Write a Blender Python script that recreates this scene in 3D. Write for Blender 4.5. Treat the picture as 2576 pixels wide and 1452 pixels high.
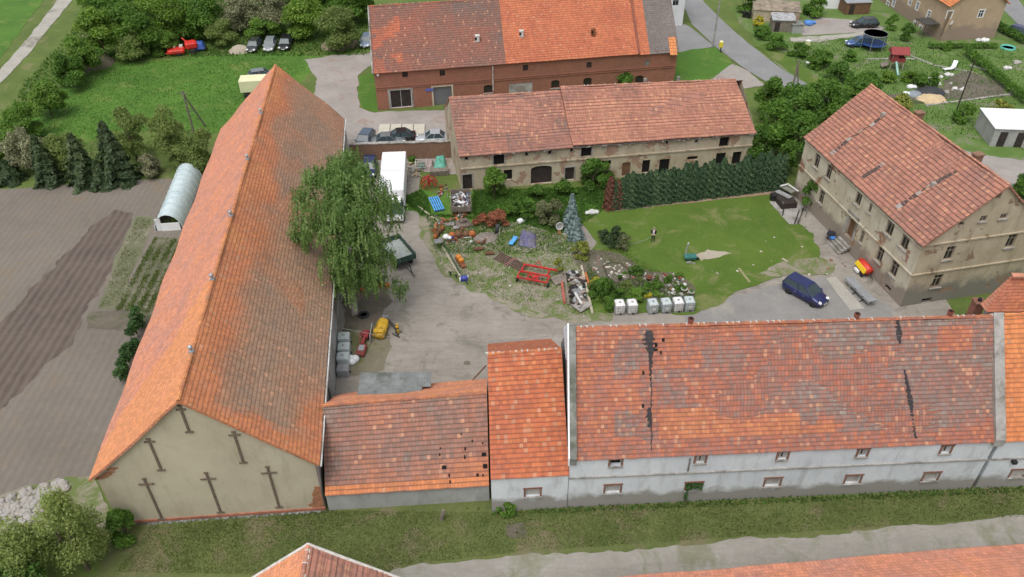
import bpy, math, random
import numpy as np
from mathutils import Vector, Matrix
from mathutils.geometry import tessellate_polygon
for o in list(bpy.data.objects): bpy.data.objects.remove(o)
random.seed(7); RNG=np.random.default_rng(11)
S=bpy.context.scene; COL=S.collection; PI=math.pi
# ---------------- camera ----------------
IW,IH,FOC=2576.0,1452.0,2010.0
PIT,ROLL,CAMH=math.radians(38.05),math.radians(-0.3),48.0
_r=Vector((1,0,0)); _f=Vector((0,math.cos(PIT),-math.sin(PIT))); _u=_r.cross(_f)
RX=math.cos(ROLL)*_r+math.sin(ROLL)*_u; UX=-math.sin(ROLL)*_r+math.cos(ROLL)*_u; FX=_f
CAM=Vector((0,0,CAMH))
cd=bpy.data.cameras.new('camera'); co=bpy.data.objects.new('camera',cd); COL.objects.link(co)
m=Matrix((RX,UX,-FX)).transposed().to_4x4(); m.translation=CAM; co.matrix_world=m
cd.sensor_width=36; cd.lens=36*FOC/IW; cd.clip_end=4000; cd.clip_start=.5; S.camera=co
S.render.resolution_x=1024; S.render.resolution_y=577
# ---------------- light -----------------
w=bpy.data.worlds.new('World'); S.world=w; w.use_nodes=True
nt=w.node_tree; bg=nt.nodes['Background']
sk=nt.nodes.new('ShaderNodeTexSky'); sk.sky_type='NISHITA'; sk.sun_disc=False
SEL,SAZ=math.radians(66),math.radians(-150)
sk.sun_elevation=SEL; sk.sun_rotation=SAZ; sk.air_density=1.0; sk.dust_density=4.0; sk.ozone_density=1.0
hs=nt.nodes.new('ShaderNodeHueSaturation'); hs.inputs['Saturation'].default_value=.30
nt.links.new(sk.outputs[0],hs.inputs['Color']); nt.links.new(hs.outputs[0],bg.inputs[0]); bg.inputs[1].default_value=.15
sd=bpy.data.lights.new('sun','SUN'); sd.energy=1.0; sd.angle=math.radians(42); sd.color=(1,.965,.91)
so=bpy.data.objects.new('sun',sd); COL.objects.link(so)
dirv=Vector((math.sin(SAZ)*math.cos(SEL),math.cos(SAZ)*math.cos(SEL),math.sin(SEL)))
so.rotation_euler=dirv.to_track_quat('Z','Y').to_euler(); so.location=(0,0,90)
S.view_settings.view_transform='Standard'; S.view_settings.look='None'; S.view_settings.exposure=0.30; S.view_settings.gamma=1
# ---------------- helpers ---------------
def G(x,y,z=0.0):
    d=(x-IW/2)/FOC*RX-(y-IH/2)/FOC*UX+FX
    return CAM+(z-CAMH)/d.z*d
def ray(x,y): return (x-IW/2)/FOC*RX-(y-IH/2)/FOC*UX+FX
def onplane(x,y,P,n):
    d=ray(x,y); t=(Vector(P)-CAM).dot(n)/d.dot(n); return CAM+t*d
def head(a,b):
    A=G(*a);B=G(*b); return math.atan2(B.y-A.y,B.x-A.x)
def tag(o,label=None,cat=None,group=None,kind=None):
    if label:o['label']=label
    if cat:o['category']=cat
    if group:o['group']=group
    if kind:o['kind']=kind
    return o
def thing(name,label,cat,loc,rz=0,group=None):
    o=bpy.data.objects.new(name,None); o.empty_display_size=.3; COL.objects.link(o)
    o.location=loc; o.rotation_euler=(0,0,rz); return tag(o,label,cat,group)
class MB:
    def __init__(s): s.v=[];s.f=[];s.uv=[];s.mi=[];s.wear=[];s.sm=[]
    def face(s,pts,mi=0,uv=None,wear=None,smooth=False):
        k=len(s.v); s.v+= [tuple(p) for p in pts]; s.f.append(tuple(range(k,k+len(pts)))); s.mi.append(mi); s.uv.append(uv); s.wear.append(wear); s.sm.append(smooth); return s
    def idx(s,vs,fs,mi=0,smooth=False):
        k=len(s.v); s.v+=[tuple(p) for p in vs]
        for f in fs: s.f.append(tuple(i+k for i in f)); s.mi.append(mi); s.uv.append(None); s.wear.append(None); s.sm.append(smooth)
        return s
    def box(s,c,d,rz=0,mi=0,rx=0,ry=0,taper=1.0,bev=0.0):
        M=Matrix.Translation(c)@Matrix.Rotation(rz,4,'Z')@Matrix.Rotation(ry,4,'Y')@Matrix.Rotation(rx,4,'X')
        x,y,z=d[0]/2,d[1]/2,d[2]/2; t=taper
        if bev<=0:
            vs=[M@Vector(p) for p in ((-x,-y,-z),(x,-y,-z),(x,y,-z),(-x,y,-z),(-x*t,-y*t,z),(x*t,-y*t,z),(x*t,y*t,z),(-x*t,y*t,z))]
            return s.idx(vs,[(0,3,2,1),(4,5,6,7),(0,1,5,4),(1,2,6,5),(2,3,7,6),(3,0,4,7)],mi)
        b=min(bev,x*.9,y*.9,z*.9); rings=[]
        def ring(hx,hy,hz):
            return [(-hx+b,-hy,hz),(hx-b,-hy,hz),(hx,-hy+b,hz),(hx,hy-b,hz),(hx-b,hy,hz),(-hx+b,hy,hz),(-hx,hy-b,hz),(-hx,-hy+b,hz)]
        R=[ring(x-b*.7,y-b*.7,-z),ring(x,y,-z+b),ring(x*t,y*t,z-b),ring(x*t-b*.7,y*t-b*.7,z)]
        vs=[M@Vector(p) for r in R for p in r]; fs=[tuple(reversed(range(8))),tuple(range(24,32))]
        for r in range(3):
            for i in range(8): fs.append((r*8+i,r*8+(i+1)%8,r*8+8+(i+1)%8,r*8+8+i))
        return s.idx(vs,fs,mi)
    def tube(s,p0,p1,r0,r1=None,n=8,mi=0,cap=True,smooth=True):
        r1=r0 if r1 is None else r1; a=Vector(p0);b=Vector(p1); d=(b-a)
        if d.length<1e-6:return s
        d.normalize(); u=d.orthogonal().normalized(); v=d.cross(u); vs=[]
        for c,r in ((a,r0),(b,r1)):
            for i in range(n):
                t=2*PI*i/n; vs.append(c+(u*math.cos(t)+v*math.sin(t))*r)
        s.idx(vs,[(i,(i+1)%n,n+(i+1)%n,n+i) for i in range(n)],mi,smooth)
        if cap: s.idx(vs,[tuple(reversed(range(n))),tuple(range(n,2*n))],mi)
        return s
    def path(s,pts,r,n=6,mi=0):
        rr=r if isinstance(r,(list,tuple)) else [r]*len(pts)
        for i in range(len(pts)-1): s.tube(pts[i],pts[i+1],rr[i],rr[i+1],n,mi,cap=(i in(0,len(pts)-2)))
        return s
    def lathe(s,prof,c=(0,0,0),n=16,mi=0,axis='Z',smooth=True,M=None):
        M=M or Matrix.Translation(c); 
        if axis=='X': M=M@Matrix.Rotation(PI/2,4,'Y')
        if axis=='Y': M=M@Matrix.Rotation(PI/2,4,'X')
        vs=[M@Vector((r*math.cos(2*PI*i/n),r*math.sin(2*PI*i/n),z)) for r,z in prof for i in range(n)]
        fs=[(k*n+i,k*n+(i+1)%n,k*n+n+(i+1)%n,k*n+n+i) for k in range(len(prof)-1) for i in range(n)]
        s.idx(vs,fs,mi,smooth)
        if prof[0][0]>1e-4: s.idx(vs[:n],[tuple(reversed(range(n)))],mi)
        if prof[-1][0]>1e-4: s.idx(vs[-n:],[tuple(range(n))],mi)
        return s
    def rock(s,c,r,seed=0,flat=.7,mi=0):
        rd=random.Random(seed); n=7; vs=[];rings=[(-.9,.5),(-.3,.95),(.3,.9),(.8,.5)]
        for z,q in rings:
            for i in range(n):
                k=q*r*rd.uniform(.75,1.15); t=2*PI*i/n; vs.append((c[0]+k*math.cos(t),c[1]+k*math.sin(t),c[2]+z*r*flat*rd.uniform(.85,1.1)))
        fs=[tuple(reversed(range(n))),tuple(range(3*n,4*n))]+[(k*n+i,k*n+(i+1)%n,k*n+n+(i+1)%n,k*n+n+i) for k in range(3) for i in range(n)]
        return s.idx(vs,fs,mi)
    def build(s,name,mats,parent=None,world=False,link=True):
        me=bpy.data.meshes.new(name); v=s.v
        if world and parent is not None:
            L=parent.location; v=[(a-L.x,b-L.y,c-L.z) for a,b,c in v]
        me.from_pydata(v,[],s.f)
        if not isinstance(mats,(list,tuple)): mats=[mats]
        for m_ in mats: me.materials.append(m_)
        me.polygons.foreach_set('material_index',s.mi); me.polygons.foreach_set('use_smooth',s.sm)
        ul=me.uv_layers.new(name='UVMap'); arr=[]
        hw=any(x is not None for x in s.wear)
        if hw: wa=me.attributes.new('wear','FLOAT','FACE'); wa.data.foreach_set('value',[0.0 if x is None else x for x in s.wear])
        for p in me.polygons:
            uv=s.uv[p.index]
            if uv is not None:
                for q in uv: arr+= [q[0],q[1]]
            else:
                n=p.normal; a=(abs(n.x),abs(n.y),abs(n.z))
                for vi in p.vertices:
                    c=me.vertices[vi].co
                    if a[2]>=max(a[0],a[1]): arr+=[c.x,c.y]
                    elif a[0]>a[1]: arr+=[c.y,c.z]
                    else: arr+=[c.x,c.z]
        ul.data.foreach_set('uv',arr)
        o=bpy.data.objects.new(name,me); COL.objects.link(o)
        if parent is not None: o.parent=parent
        return o
def one(name,mb,mat,label,cat,loc=(0,0,0),rz=0,group=None,kind=None):
    o=mb.build(name,mat); o.location=loc; o.rotation_euler=(0,0,rz); return tag(o,label,cat,group,kind)
def copytree(o,loc=None,rz=None,label=None,scale=None):
    c=o.copy(); COL.objects.link(c)
    for ch in list(o.children):
        d=ch.copy(); COL.objects.link(d); d.parent=c
        for g in ch.children:
            e=g.copy(); COL.objects.link(e); e.parent=d
    if loc is not None:c.location=loc
    if rz is not None:c.rotation_euler=(0,0,rz)
    if label:c['label']=label
    if scale:c.scale=(scale,)*3 if not isinstance(scale,tuple) else scale
    return c
# ---------------- materials -------------
class NT:
    def __init__(s,name):
        s.m=bpy.data.materials.new(name); s.m.use_nodes=True; s.t=s.m.node_tree; s.b=s.t.nodes['Principled BSDF']; s.b.inputs['Roughness'].default_value=.85
    def n(s,ty,**k):
        x=s.t.nodes.new('ShaderNode'+ty)
        for a,b in k.items():
            if a.startswith('i_'): x.inputs[a[2:].replace('_',' ')].default_value=b
            else: setattr(x,a,b)
        return x
    def l(s,a,b): s.t.links.new(a,b)
    def math(s,op,a,b=None,c=None,clamp=False):
        x=s.n('Math',operation=op,use_clamp=clamp)
        for i,q in enumerate((a,b,c)):
            if q is None: continue
            if isinstance(q,(int,float)): x.inputs[i].default_value=q
            else: s.l(q,x.inputs[i])
        return x.outputs[0]
    def noise(s,vec,scale,detail=5,rough=.6,dist=0):
        x=s.n('TexNoise'); x.inputs['Scale'].default_value=scale; x.inputs['Detail'].default_value=detail; x.inputs['Roughness'].default_value=rough; x.inputs['Distortion'].default_value=dist
        if vec is not None: s.l(vec,x.inputs['Vector'])
        return x.outputs[0]
    def ramp(s,fac,stops,interp='LINEAR'):
        x=s.n('ValToRGB'); e=x.color_ramp.elements; x.color_ramp.interpolation=interp
        while len(e)<len(stops): e.new(.5)
        for i,(p,c) in enumerate(stops):
            e[i].position=p; e[i].color=(c[0],c[1],c[2],1) if isinstance(c,(tuple,list)) else (c,c,c,1)
        s.l(fac,x.inputs[0]); return x.outputs[0]
    def mix(s,fac,a,b,blend='MIX'):
        x=s.n('Mix',data_type='RGBA',blend_type=blend)
        for q,i in ((fac,0),(a,6),(b,7)):
            if isinstance(q,(int,float)): x.inputs[i].default_value=q
            elif isinstance(q,(tuple,list)): x.inputs[i].default_value=(q[0],q[1],q[2],1)
            else: s.l(q,x.inputs[i])
        return x.outputs[2]
    def bump(s,h,strength=.4,dist=.05):
        x=s.n('Bump'); x.inputs['Strength'].default_value=strength; x.inputs['Distance'].default_value=dist
        s.l(h,x.inputs['Height']); s.l(x.outputs[0],s.b.inputs['Normal'])
    def pos(s): return s.n('TexCoord').outputs['Object']
    def gpos(s): return s.n('NewGeometry').outputs['Position']
    def uv(s): return s.n('TexCoord').outputs['UV']
    def col(s,c): s.l(c,s.b.inputs['Base Color']); return s.m
def sc(c,k): return tuple(min(1,x*k) for x in c)
_M={}
def plain(name,c,rough=.7,var=.25,scale=3.0,metal=0,bump=0,dirt=None,spec=None):
    if name in _M: return _M[name]
    t=NT(name); p=t.pos(); n=t.noise(p,scale,4)
    c1=t.ramp(n,[(.3,sc(c,1-var)),(.7,sc(c,1+var))])
    if dirt:
        n2=t.noise(p,scale*.45,6,.7); c1=t.mix(t.ramp(n2,[(.48,0.0),(.62,1.0)]),c1,dirt)
    t.col(c1); t.b.inputs['Roughness'].default_value=rough; t.b.inputs['Metallic'].default_value=metal
    if bump: t.bump(t.noise(p,scale*6,3),bump,.03)
    _M[name]=t.m; return t.m
def glass(name='window_glass',c=(.02,.025,.03)):
    if name in _M: return _M[name]
    t=NT(name); t.b.inputs['Base Color'].default_value=(*c,1); t.b.inputs['Roughness'].default_value=.12; _M[name]=t.m; return t.m
TILE=[(0,(.52,.19,.08)),(.3,(.42,.135,.075)),(.5,(.33,.135,.098)),(.68,(.265,.15,.122)),(.85,(.235,.165,.142)),(1,(.28,.235,.20))]
def tiles(name,stops=TILE,tw=.25,th=.3,spread=.35,base=.0,patch=.5,pscale=.25,joint=.35,stagger=False,moss=0,bright=.05,holes=0,ujoint=.5,wave=.35):
    t=NT(name); uv=t.uv(); sp=t.n('SeparateXYZ'); t.l(uv,sp.inputs[0]); at=t.n('Attribute',attribute_name='wear')
    v=t.math('DIVIDE',sp.outputs[1],th); vf=t.math('FLOOR',v)
    wob=t.noise(uv,.9,2); u=t.math('DIVIDE',sp.outputs[0],tw)
    if stagger: u=t.math('ADD',u,t.math('MULTIPLY',t.math('MODULO',vf,2),.5))
    rj=t.n('TexWhiteNoise',noise_dimensions='1D'); t.l(vf,rj.inputs[1]); u=t.math('ADD',u,t.math('MULTIPLY',rj.outputs[0],.42)); u=t.math('ADD',u,t.math('MULTIPLY',t.math('SUBTRACT',t.noise(uv,1.4,3),.5),.5))
    uf=t.math('FLOOR',u)
    cb=t.n('CombineXYZ'); t.l(uf,cb.inputs[0]); t.l(vf,cb.inputs[1])
    wn=t.n('TexWhiteNoise',noise_dimensions='2D'); t.l(cb.outputs[0],wn.inputs[0])
    c2=t.n('VectorMath',operation='MULTIPLY'); t.l(cb.outputs[0],c2.inputs[0]); c2.inputs[1].default_value=(tw,th,1)
    pn=t.noise(c2.outputs[0],pscale,5,.65,.6)
    fac=t.math('ADD',at.outputs['Fac'],base); fac=t.math('ADD',fac,t.math('MULTIPLY',t.math('SUBTRACT',wn.outputs[0],.5),spread*.7))
    fac=t.math('ADD',fac,t.math('MULTIPLY',t.math('SUBTRACT',pn,.5),patch*2),clamp=True)
    pm=t.noise(c2.outputs[0],1.5,3,.6,.3); fac=t.math('ADD',fac,t.math('MULTIPLY',t.math('SUBTRACT',pm,.5),spread*1.3),clamp=True)
    c=t.ramp(fac,stops)
    sr=t.n('SeparateColor'); t.l(wn.outputs[1],sr.inputs[0])
    c=t.mix(t.math('MULTIPLY',t.math('GREATER_THAN',sr.outputs[1],1-bright),.6),c,(.56,.29,.17))
    c=t.mix(t.math('MULTIPLY',t.math('SUBTRACT',sr.outputs[2],.5),.9),c,(1,1,1),'OVERLAY') if False else c
    br=t.math('MULTIPLY_ADD',sr.outputs[2],.30,.86); c=t.mix(1.0,c,br,'MULTIPLY')
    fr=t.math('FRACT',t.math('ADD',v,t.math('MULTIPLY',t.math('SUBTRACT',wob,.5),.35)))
    joint_shade=t.ramp(fr,[(0,1.0),(.16,.75),(.28,0.0),(.97,0.0),(1,1.0)])  # course lines: shadow of the tile steps painted in, plus joint dirt
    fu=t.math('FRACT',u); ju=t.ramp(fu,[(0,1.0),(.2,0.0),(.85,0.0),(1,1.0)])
    c=t.mix(t.math('MULTIPLY',joint_shade,joint),c,(.07,.045,.04)); c=t.mix(t.math('MULTIPLY',ju,joint*ujoint),c,(.09,.05,.04))
    fine=t.noise(uv,6,4); c=t.mix(t.ramp(fine,[(.42,.0),(.7,.30)]),c,(.24,.17,.13))
    if moss:
        mn=t.noise(uv,.35,6,.7,.5); c=t.mix(t.ramp(mn,[(.56,0.0),(.68,moss)]),c,(.12,.13,.05))
    t.col(c); t.b.inputs['Roughness'].default_value=.85
    wv=t.math('SINE',t.math('MULTIPLY',u,2*PI)); hh=t.math('ADD',t.math('MULTIPLY',wv,wave),t.math('MULTIPLY',wn.outputs[0],.5))
    t.bump(hh,.5,.04); return t.m
def plaster(name,c1,c2,stain=(.12,.10,.08),stain_amt=.5,brick=0,brickc=(.25,.09,.05),scale=.5,low=None):
    t=NT(name); p=t.gpos(); n=t.noise(p,scale,7,.65,.4)
    c=t.ramp(n,[(.35,c1),(.65,c2)])
    st=t.n('Mapping'); t.l(p,st.inputs[0]); st.inputs['Scale'].default_value=(1,1,.25)
    n2=t.noise(st.outputs[0],1.1,8,.7,.3); c=t.mix(t.ramp(n2,[(.5,0.0),(.72,stain_amt)]),c,stain)
    n5=t.noise(p,2.6,6,.75,.2); c=t.mix(t.ramp(n5,[(.5,0.0),(.75,.35)]),c,sc(c1,1.25))
    if low:
        sp=t.n('SeparateXYZ'); t.l(p,sp.inputs[0]); zz=t.math('ADD',sp.outputs[2],t.math('MULTIPLY',t.noise(p,.7,5),-low[0]*1.3))
        c=t.mix(t.ramp(zz,[(0.0,1.0),(min(.99,low[0]*.35),0.0)]),c,low[1])
    if brick:
        n3=t.noise(p,.55,6,.62,.5); bt=t.n('TexBrick'); t.l(t.uv(),bt.inputs[0]); bt.inputs['Scale'].default_value=3.5
        bt.inputs['Color1'].default_value=(*brickc,1); bt.inputs['Color2'].default_value=(*sc(brickc,1.5),1); bt.inputs['Mortar'].default_value=(.26,.22,.18,1)
        f=t.ramp(n3,[(.60-brick*.2,0.0),(.63-brick*.2,1.0)]); c=t.mix(f,c,bt.outputs[0])
        h=t.math('SUBTRACT',t.math('MULTIPLY',t.noise(p,5,5),.3),f)
        t.bump(h,.6,.03)
    else: t.bump(t.noise(p,5,6),.35,.03)
    return t.col(c)
def bricks(name,c1,c2,mortar=(.3,.27,.23),stain=.4):
    t=NT(name); bt=t.n('TexBrick'); t.l(t.uv(),bt.inputs[0]); bt.inputs['Scale'].default_value=3.2; bt.inputs['Mortar Size'].default_value=.012
    bt.inputs['Color1'].default_value=(*c1,1); bt.inputs['Color2'].default_value=(*c2,1); bt.inputs['Mortar'].default_value=(*mortar,1)
    p=t.gpos(); n=t.noise(p,.35,7,.7,.5); c=t.mix(t.ramp(n,[(.42,0.0),(.7,stain)]),bt.outputs[0],(.13,.08,.06))
    n2=t.noise(p,1.5,5,.7); c=t.mix(t.ramp(n2,[(.55,0.0),(.75,.4)]),c,(.32,.2,.14)); t.bump(bt.outputs[1],.4,-.02); return t.col(c)
def soil(name,c1,c2,c3=None,amt3=.5,scale=.35,fine=3.0,rows=None,bumpd=.08,sc3=.25,ruts=None):
    t=NT(name); p=t.gpos(); n=t.noise(p,scale,8,.68,.3); n2=t.noise(p,fine,8,.75); f=t.math('ADD',t.math('MULTIPLY',n,.65),t.math('MULTIPLY',n2,.35))
    c=t.ramp(f,[(.36,c1),(.62,c2)])
    if c3:
        n3=t.noise(p,sc3,9,.72,.6); c=t.mix(t.ramp(n3,[(.62-amt3*.25,0.0),(.72-amt3*.25,1.0)]),c,c3)
    n4=t.noise(p,11,4,.8); c=t.mix(t.ramp(n4,[(.3,.28),(.52,0.0)]),c,sc(c1,.35)); c=t.mix(t.ramp(n4,[(.62,0.0),(.78,.3)]),c,sc(c2,1.6))
    h=t.math('ADD',t.math('MULTIPLY',n2,.6),t.math('MULTIPLY',n4,.4))
    if ruts:
        for rang,rw in ruts:
            mp=t.n('Mapping'); t.l(p,mp.inputs[0]); mp.inputs['Rotation'].default_value=(0,0,-rang); mp.inputs['Scale'].default_value=(.16,.9,1)
            rn_=t.noise(mp.outputs[0],1.0,6,.7,.8); c=t.mix(t.ramp(rn_,[(.53,0.0),(.60,rw),(.63,0.0)]),c,sc(c1,.62)); c=t.mix(t.ramp(rn_,[(.36,0.0),(.41,rw*.8),(.45,0.0)]),c,sc(c2,1.25))
    if rows:
        ang,per,amp,rc=rows; mp=t.n('Mapping'); t.l(p,mp.inputs[0]); mp.inputs['Rotation'].default_value=(0,0,-ang)
        s2=t.n('SeparateXYZ'); t.l(mp.outputs[0],s2.inputs[0]); jit=t.noise(p,.6,4)
        sn=t.math('SINE',t.math('ADD',t.math('MULTIPLY',s2.outputs[1],2*PI/per),t.math('MULTIPLY',jit,3.0)))
        rf=t.math('MULTIPLY_ADD',sn,.5,.5); c=t.mix(t.math('MULTIPLY',rf,amp),c,rc); h=t.math('ADD',h,t.math('MULTIPLY',sn,-.8))
    t.bump(h,.6,bumpd); t.b.inputs['Roughness'].default_value=.95; return t.col(c)
def leafmat(name,c1,c2,c3=None,trans=.25):
    if name in _M: return _M[name]
    t=NT(name); g=t.n('NewGeometry'); sp=t.n('SeparateXYZ'); t.l(t.uv(),sp.inputs[0]); oi=t.n('ObjectInfo')
    f=t.math('ADD',t.math('MULTIPLY',g.outputs['Random Per Island'],.45),t.math('MULTIPLY',sp.outputs[0],.55))
    f=t.math('ADD',f,t.math('MULTIPLY',t.math('SUBTRACT',oi.outputs['Random'],.5),.3),clamp=True)
    st=[(.1,c1),(.75,c2)]+([(1,c3)] if c3 else []); c=t.ramp(f,st); t.l(c,t.b.inputs['Base Color']); t.b.inputs['Roughness'].default_value=.65
    tr=t.n('BsdfTranslucent'); t.l(c,tr.inputs[0]); mx=t.n('MixShader'); mx.inputs[0].default_value=trans
    t.l(t.b.outputs[0],mx.inputs[1]); t.l(tr.outputs[0],mx.inputs[2]); t.l(mx.outputs[0],t.t.nodes['Material Output'].inputs[0]); _M[name]=t.m; return t.m
from mathutils import noise as mn
# ---------------- ground sheets ----------
def fray(P,amp,step,seed=0,closed=True):
    out=[]
    n=len(P)
    for i in range(n if closed else n-1):
        a=Vector(P[i][:2]);b=Vector(P[(i+1)%n][:2]); L=(b-a).length; k=max(1,int(L/step)); nn=Vector((-(b-a).y,(b-a).x)); nn=nn.normalized() if L>0 else nn
        for j in range(k):
            q=a+(b-a)*(j/k); d=0
            for s,w_ in ((.25,1.0),(.9,.6),(2.6,.35)): d+=w_*mn.noise(Vector((q.x*s+seed,q.y*s,seed*1.7)))
            e=mn.noise(Vector((q.x*1.3-seed,q.y*1.3,5+seed)))*amp*.5
            q=q+nn*d*amp+ (b-a).normalized()*e; out.append((q.x,q.y))
    return out
def W2(px): return [(G(*p).x,G(*p).y) for p in px]
def sheet(name,P,z,mat,amp=.5,step=.5,seed=1,kind='structure',label=None,smooth=False):
    Q=fray(P,amp,step,seed) if amp>0 else P
    tri=tessellate_polygon([[Vector((x,y,0)) for x,y in Q]])
    mb=MB(); mb.v=[(x,y,z) for x,y in Q]; 
    for t in tri:
        a,b,c=t; n=(Vector(mb.v[b])-Vector(mb.v[a])).cross(Vector(mb.v[c])-Vector(mb.v[a]))
        if n.z<0: t=(a,c,b)
        mb.f.append(tuple(t)); mb.mi.append(0); mb.uv.append(None); mb.wear.append(None); mb.sm.append(False)
    o=mb.build(name,mat); tag(o,label,None,None,kind); return o
def inpoly(x,y,P):
    c=False; n=len(P); j=n-1
    for i in range(n):
        if (P[i][1]>y)!=(P[j][1]>y) and x<(P[j][0]-P[i][0])*(y-P[i][1])/(P[j][1]-P[i][1])+P[i][0]: c=not c
        j=i
    return c
def quads(name,V,mat,parent=None,uvx=None):
    """V: (n,4,3) array of quads"""
    n=len(V); me=bpy.data.meshes.new(name); me.vertices.add(n*4); me.vertices.foreach_set('co',np.ascontiguousarray(V,dtype=np.float32).ravel())
    me.loops.add(n*4); me.loops.foreach_set('vertex_index',np.arange(n*4,dtype=np.int32)); me.polygons.add(n); me.polygons.foreach_set('loop_start',np.arange(0,n*4,4,dtype=np.int32))
    me.polygons.foreach_set('loop_total',np.full(n,4,dtype=np.int32)); ul=me.uv_layers.new(name='UVMap')
    if uvx is None: uvx=RNG.random(n)
    uv=np.zeros((n,4,2),dtype=np.float32); uv[:,:,0]=uvx[:,None]; ul.data.foreach_set('uv',uv.ravel()); me.update(calc_edges=True); me.validate()
    me.materials.append(mat); o=bpy.data.objects.new(name,me); COL.objects.link(o)
    if parent is not None:o.parent=parent
    return o
def leafquads(P,N,size,asp=1.6,jit=.7,svar=.5,taper=.35):
    n=len(P); N=N+RNG.normal(0,jit,(n,3)); N/=np.linalg.norm(N,axis=1)[:,None]+1e-9
    a=RNG.normal(0,1,(n,3)); U=np.cross(N,a); U/=np.linalg.norm(U,axis=1)[:,None]+1e-9; V_=np.cross(N,U)
    s=(size*(1+RNG.uniform(-svar,svar,n)))[:,None]
    return np.stack([P-U*s*.5*taper-V_*s*asp*.5,P+U*s*.5-V_*s*.05,P+U*s*.5*taper+V_*s*asp*.5,P-U*s*.5+V_*s*.05],axis=1)
def blobs_dome(r,h,z0,k,rng,br=.34,low=False):
    out=[]
    for i in range(k):
        t=rng.uniform(0,2*PI); zz=rng.uniform(0,1); rr=r*math.sqrt(rng.uniform(.15,1))*(math.sin(math.pi*(min(.97,.34+.6*zz) if low else min(.97,.22+.72*zz))))*.85
        out.append((rr*math.cos(t),rr*math.sin(t),z0+zz*(h-z0)*.86+(h-z0)*.06,r*br*rng.uniform(.7,1.3),(h-z0)*.5*br*rng.uniform(.8,1.3)*1.1))
    return out
def crown_obj(name,blobs,n,size,mat,parent,seed=0,jit=.7,flat=0):
    rg=np.random.default_rng(seed); B=np.array(blobs); wgt=B[:,3]**2; wgt/=wgt.sum(); k=rg.choice(len(B),n,p=wgt)
    d=rg.normal(0,1,(n,3)); d/=np.linalg.norm(d,axis=1)[:,None]; d[:,2]=np.where(d[:,2]<-.3,-d[:,2]*.5,d[:,2])
    rad=rg.uniform(.55,1.06,n)**.7; bb=B[k]; P=bb[:,:3]+d*np.stack([bb[:,3],bb[:,3],bb[:,4]],1)*rad[:,None]
    P+=rg.normal(0,.06*bb[:,3:4],(n,3)); P[:,2]=np.maximum(P[:,2],.03)
    d=d+np.array([0,0,.7]); d/=np.linalg.norm(d,axis=1)[:,None]
    tone=rg.random(len(B))[k]*.6+rg.random(n)*.25+.15*(np.sin(P[:,0]*1.3+seed)*np.cos(P[:,1]*1.1))+.08
    return quads(name,leafquads(P,d,size,jit=jit),mat,parent,np.clip(tone,0,1))
def trunk_mb(h,r,limbs,rng,spread,topz):
    mb=MB(); pts=[Vector((0,0,-.1))]; 
    for i in range(1,5): pts.append(Vector((rng.uniform(-.12,.12)*i*.4,rng.uniform(-.12,.12)*i*.4,h*i/4)))
    mb.path(pts,[r*(1-.13*i) for i in range(5)],7)
    for i in range(limbs):
        t=2*PI*i/limbs+rng.uniform(-.4,.4); st=pts[rng.choice([2,3,4])]; e=Vector((math.cos(t)*spread*rng.uniform(.5,.9),math.sin(t)*spread*rng.uniform(.5,.9),topz*rng.uniform(.6,.9)))
        md=(st+e)/2+Vector((0,0,.15*topz)); mb.path([st,md,e],[r*.5,r*.3,r*.08],5)
    return mb
BARK=None
def tree(name,label,cat,loc,h,r,n,size,mat,z0=None,seed=0,k=None,group=None,trunk=True,br=.34,jit=.7,crown='crown',bark=None):
    rng=random.Random(seed); z0=h*.15 if z0 is None else z0
    t=thing(name,label,cat,(loc[0],loc[1],0),rng.uniform(0,6),group)
    bl=blobs_dome(r,h,z0,k or max(8,int(10+r*3)),rng,br,low=z0<.1*h); crown_obj(crown,bl,n,size,mat,t,seed,jit)
    if trunk: trunk_mb(max(.3,z0+.35*(h-z0)),max(.05,h*.022),5,rng,r*.8,h*.95).build('trunk' if h>2.5 else 'stem',bark or BARK,t)
    return t
def conifer(name,label,cat,loc,h,r,n,size,mat,seed=0,group=None,z0=.1,whorl=9,power=1.0,bark=None,droop=.25):
    rg=np.random.default_rng(seed); rng=random.Random(seed); t=thing(name,label,cat,(loc[0],loc[1],0),rng.uniform(0,6),group)
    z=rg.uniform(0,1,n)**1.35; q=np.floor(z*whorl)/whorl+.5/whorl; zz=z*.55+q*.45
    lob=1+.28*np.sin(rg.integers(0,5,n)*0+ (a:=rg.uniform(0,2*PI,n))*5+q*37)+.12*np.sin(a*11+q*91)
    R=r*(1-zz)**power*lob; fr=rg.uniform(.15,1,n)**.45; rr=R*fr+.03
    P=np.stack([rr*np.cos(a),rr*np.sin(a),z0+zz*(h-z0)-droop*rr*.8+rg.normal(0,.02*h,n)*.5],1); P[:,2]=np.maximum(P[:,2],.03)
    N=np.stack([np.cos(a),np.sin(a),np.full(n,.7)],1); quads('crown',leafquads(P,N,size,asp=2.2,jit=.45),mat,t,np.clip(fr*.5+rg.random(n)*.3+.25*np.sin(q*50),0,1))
    MB().tube((0,0,-.05),(0,0,h*.9),h*.02+.02,.01,7).build('trunk',bark or BARK,t); return t
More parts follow.
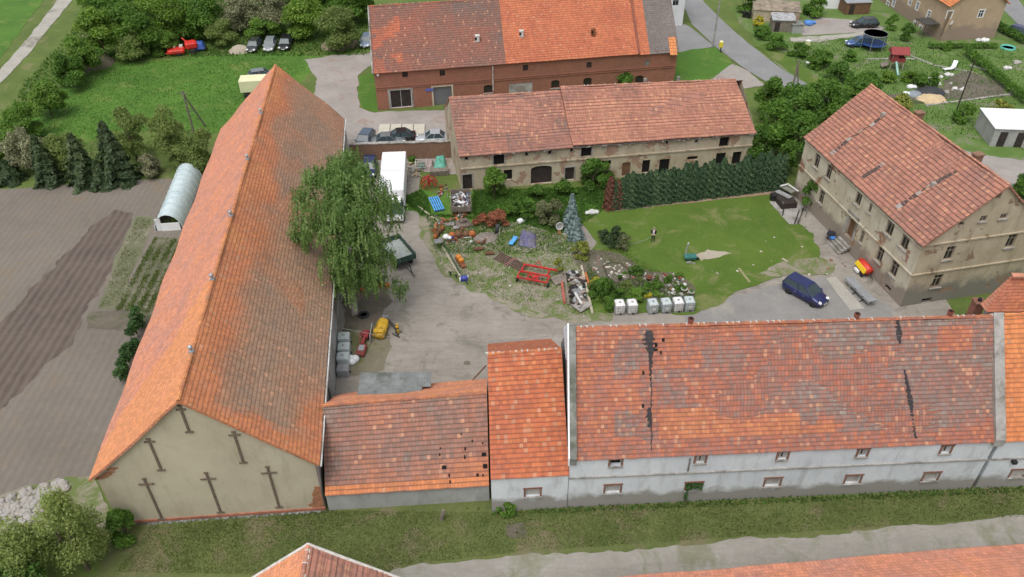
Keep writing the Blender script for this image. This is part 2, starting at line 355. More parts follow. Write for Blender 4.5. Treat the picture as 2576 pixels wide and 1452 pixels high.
# ---------------- buildings --------------
def cornerz(v,z): return Vector((v[0],v[1],z))
def roof_slope(mb,E0,E1,R1,R0,course=.3,step=.035,seg=.6,wear=None,sag=.05,seed=0,thick=.12,mi=0,side_mi=None,wav=.0):
    E0,E1,R1,R0=map(Vector,(E0,E1,R1,R0)); L=(E1-E0).length; S_=((R0-E0).length+(R1-E1).length)/2
    nu=max(2,int(L/seg)); nv=max(2,int(round(S_/course))); nrm=(E1-E0).cross(R0-E0).normalized()
    if nrm.z<0: nrm=-nrm
    up=(R0-E0).normalized()
    def P(a,b):
        q=E0.lerp(E1,a).lerp(R0.lerp(R1,a),b); s=sag*mn.noise(Vector((a*L*.22,b*S_*.3,seed*3.1)))*2+wav*mn.noise(Vector((a*L*.6,b*2,seed*7.7)))
        if b==0: q=q+up*(.05*mn.noise(Vector((a*L*1.5,seed,2))))
        return q+nrm*(s-(sag*.6*math.sin(PI*a)*math.sin(PI*b)))
    g=[[P(i/nu,j/nv) for i in range(nu+1)] for j in range(nv+1)]
    for j in range(nv):
        for i in range(nu):
            a,b,c,d=g[j][i]+nrm*step,g[j][i+1]+nrm*step,g[j+1][i+1],g[j+1][i]
            u0,u1=i*L/nu,(i+1)*L/nu; v0,v1=j*course+.001,(j+1)*course-.001
            wv=wear((i+.5)/nu,(j+.5)/nv,(u0+u1)/2,(v0+v1)/2) if wear else 0.0
            fc=(a,b,c,d); 
            mb.face(fc,mi,((u0,v0),(u1,v0),(u1,v1),(u0,v1)),wv)
            mb.face((g[j][i],g[j][i+1],b,a),mi,((u0,v0-.02),(u1,v0-.02),(u1,v0),(u0,v0)),wv)
    dn=-nrm*thick; sm=mi if side_mi is None else side_mi
    a,b,c,d=g[0][0],g[0][nu],g[nv][nu],g[nv][0]
    for i in range(nu): mb.face((g[0][i+1],g[0][i],g[0][i]+dn,g[0][i+1]+dn),sm,None,.3)
    for j in range(nv):
        for q,fl in ((0,0),(nu,1)):
            x,y=g[j][q]+nrm*step,g[j+1][q]; f=(x,y,y+dn-Vector((0,0,0)),g[j][q]+dn); mb.face(f if fl else tuple(reversed(f)),sm,None,.3)
    mb.face((a+dn,d+dn,c+dn,b+dn),sm,None,.5)
    return g
def ridge(parent,R0,R1,mat,mortar=None,r=.14,seg=.4,world=True,name='ridge_cap',wear=.2):
    R0,R1=Vector(R0),Vector(R1); d=R1-R0; L=d.length; n=max(1,int(L/seg)); d.normalize(); sd=Vector((-d.y,d.x,0)); mb=MB(); rng=random.Random(int(L*10))
    V=[]
    for i in range(2*n+2):
        k=i//2; a=R0+d*(L*min(n,(k if i%2==0 else k+.96))/n); rr=r*(1.06 if i%2==0 else .94); h=.012*math.sin(k*2.4)+.01*math.sin(k*5.1)
        for q in range(6): t=PI*q/5; V.append(a+sd*math.cos(t)*rr+Vector((0,0,math.sin(t)*rr*.75-r*.25+h)))
    for i in range(2*n+1):
        for q in range(5):
            k0=i*6+q; mb_w=min(.98,max(0,wear+.25*math.sin(i//2*12.9898+4)*math.cos((i//2)*7.3)))
            if q==0 and i==0: base=len(mb.v); mb.v+=[tuple(v) for v in V]
            mb.f.append((base+k0,base+k0+1,base+k0+7,base+k0+6)); mb.mi.append(0); mb.uv.append(((i*.2,q*.1),(i*.2,q*.1+.1),(i*.2+.2,q*.1+.1),(i*.2+.2,q*.1))); mb.wear.append(mb_w); mb.sm.append(False)
    for i in range(n):
        a=R0+d*(L*i/n)
        if mortar and rng.random()<mortar[1]:
            mb.box(a+sd*r*.95*mortar[2]+Vector((0,0,-.05)),(rng.uniform(.1,.32),.1,.1),math.atan2(d.y,d.x),1)
            if rng.random()<.7: mb.box(a+Vector((0,0,r*.5)),(.07,r*1.5,.06),math.atan2(d.y,d.x),1)
    return mb.build(name,[mat]+([mortar[0]] if mortar else []),parent,world)
class House:
    def __init__(s,name,label,cat,C,he,ra=None,rb=None,group=None,walltop=None):
        s.C=[Vector((c[0],c[1],0)) for c in C]; s.he=he; s.ra=ra and Vector(ra); s.rb=rb and Vector(rb)
        s.root=thing(name,label,cat,(s.C[0].x,s.C[0].y,0),0,group); s.H=[[],[],[],[]]; s.q=[]
    def fr(s,e):
        a,b=s.C[e],s.C[(e+1)%4]; d=(b-a); L=d.length; d.normalize(); return a,d,L,Vector((d.y,-d.x,0))
    def hit(s,e,px,py,off=0):
        a,d,L,n=s.fr(e); p=onplane(px,py,a+n*off,n); return (p-a).dot(d),p.z
    def hole(s,e,u,z,w,h,fn,arch=0,depth=.22):
        s.H[e].append((u-w/2,u+w/2,z-h/2,z+h/2,arch,depth)); s.q.append((e,u,z,w,h,fn,arch,depth)); 
    def P(s,e,u,z,o=0):
        a,d,L,n=s.fr(e); return a+d*u+n*o+Vector((0,0,z))
    def walls(s,mats,z0=-.2,name='wall',edges=(0,1,2,3),over=.02):
        mb=MB()
        for e in edges:
            a,d,L,n=s.fr(e); mi=e if isinstance(mats,list) and len(mats)==4 else 0
            out=[(0,z0),(L,z0),(L,s.he)]
            if s.ra is not None and e in (1,3):
                r=s.rb if e==1 else s.ra; out.append(((r-a).dot(d),r.z-over))
            out.append((0,s.he))
            loops=[[Vector((x,z,0)) for x,z in out]]
            for (u0,u1,a0,a1,ar,dp) in s.H[e]:
                if a0<=z0+.3: pass
                lp=[(u0,a0),(u1,a0),(u1,a1)]
                if ar: 
                    for k in range(1,6): t=PI*k/6; lp.append(((u0+u1)/2+(u1-u0)/2*math.cos(t),a1+ar*math.sin(t)))
                lp.append((u0,a1)); loops.append([Vector((x,z,0)) for x,z in reversed(lp)])
                for i in range(len(lp)):
                    p,q=lp[i],lp[(i+1)%len(lp)]; mb.face((s.P(e,*p),s.P(e,*q),s.P(e,*q,-dp),s.P(e,*p,-dp)),mi)
            flat=[v for l in loops for v in l]; tri=tessellate_polygon(loops)
            for t in tri:
                x,y,z=[flat[i] for i in t]; c=(y-x).cross(z-x).z
                if abs(c)<1e-7: continue
                if c<0: t=(t[0],t[2],t[1])
                mb.face([s.P(e,flat[i].x,flat[i].y) for i in t],mi,[(flat[i].x,flat[i].y) for i in t])
        o=mb.build(name,mats,s.root,True)
        for a_ in s.q: a_[5](s,*a_[:5],a_[6],a_[7])
        return o
    def bx(s,mb,e,u,z,o,w,h,t,mi=0):
        a,d,L,n=s.fr(e); mb.box(s.P(e,u,z,o),(w,t,h),math.atan2(d.y,d.x),mi)
def opening(mat,frame=None,bars=0,surround=None,sill=None,name='window',pane='pane',cross=True,label=None,sw=.14,archpane=True):
    def fn(s,e,u,z,w,h,arch,depth):
        mb=MB(); pts=[(u-w/2-.02,z-h/2-.02),(u+w/2+.02,z-h/2-.02),(u+w/2+.02,z+h/2)]
        if arch:
            for k in range(1,6): t=PI*k/6; pts.append((u+w/2*math.cos(t)*1.02,z+h/2+arch*math.sin(t)*1.05))
        pts.append((u-w/2-.02,z+h/2))
        mb.face([s.P(e,a,b,-depth+.01) for a,b in pts]); o=mb.build(name,mat,s.root,True)
        if label: o['label']=label
        if frame:
            f=MB(); t=.07
            for du,dz,ww,hh in ((-w/2+t/2,0,t,h),(w/2-t/2,0,t,h),(0,h/2-t/2,w-2*t,t),(0,-h/2+t/2,w-2*t,t)): s.bx(f,e,u+du,z+dz,-depth+.05,ww,hh,.07)
            if cross: s.bx(f,e,u,z,-depth+.045,.05,h-2*t,.06); s.bx(f,e,u-(w/2+.025-t)/2,z+.15*h,-depth+.045,w/2-t-.025,.05,.05);s.bx(f,e,u+(w/2+.025-t)/2,z+.15*h,-depth+.045,w/2-t-.025,.05,.05)
            for b in range(bars): s.bx(f,e,u-w/2+w*(b+1)/(bars+1),z,-depth+.05,.035,h-2*t,.04)
            g=f.build('frame',frame,o); _off(g,s.root)
        if surround:
            f=MB(); q=sw
            s.bx(f,e,u-w/2-q/2,z,.02,q,h,.05); s.bx(f,e,u+w/2+q/2,z,.02,q,h,.05); s.bx(f,e,u,z+h/2+q/2+arch,.024,w+2*q+.08,q*1.1,.06)
            g=f.build('surround',surround,o); _off(g,s.root)
        if sill:
            f=MB(); s.bx(f,e,u,z-h/2-.06,.05,w+.3,.1,.16); g=f.build('sill',sill,o); _off(g,s.root)
    return fn
def _off(g,root):
    L=root.location; me=g.data
    for v in me.vertices: v.co-=L

from mathutils.bvhtree import BVHTree
_B={}
def bvh(o):
    if o.name not in _B:
        L=o.parent.location; _B[o.name]=BVHTree.FromPolygons([v.co+L for v in o.data.vertices],[tuple(p.vertices) for p in o.data.polygons])
    return _B[o.name]
def hitpx(o,px,py):
    r=bvh(o).ray_cast(CAM,ray(px,py).normalized()); return r[0]
def snap(o,p,n):
    r=bvh(o).ray_cast(p+n*3,-n); return r[0] if r[0] is not None else p
# ---------------- shared materials -------
BARK=plain('bark',(.11,.085,.06),.95,.4,4,bump=.6)
M_wood=plain('weathered_wood',(.20,.17,.14),.9,.35,3,bump=.4); M_darkwood=plain('dark_wood',(.035,.025,.022),.85,.4,2,bump=.3)
M_brownwood=plain('brown_wood',(.16,.085,.045),.85,.3,2,bump=.3)
M_conc=plain('concrete',(.34,.325,.30),.9,.22,1.5,bump=.3,dirt=(.18,.165,.14)); M_concd=plain('old_concrete',(.22,.22,.20),.92,.3,1.2,bump=.4,dirt=(.10,.11,.08))
M_mortar=plain('white_mortar',(.55,.52,.48),.9,.2,4); M_white=plain('white_paint',(.78,.79,.80),.45,.06,2); M_dull=plain('dull_white',(.60,.60,.58),.6,.15,2,dirt=(.36,.34,.30))
M_zinc=plain('zinc_sheet',(.42,.44,.46),.45,.15,2,metal=.5); M_steel=plain('grey_steel',(.33,.34,.35),.5,.25,3,metal=.6,dirt=(.17,.12,.09))
M_rust=plain('rust',(.20,.075,.035),.9,.4,5,bump=.3); M_rusto=plain('orange_rust',(.42,.13,.04),.85,.3,5); M_black=plain('black_rubber',(.02,.02,.021),.8,.2,5)
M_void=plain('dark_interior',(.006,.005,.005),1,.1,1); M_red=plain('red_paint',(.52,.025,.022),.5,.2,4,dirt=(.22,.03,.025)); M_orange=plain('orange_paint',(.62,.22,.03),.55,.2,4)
M_yellow=plain('yellow_paint',(.62,.38,.03),.55,.18,4,dirt=(.28,.16,.04)); M_blue=plain('blue_paint',(.04,.10,.36),.5,.2,4); M_ltblue=plain('light_blue_plastic',(.10,.38,.78),.45,.12,3)
M_green=plain('green_paint',(.03,.075,.06),.6,.25,3,dirt=(.06,.06,.05)); M_gray=plain('grey_paint',(.30,.31,.32),.6,.2,3,dirt=(.2,.18,.15)); M_glass=glass()
M_stone=plain('field_stone',(.36,.34,.31),.9,.35,1.2,bump=.5); M_ibc=plain('translucent_plastic',(.66,.69,.68),.35,.08,1.5); M_cloth=plain('white_sheeting',(.70,.72,.74),.6,.1,3)
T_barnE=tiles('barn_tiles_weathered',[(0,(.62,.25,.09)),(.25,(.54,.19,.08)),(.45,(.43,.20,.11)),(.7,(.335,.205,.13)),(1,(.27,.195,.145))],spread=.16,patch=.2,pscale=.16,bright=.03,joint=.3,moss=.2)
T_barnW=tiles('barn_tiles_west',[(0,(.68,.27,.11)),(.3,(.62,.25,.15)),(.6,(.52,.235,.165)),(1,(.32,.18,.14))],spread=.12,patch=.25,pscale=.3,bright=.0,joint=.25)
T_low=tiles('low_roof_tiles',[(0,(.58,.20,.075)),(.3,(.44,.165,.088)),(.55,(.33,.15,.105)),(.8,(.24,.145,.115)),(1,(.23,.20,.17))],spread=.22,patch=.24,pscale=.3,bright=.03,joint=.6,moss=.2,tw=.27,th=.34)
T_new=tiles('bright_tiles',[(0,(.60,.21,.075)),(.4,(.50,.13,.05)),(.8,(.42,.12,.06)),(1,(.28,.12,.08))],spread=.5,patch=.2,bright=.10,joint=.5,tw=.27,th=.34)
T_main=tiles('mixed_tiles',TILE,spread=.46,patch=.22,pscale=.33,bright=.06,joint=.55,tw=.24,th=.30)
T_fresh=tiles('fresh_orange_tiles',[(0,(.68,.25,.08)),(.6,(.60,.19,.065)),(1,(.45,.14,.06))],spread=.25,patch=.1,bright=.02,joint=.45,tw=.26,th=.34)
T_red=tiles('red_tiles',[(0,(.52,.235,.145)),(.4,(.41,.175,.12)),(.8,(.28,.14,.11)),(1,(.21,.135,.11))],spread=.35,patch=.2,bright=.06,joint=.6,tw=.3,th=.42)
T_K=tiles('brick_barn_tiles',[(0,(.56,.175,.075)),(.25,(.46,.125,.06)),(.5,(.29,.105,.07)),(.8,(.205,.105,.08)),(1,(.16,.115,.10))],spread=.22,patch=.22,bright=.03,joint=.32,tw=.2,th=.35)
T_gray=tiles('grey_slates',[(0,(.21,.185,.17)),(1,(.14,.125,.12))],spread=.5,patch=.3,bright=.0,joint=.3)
P_barn=plaster('barn_render',(.43,.375,.275),(.52,.465,.345),(.22,.18,.12),.35,.0,scale=.25); P_barnB=plaster('barn_side_render',(.40,.39,.35),(.5,.49,.45),(.2,.19,.17),.5)
P_white=plaster('pale_grey_render',(.57,.605,.63),(.67,.705,.725),(.26,.26,.25),.55,0,scale=.35,low=(1.6,(.30,.285,.26)))
P_low=plaster('cement_render',(.30,.30,.29),(.40,.40,.385),(.15,.15,.14),.5,0,scale=.6)
P_cream=plaster('peeling_cream_render',(.42,.345,.235),(.54,.475,.36),(.22,.17,.12),.55,.28,(.30,.18,.12))
P_manor=plaster('old_ochre_render',(.46,.40,.29),(.57,.53,.43),(.20,.16,.11),.5,.08,(.24,.12,.07),low=(2.2,(.28,.235,.19)))
P_manorS=plaster('stained_ochre_render',(.41,.345,.235),(.53,.46,.34),(.18,.15,.105),.6,.05,(.22,.14,.09),low=(2.5,(.22,.21,.175)))
B_red=bricks('red_brick',(.27,.085,.045),(.36,.13,.075)); B_old=bricks('old_brick',(.20,.10,.06),(.28,.16,.10),(.24,.2,.16),.6)
M_brickt=plain('brick_trim',(.22,.11,.075),.9,.3,5)
def zpx(px,z): q=G(px[0],px[1],z); return (q.x,q.y,z)
# ======== long tiled barn ========
bC=[(-13.5,35.5),(-20.2,G(875,296,5.6).y+.2),(G(556,320,5.6).x+.2,G(556,320,5.6).y),(-27.85,34.35)]
rn=zpx((450,1002),12.15); rf=zpx((692,168),12.15)
barn=House('long_barn','long barn with a weathered orange tiled roof and a beige gable with six cross-shaped anchors','barn',bC,5.5,rf,rf)
barn.ra=Vector(rn); barn.rb=Vector(rf); barn.C[1].y=max(barn.C[1].y,barn.C[2].y)
def wear_noise(u,v,f): return mn.noise(Vector((u*f,v*f,3)))  # smooth noise that makes the tile wear patchy
def sst(x,a,b):
    t=min(1,max(0,(x-a)/(b-a))); return t*t*(3-2*t)
def bwear(a,b,u,v):
    n1=wear_noise(u,v,.16);n2=wear_noise(u,v,.5); near=sst(b+.25*n1+.1*n2,.62,.86); spot=sst(1-abs(a-.40)/.14,.1,.9)*sst(b+.2*n1,.3,.75)
    corner=sst(.20-a+.10*n1-.12*b,0,.12); edge=sst(.045-a+.02*n2,0,.03)
    w_=.72+.18*n1+.16*n2; w_+= (.22+.15*n2-w_)*max(near,spot*.9,edge); w_+=(.20-w_)*corner*sst(.35-b+.2*n2,0,.3)*.8
    if a>.8: w_-=.15*sst(a,.8,1)
    return min(1,max(0,w_))
def bwear_old(a,b,u,v):
    w_=.62-.0*a+.25*wear_noise(u,v,.12)+.2*wear_noise(u,v,.5)
    if b>.72+.12*wear_noise(u,v,.3)-.1*(.3<a<.5): w_=.18+.15*wear_noise(u,v,.7)
    if a<.12 and b<.45+.1*wear_noise(u,v,.8) and v<1.6+u*.18: w_=.12
    if a<.07+.05*wear_noise(u,v,.6): w_=.2
    if .33<a<.52 and b>.5-.6*(a-.33)+.1*wear_noise(u,v,.5): w_=.15+.15*wear_noise(u,v,.9)
    if .9<a: w_-=.25
    return min(1,max(0,w_))
barn.hole(0,10.2,1.9,4.0,3.9,opening(M_darkwood,name='barn_door'),depth=.3)
barn.hole(0,1.6,2.1,1.6,3.4,opening(M_void,name='side_opening'),depth=.3)
barn.hole(0,G(878,345).y-35.5-3,2.2,2.6,3.2,opening(M_void,name='side_opening'),depth=.3)
barn.walls([P_barnB,P_barn,P_barn,P_barn])
def ov(P,Q,o):  # push along horizontal direction P->Q
    d=(Vector(P)-Vector(Q)); return Vector(P)+d.normalized()*o
def eave(h,e,o,gv=.25,z=None,dz=None):
    a,d,L,n=h.fr(e); z=h.he if z is None else z; dz=o*.8 if dz is None else dz
    return a-d*gv+n*o+Vector((0,0,z-dz+.05)), a+d*(L+gv)+n*o+Vector((0,0,z-dz+.05))
def gridge(h,gv,up=.08):
    d=(h.rb-h.ra).normalized(); return h.ra-d*gv+Vector((0,0,up)), h.rb+d*gv+Vector((0,0,up))
E0,E1=eave(barn,0,.35,.25); R0,R1=gridge(barn,.3)
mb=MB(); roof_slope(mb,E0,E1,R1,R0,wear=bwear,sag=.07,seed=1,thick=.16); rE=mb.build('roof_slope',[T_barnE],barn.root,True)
F0,F1=eave(barn,2,.35,.25)
def bwearW(a,b,u,v):
    w_=.38+.35*wear_noise(u,v,.6)+.2*wear_noise(u*3,v*.4,1.2)
    w_+=(.02-w_)*sst(.06+.22*b+.03*wear_noise(u,v,1)-(1-a),0,.02)
    return min(1,max(0,w_))
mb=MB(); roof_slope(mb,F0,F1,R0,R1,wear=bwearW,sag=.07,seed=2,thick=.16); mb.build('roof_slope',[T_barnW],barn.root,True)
ridge(barn.root,R0+Vector((0,0,.02)),R1+Vector((0,0,.02)),T_barnE,None,r=.15,wear=.12)
# anchors
for (ax,ay),(bx_,by),cr in (((450,1022),(478,1088),((443,1031),(469,1028))),((372,1105),(407,1184),((363,1112),(391,1108))),((584,1087),(615,1165),((575,1095),(607,1091))),
    ((362,1205),(408,1307),((349,1219),(391,1215))),((518,1190),(555,1290),((504,1206),(546,1203))),((669,1175),(705,1277),((654,1191),(697,1188)))):
    u0,z0=barn.hit(3,ax,ay,.04); u1,z1=barn.hit(3,bx_,by,.04); c0,cz=barn.hit(3,*cr[0],.04); c1,_=barn.hit(3,*cr[1],.04)
    u0=(u0+u1)/2; mb=MB(); barn.bx(mb,3,u0,(z0+z1)/2,.05,.14,z0-z1,.07); barn.bx(mb,3,u0,cz,.06,abs(c1-c0)*.9,.12,.07); barn.bx(mb,3,u0,z1+.05,.055,.5,.12,.08); barn.bx(mb,3,u0,z0+.02,.055,.26,.12,.08)
    mb.build('wall_anchor',M_rustd if 'M_rustd' in globals() else plain('dark_anchor_iron',(.155,.115,.085),.9,.3,3),barn.root,True)
a,d,L,n=barn.fr(3); mb=MB(); barn.bx(mb,3,L/2,.32,.04,L+.1,.22,.1); mb.build('brick_ledge',plain('ledge_brick',(.33,.13,.08),.9,.3,2),barn.root,True)
mb=MB(); rng=random.Random(3); barn.bx(mb,3,L/2,-.05,.02,L,.5,.08)
for i in range(70):
    u=rng.uniform(.2,L-.2); p=barn.P(3,u,rng.uniform(-.02,.15),.02); mb.rock(p,rng.uniform(.1,.22),i,.6)
mb.build('stone_plinth',M_concd,barn.root,True)
mb=MB(); rng=random.Random(8)  # exposed brick corner
for i in range(26): zz=.5+i*.085; ww=rng.uniform(.35,.6)*(3.2-zz)*.6+.2; barn.bx(mb,3,L-ww/2-.01,zz,.012+i*.0006,ww,rng.uniform(.2,.3),.02)
rng=random.Random(18)
for i in range(16):
    uu=.15+i*.085; zz=5.3+uu*.80-rng.uniform(.25,.5); barn.bx(mb,3,uu,zz,.011+i*.0006,rng.uniform(.35,.6),rng.uniform(.08,.2),.02)
mb.build('exposed_brick',plain('patch_brick',(.33,.15,.08),.9,.35,2),barn.root,True)
def proj(P):
    d=Vector(P)-CAM; z=d.dot(FX); return IW/2+FOC*d.dot(RX)/z, IH/2-FOC*d.dot(UX)/z
for px,py in ((656,275),(621,390),(582,533),(536,692),(478,873)):
    k=min((i/500 for i in range(501)),key=lambda k:abs(proj(R0.lerp(R1,k)+Vector((0,0,.5)))[1]-py)); q=R0.lerp(R1,k)
    mb=MB(); mb.box(q+Vector((0,0,.08)),(.32,.32,.16)); mb.lathe([(.09,.14),(.09,.36),(.14,.4),(.17,.5),(.08,.6),(.02,.61)],q,12); mb.build('roof_vent',M_zinc,barn.root,True)
mb=MB(); barn.bx(mb,0,L*0+14.5,2.6,.14,9.5,4.9,.1)
for k in range(20): barn.bx(mb,0,9.9+k*.49,2.6,.2,.06,4.9,.04)
mb.build('sliding_door',plain('pale_door_sheet',(.42,.43,.42),.6,.12,1,dirt=(.25,.24,.22)),barn.root,True)
mb=MB(); barn.bx(mb,0,5.6,2.6,.14,6.6,4.9,.1)
for k in range(14): barn.bx(mb,0,2.5+k*.48,2.6,.2,.06,4.9,.04)
mb.build('sliding_door',_M['pale_door_sheet'],barn.root,True)
mb=MB(); mb.path([E0+Vector((.1,0,-.12)),E0.lerp(E1,.5)+Vector((.1,0,-.2)),E1+Vector((.1,0,-.12))],.07,8); mb.build('gutter',M_dull,barn.root,True)
# ======== low lean roof house ========
def eavepx(a,b,z): return zpx(a,z),zpx(b,z)
def simplehouse(name,label,cat,C,he,r0,r1,wm,rm,wearF,wearB,ov_=.15,gv=.05,course=.3,seed=1,rm2=None,sag=.05,step=.035,capm=None,mort=None,group=None,wav=0,thick=.12,capr=.14):
    h=House(name,label,cat,C,he,r0,r1,group); h.args=(wm,rm,wearF,wearB,ov_,gv,course,seed,rm2,sag,step,capm,mort,wav,thick,capr); return h
def finish(h,edges=(0,1,2,3)):
    wm,rm,wF,wB,ov_,gv,course,seed,rm2,sag,step,capm,mort,wav,thick,capr=h.args
    h.walls(wm,edges=edges); E0,E1=eave(h,0,ov_,gv); R0,R1=gridge(h,gv); F0,F1=eave(h,2,ov_,gv)
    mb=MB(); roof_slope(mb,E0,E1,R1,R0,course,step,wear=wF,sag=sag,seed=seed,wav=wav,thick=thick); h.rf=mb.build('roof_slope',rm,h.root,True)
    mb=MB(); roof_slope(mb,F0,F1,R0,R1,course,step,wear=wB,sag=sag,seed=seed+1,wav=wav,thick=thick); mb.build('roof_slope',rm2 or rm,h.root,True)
    ridge(h.root,R0+Vector((0,0,.03)),R1+Vector((0,0,.03)),capm or rm,mort,r=capr); return E0,E1,R0,R1
def backc(a,b,r0,r1):
    A=Vector(a);B=Vector(b); return [a,b,(2*r1[0]-B.x,2*r1[1]-B.y),(2*r0[0]-A.x,2*r0[1]-A.y)]
r0=zpx((812,1022),5.6); r1=zpx((1225,990),5.6)
C=backc((-13.25,35.5),(-1.72,36.3),(r0[0]+.3,r0[1]),r1)
def lwear(a,b,u,v):
    w_=.55+.5*wear_noise(u,v,.28)+.15*wear_noise(u,v,1.3)+.15*b
    if v<.7: w_=.05
    if a<.2 and b<.35: w_-=.1
    if a>.55 and b<.3: w_-=.25
    return min(1,max(0,w_))
low=simplehouse('low_shed_wing','low wing with a holed red tiled roof between the long barn and the taller rooms','outbuilding',C,1.85,r0,r1,P_low,T_low,lwear,lambda a,b,u,v:.2+.3*wear_noise(u,v,.5),.12,.0,.34,5,T_barnW,.08,.05,T_low)
Lw=finish(low)
def onroof(E0,E1,R1,R0,px,py,lift=.05):
    n=(E1-E0).cross(R0-E0).normalized(); p=onplane(px,py,E0,n); return p,n
def rooftile_patch(h,R,pts,mat,name,w,hh,lift=.012,roof=None):
    E0,E1,R0,R1=R; n=(E1-E0).cross(R0-E0).normalized(); ud=(E1-E0).normalized(); vd=n.cross(ud); rf_=roof or h.rf
    for (x,y,kw,kh) in pts:
        p=hitpx(rf_,x,y)
        if p is None: continue
        c=[]
        for a,b in ((-1,-1),(1,-1),(1.1,.9),(-.9,1)): c.append(snap(rf_,p+ud*w*kw/2*a+vd*hh*kh/2*b,n)+n*(lift+.03))
        mb=MB(); mb.face(c); mb.face([q-n*.02 for q in reversed(c)]); mb.build(name,mat,h.root,True)
rooftile_patch(low,Lw,[(1220,1173,1.4,1.1),(1217,1143,1.5,.9),(1117,1176,1.5,.9),(1169,1150,.5,.9),(1201,1195,.8,.7),(1170,1129,.5,.8),(1130,1196,.5,.8),(1106,1144,.4,.7),(1188,1110,.5,.6),(1160,1092,.4,.5),(1108,1128,.4,.5),(1132,1212,.5,.7),(1244-30,1115,.5,.5),(1215,1196,.5,.6)],M_void,'roof_hole',.22,.3)
# ======== taller store room (between) ====
r0=zpx((1227,893),9.0); r1=zpx((1412,881),9.0)
C=backc((-1.52,35.3),(3.86,35.62),r0,r1)
mid=simplehouse('store_room_wing','narrow taller wing with a bright orange tiled roof beside the white verge','outbuilding',C,3.8,r0,r1,P_white,T_new,
   lambda a,b,u,v:min(1,max(0,.42+.35*wear_noise(u,v,.5)+(.1 if a<.45 else 0))),lambda a,b,u,v:.4,.12,.02,.34,8,None,.04,.05,T_new,(M_mortar,.9,1))
P_blind=plain('pale_shutter',(.42,.40,.37),.8,.1,2,dirt=(.33,.31,.28)); shut=opening(P_blind,surround=M_brickt,sill=M_conc,name='blind_window',sw=.13)
def winpx(h,e,px,py,w_,hh,fn,arch=0,depth=.2):
    u,z=h.hit(e,px,py); h.hole(e,u,z,w_,hh,fn,arch,depth)
winpx(mid,0,1340,1239,1.0,.85,shut,depth=.18)
mid_g=finish(mid)
# ======== main stable range ========
A0=(3.9,35.66); A1=(G(2513,1112,5.35).x,G(2513,1112,5.35).y+.2)
r0=zpx((1434,828),12.2); r1=zpx((2468,797),12.2)
C=backc(A0,A1,(A0[0]+.25*0,r0[1]),(A1[0]-.1,r1[1]))
def mwear(a,b,u,v):
    w_=.56+.42*wear_noise(u,v,.35)+.2*wear_noise(u,v,1.1)
    if a<.17: w_=.34+.12*wear_noise(u,v,.6)
    if .02<a<.19 and b>.25+.4*wear_noise(u,v,.2): pass
    if .10<a<.17 and .15<b<.9 and wear_noise(u,v,.4)>-.1: w_=.66+.3*wear_noise(u,v,.7)
    if a>.5: w_=w_+(.72+.35*wear_noise(u,v,.3)-w_)*sst(a+.15*wear_noise(u,v,.25),.46,.6)*sst(b,.12,.3)
    if .19<a<.3 and b>.65: w_=.33+.1*wear_noise(u,v,.8)
    w_=w_+(.12+.2*wear_noise(u,v,.8)-w_)*sst(a,.18,.21)*sst(.60-a+.1*wear_noise(u,v,.4),0,.05)*sst(b,.11,.13)*sst(.36+.14*wear_noise(u,v,.25)-b,0,.05)
    if b<.12: w_=.42+.1*wear_noise(u,v,.6)
    if .25<a<.55 and b>.93: w_=.25
    if .85<a<.93 and .72<b<.93: w_=.3
    return min(1,max(0,w_))
main=simplehouse('stable_range','long two-storey stable range with patchy orange and brown tiles and pale grey walls','farm building',C,5.35,(A0[0],r0[1],12.2),(A1[0]-.1,r1[1],12.2),P_white,T_main,mwear,lambda a,b,u,v:.4,.16,.0,.30,11,None,.09,.04,T_main,(M_mortar,.55,1))
up=opening(P_blind,surround=M_brickt,sill=M_conc,name='blind_window',sw=.15); slot=None
for px,py in ((1760,1157),(1967,1148),(2168,1141),(2378,1133)): winpx(main,0,px+2,py-2,.62,.8,up,depth=.16)
winpx(main,0,1549,1163,.75,.75,opening(M_void,surround=M_brickt,sill=M_conc,name='open_window'),depth=.3)
for px,py in ((1541,1231),(1943,1214),(2145,1207),(2341,1200)): winpx(main,0,px,py,1.05,.78,shut,.1,depth=.2)
winpx(main,0,1745,1223,1.05,.8,opening(M_void,surround=M_brickt,sill=M_conc,name='open_window',label='ivy-grown window'),depth=.25)
main_g=finish(main,(0,1,2,3))
mb=MB(); a,d,L,n=main.fr(0); zl=main.hit(0,1700,1190)[1]; main.bx(mb,0,L/2,zl,.05,L,.1,.12); mb.build('cornice',M_conc,main.root,True)
for px,ww,y0,y1 in ((1760,0,0,0),(1967,0,0,0),(2168,0,0,0),(2378,0,0,0)):
    mb=MB(); u,z=main.hit(0,px+2,{1760:1155,1967:1146,2168:1139,2378:1131}[px]); main.bx(mb,0,u,z,-.13,.08,.5,.03); mb.build('vent_slit',M_void,main.root,True)
mb=MB(); u,z=main.hit(0,1733,1165); q=main.P(0,u,z,.1); mb.tube(q+Vector((0,0,-.75)),q+Vector((0,0,.6)),.055,.055,8); mb.build('downpipe',M_steel,main.root,True)
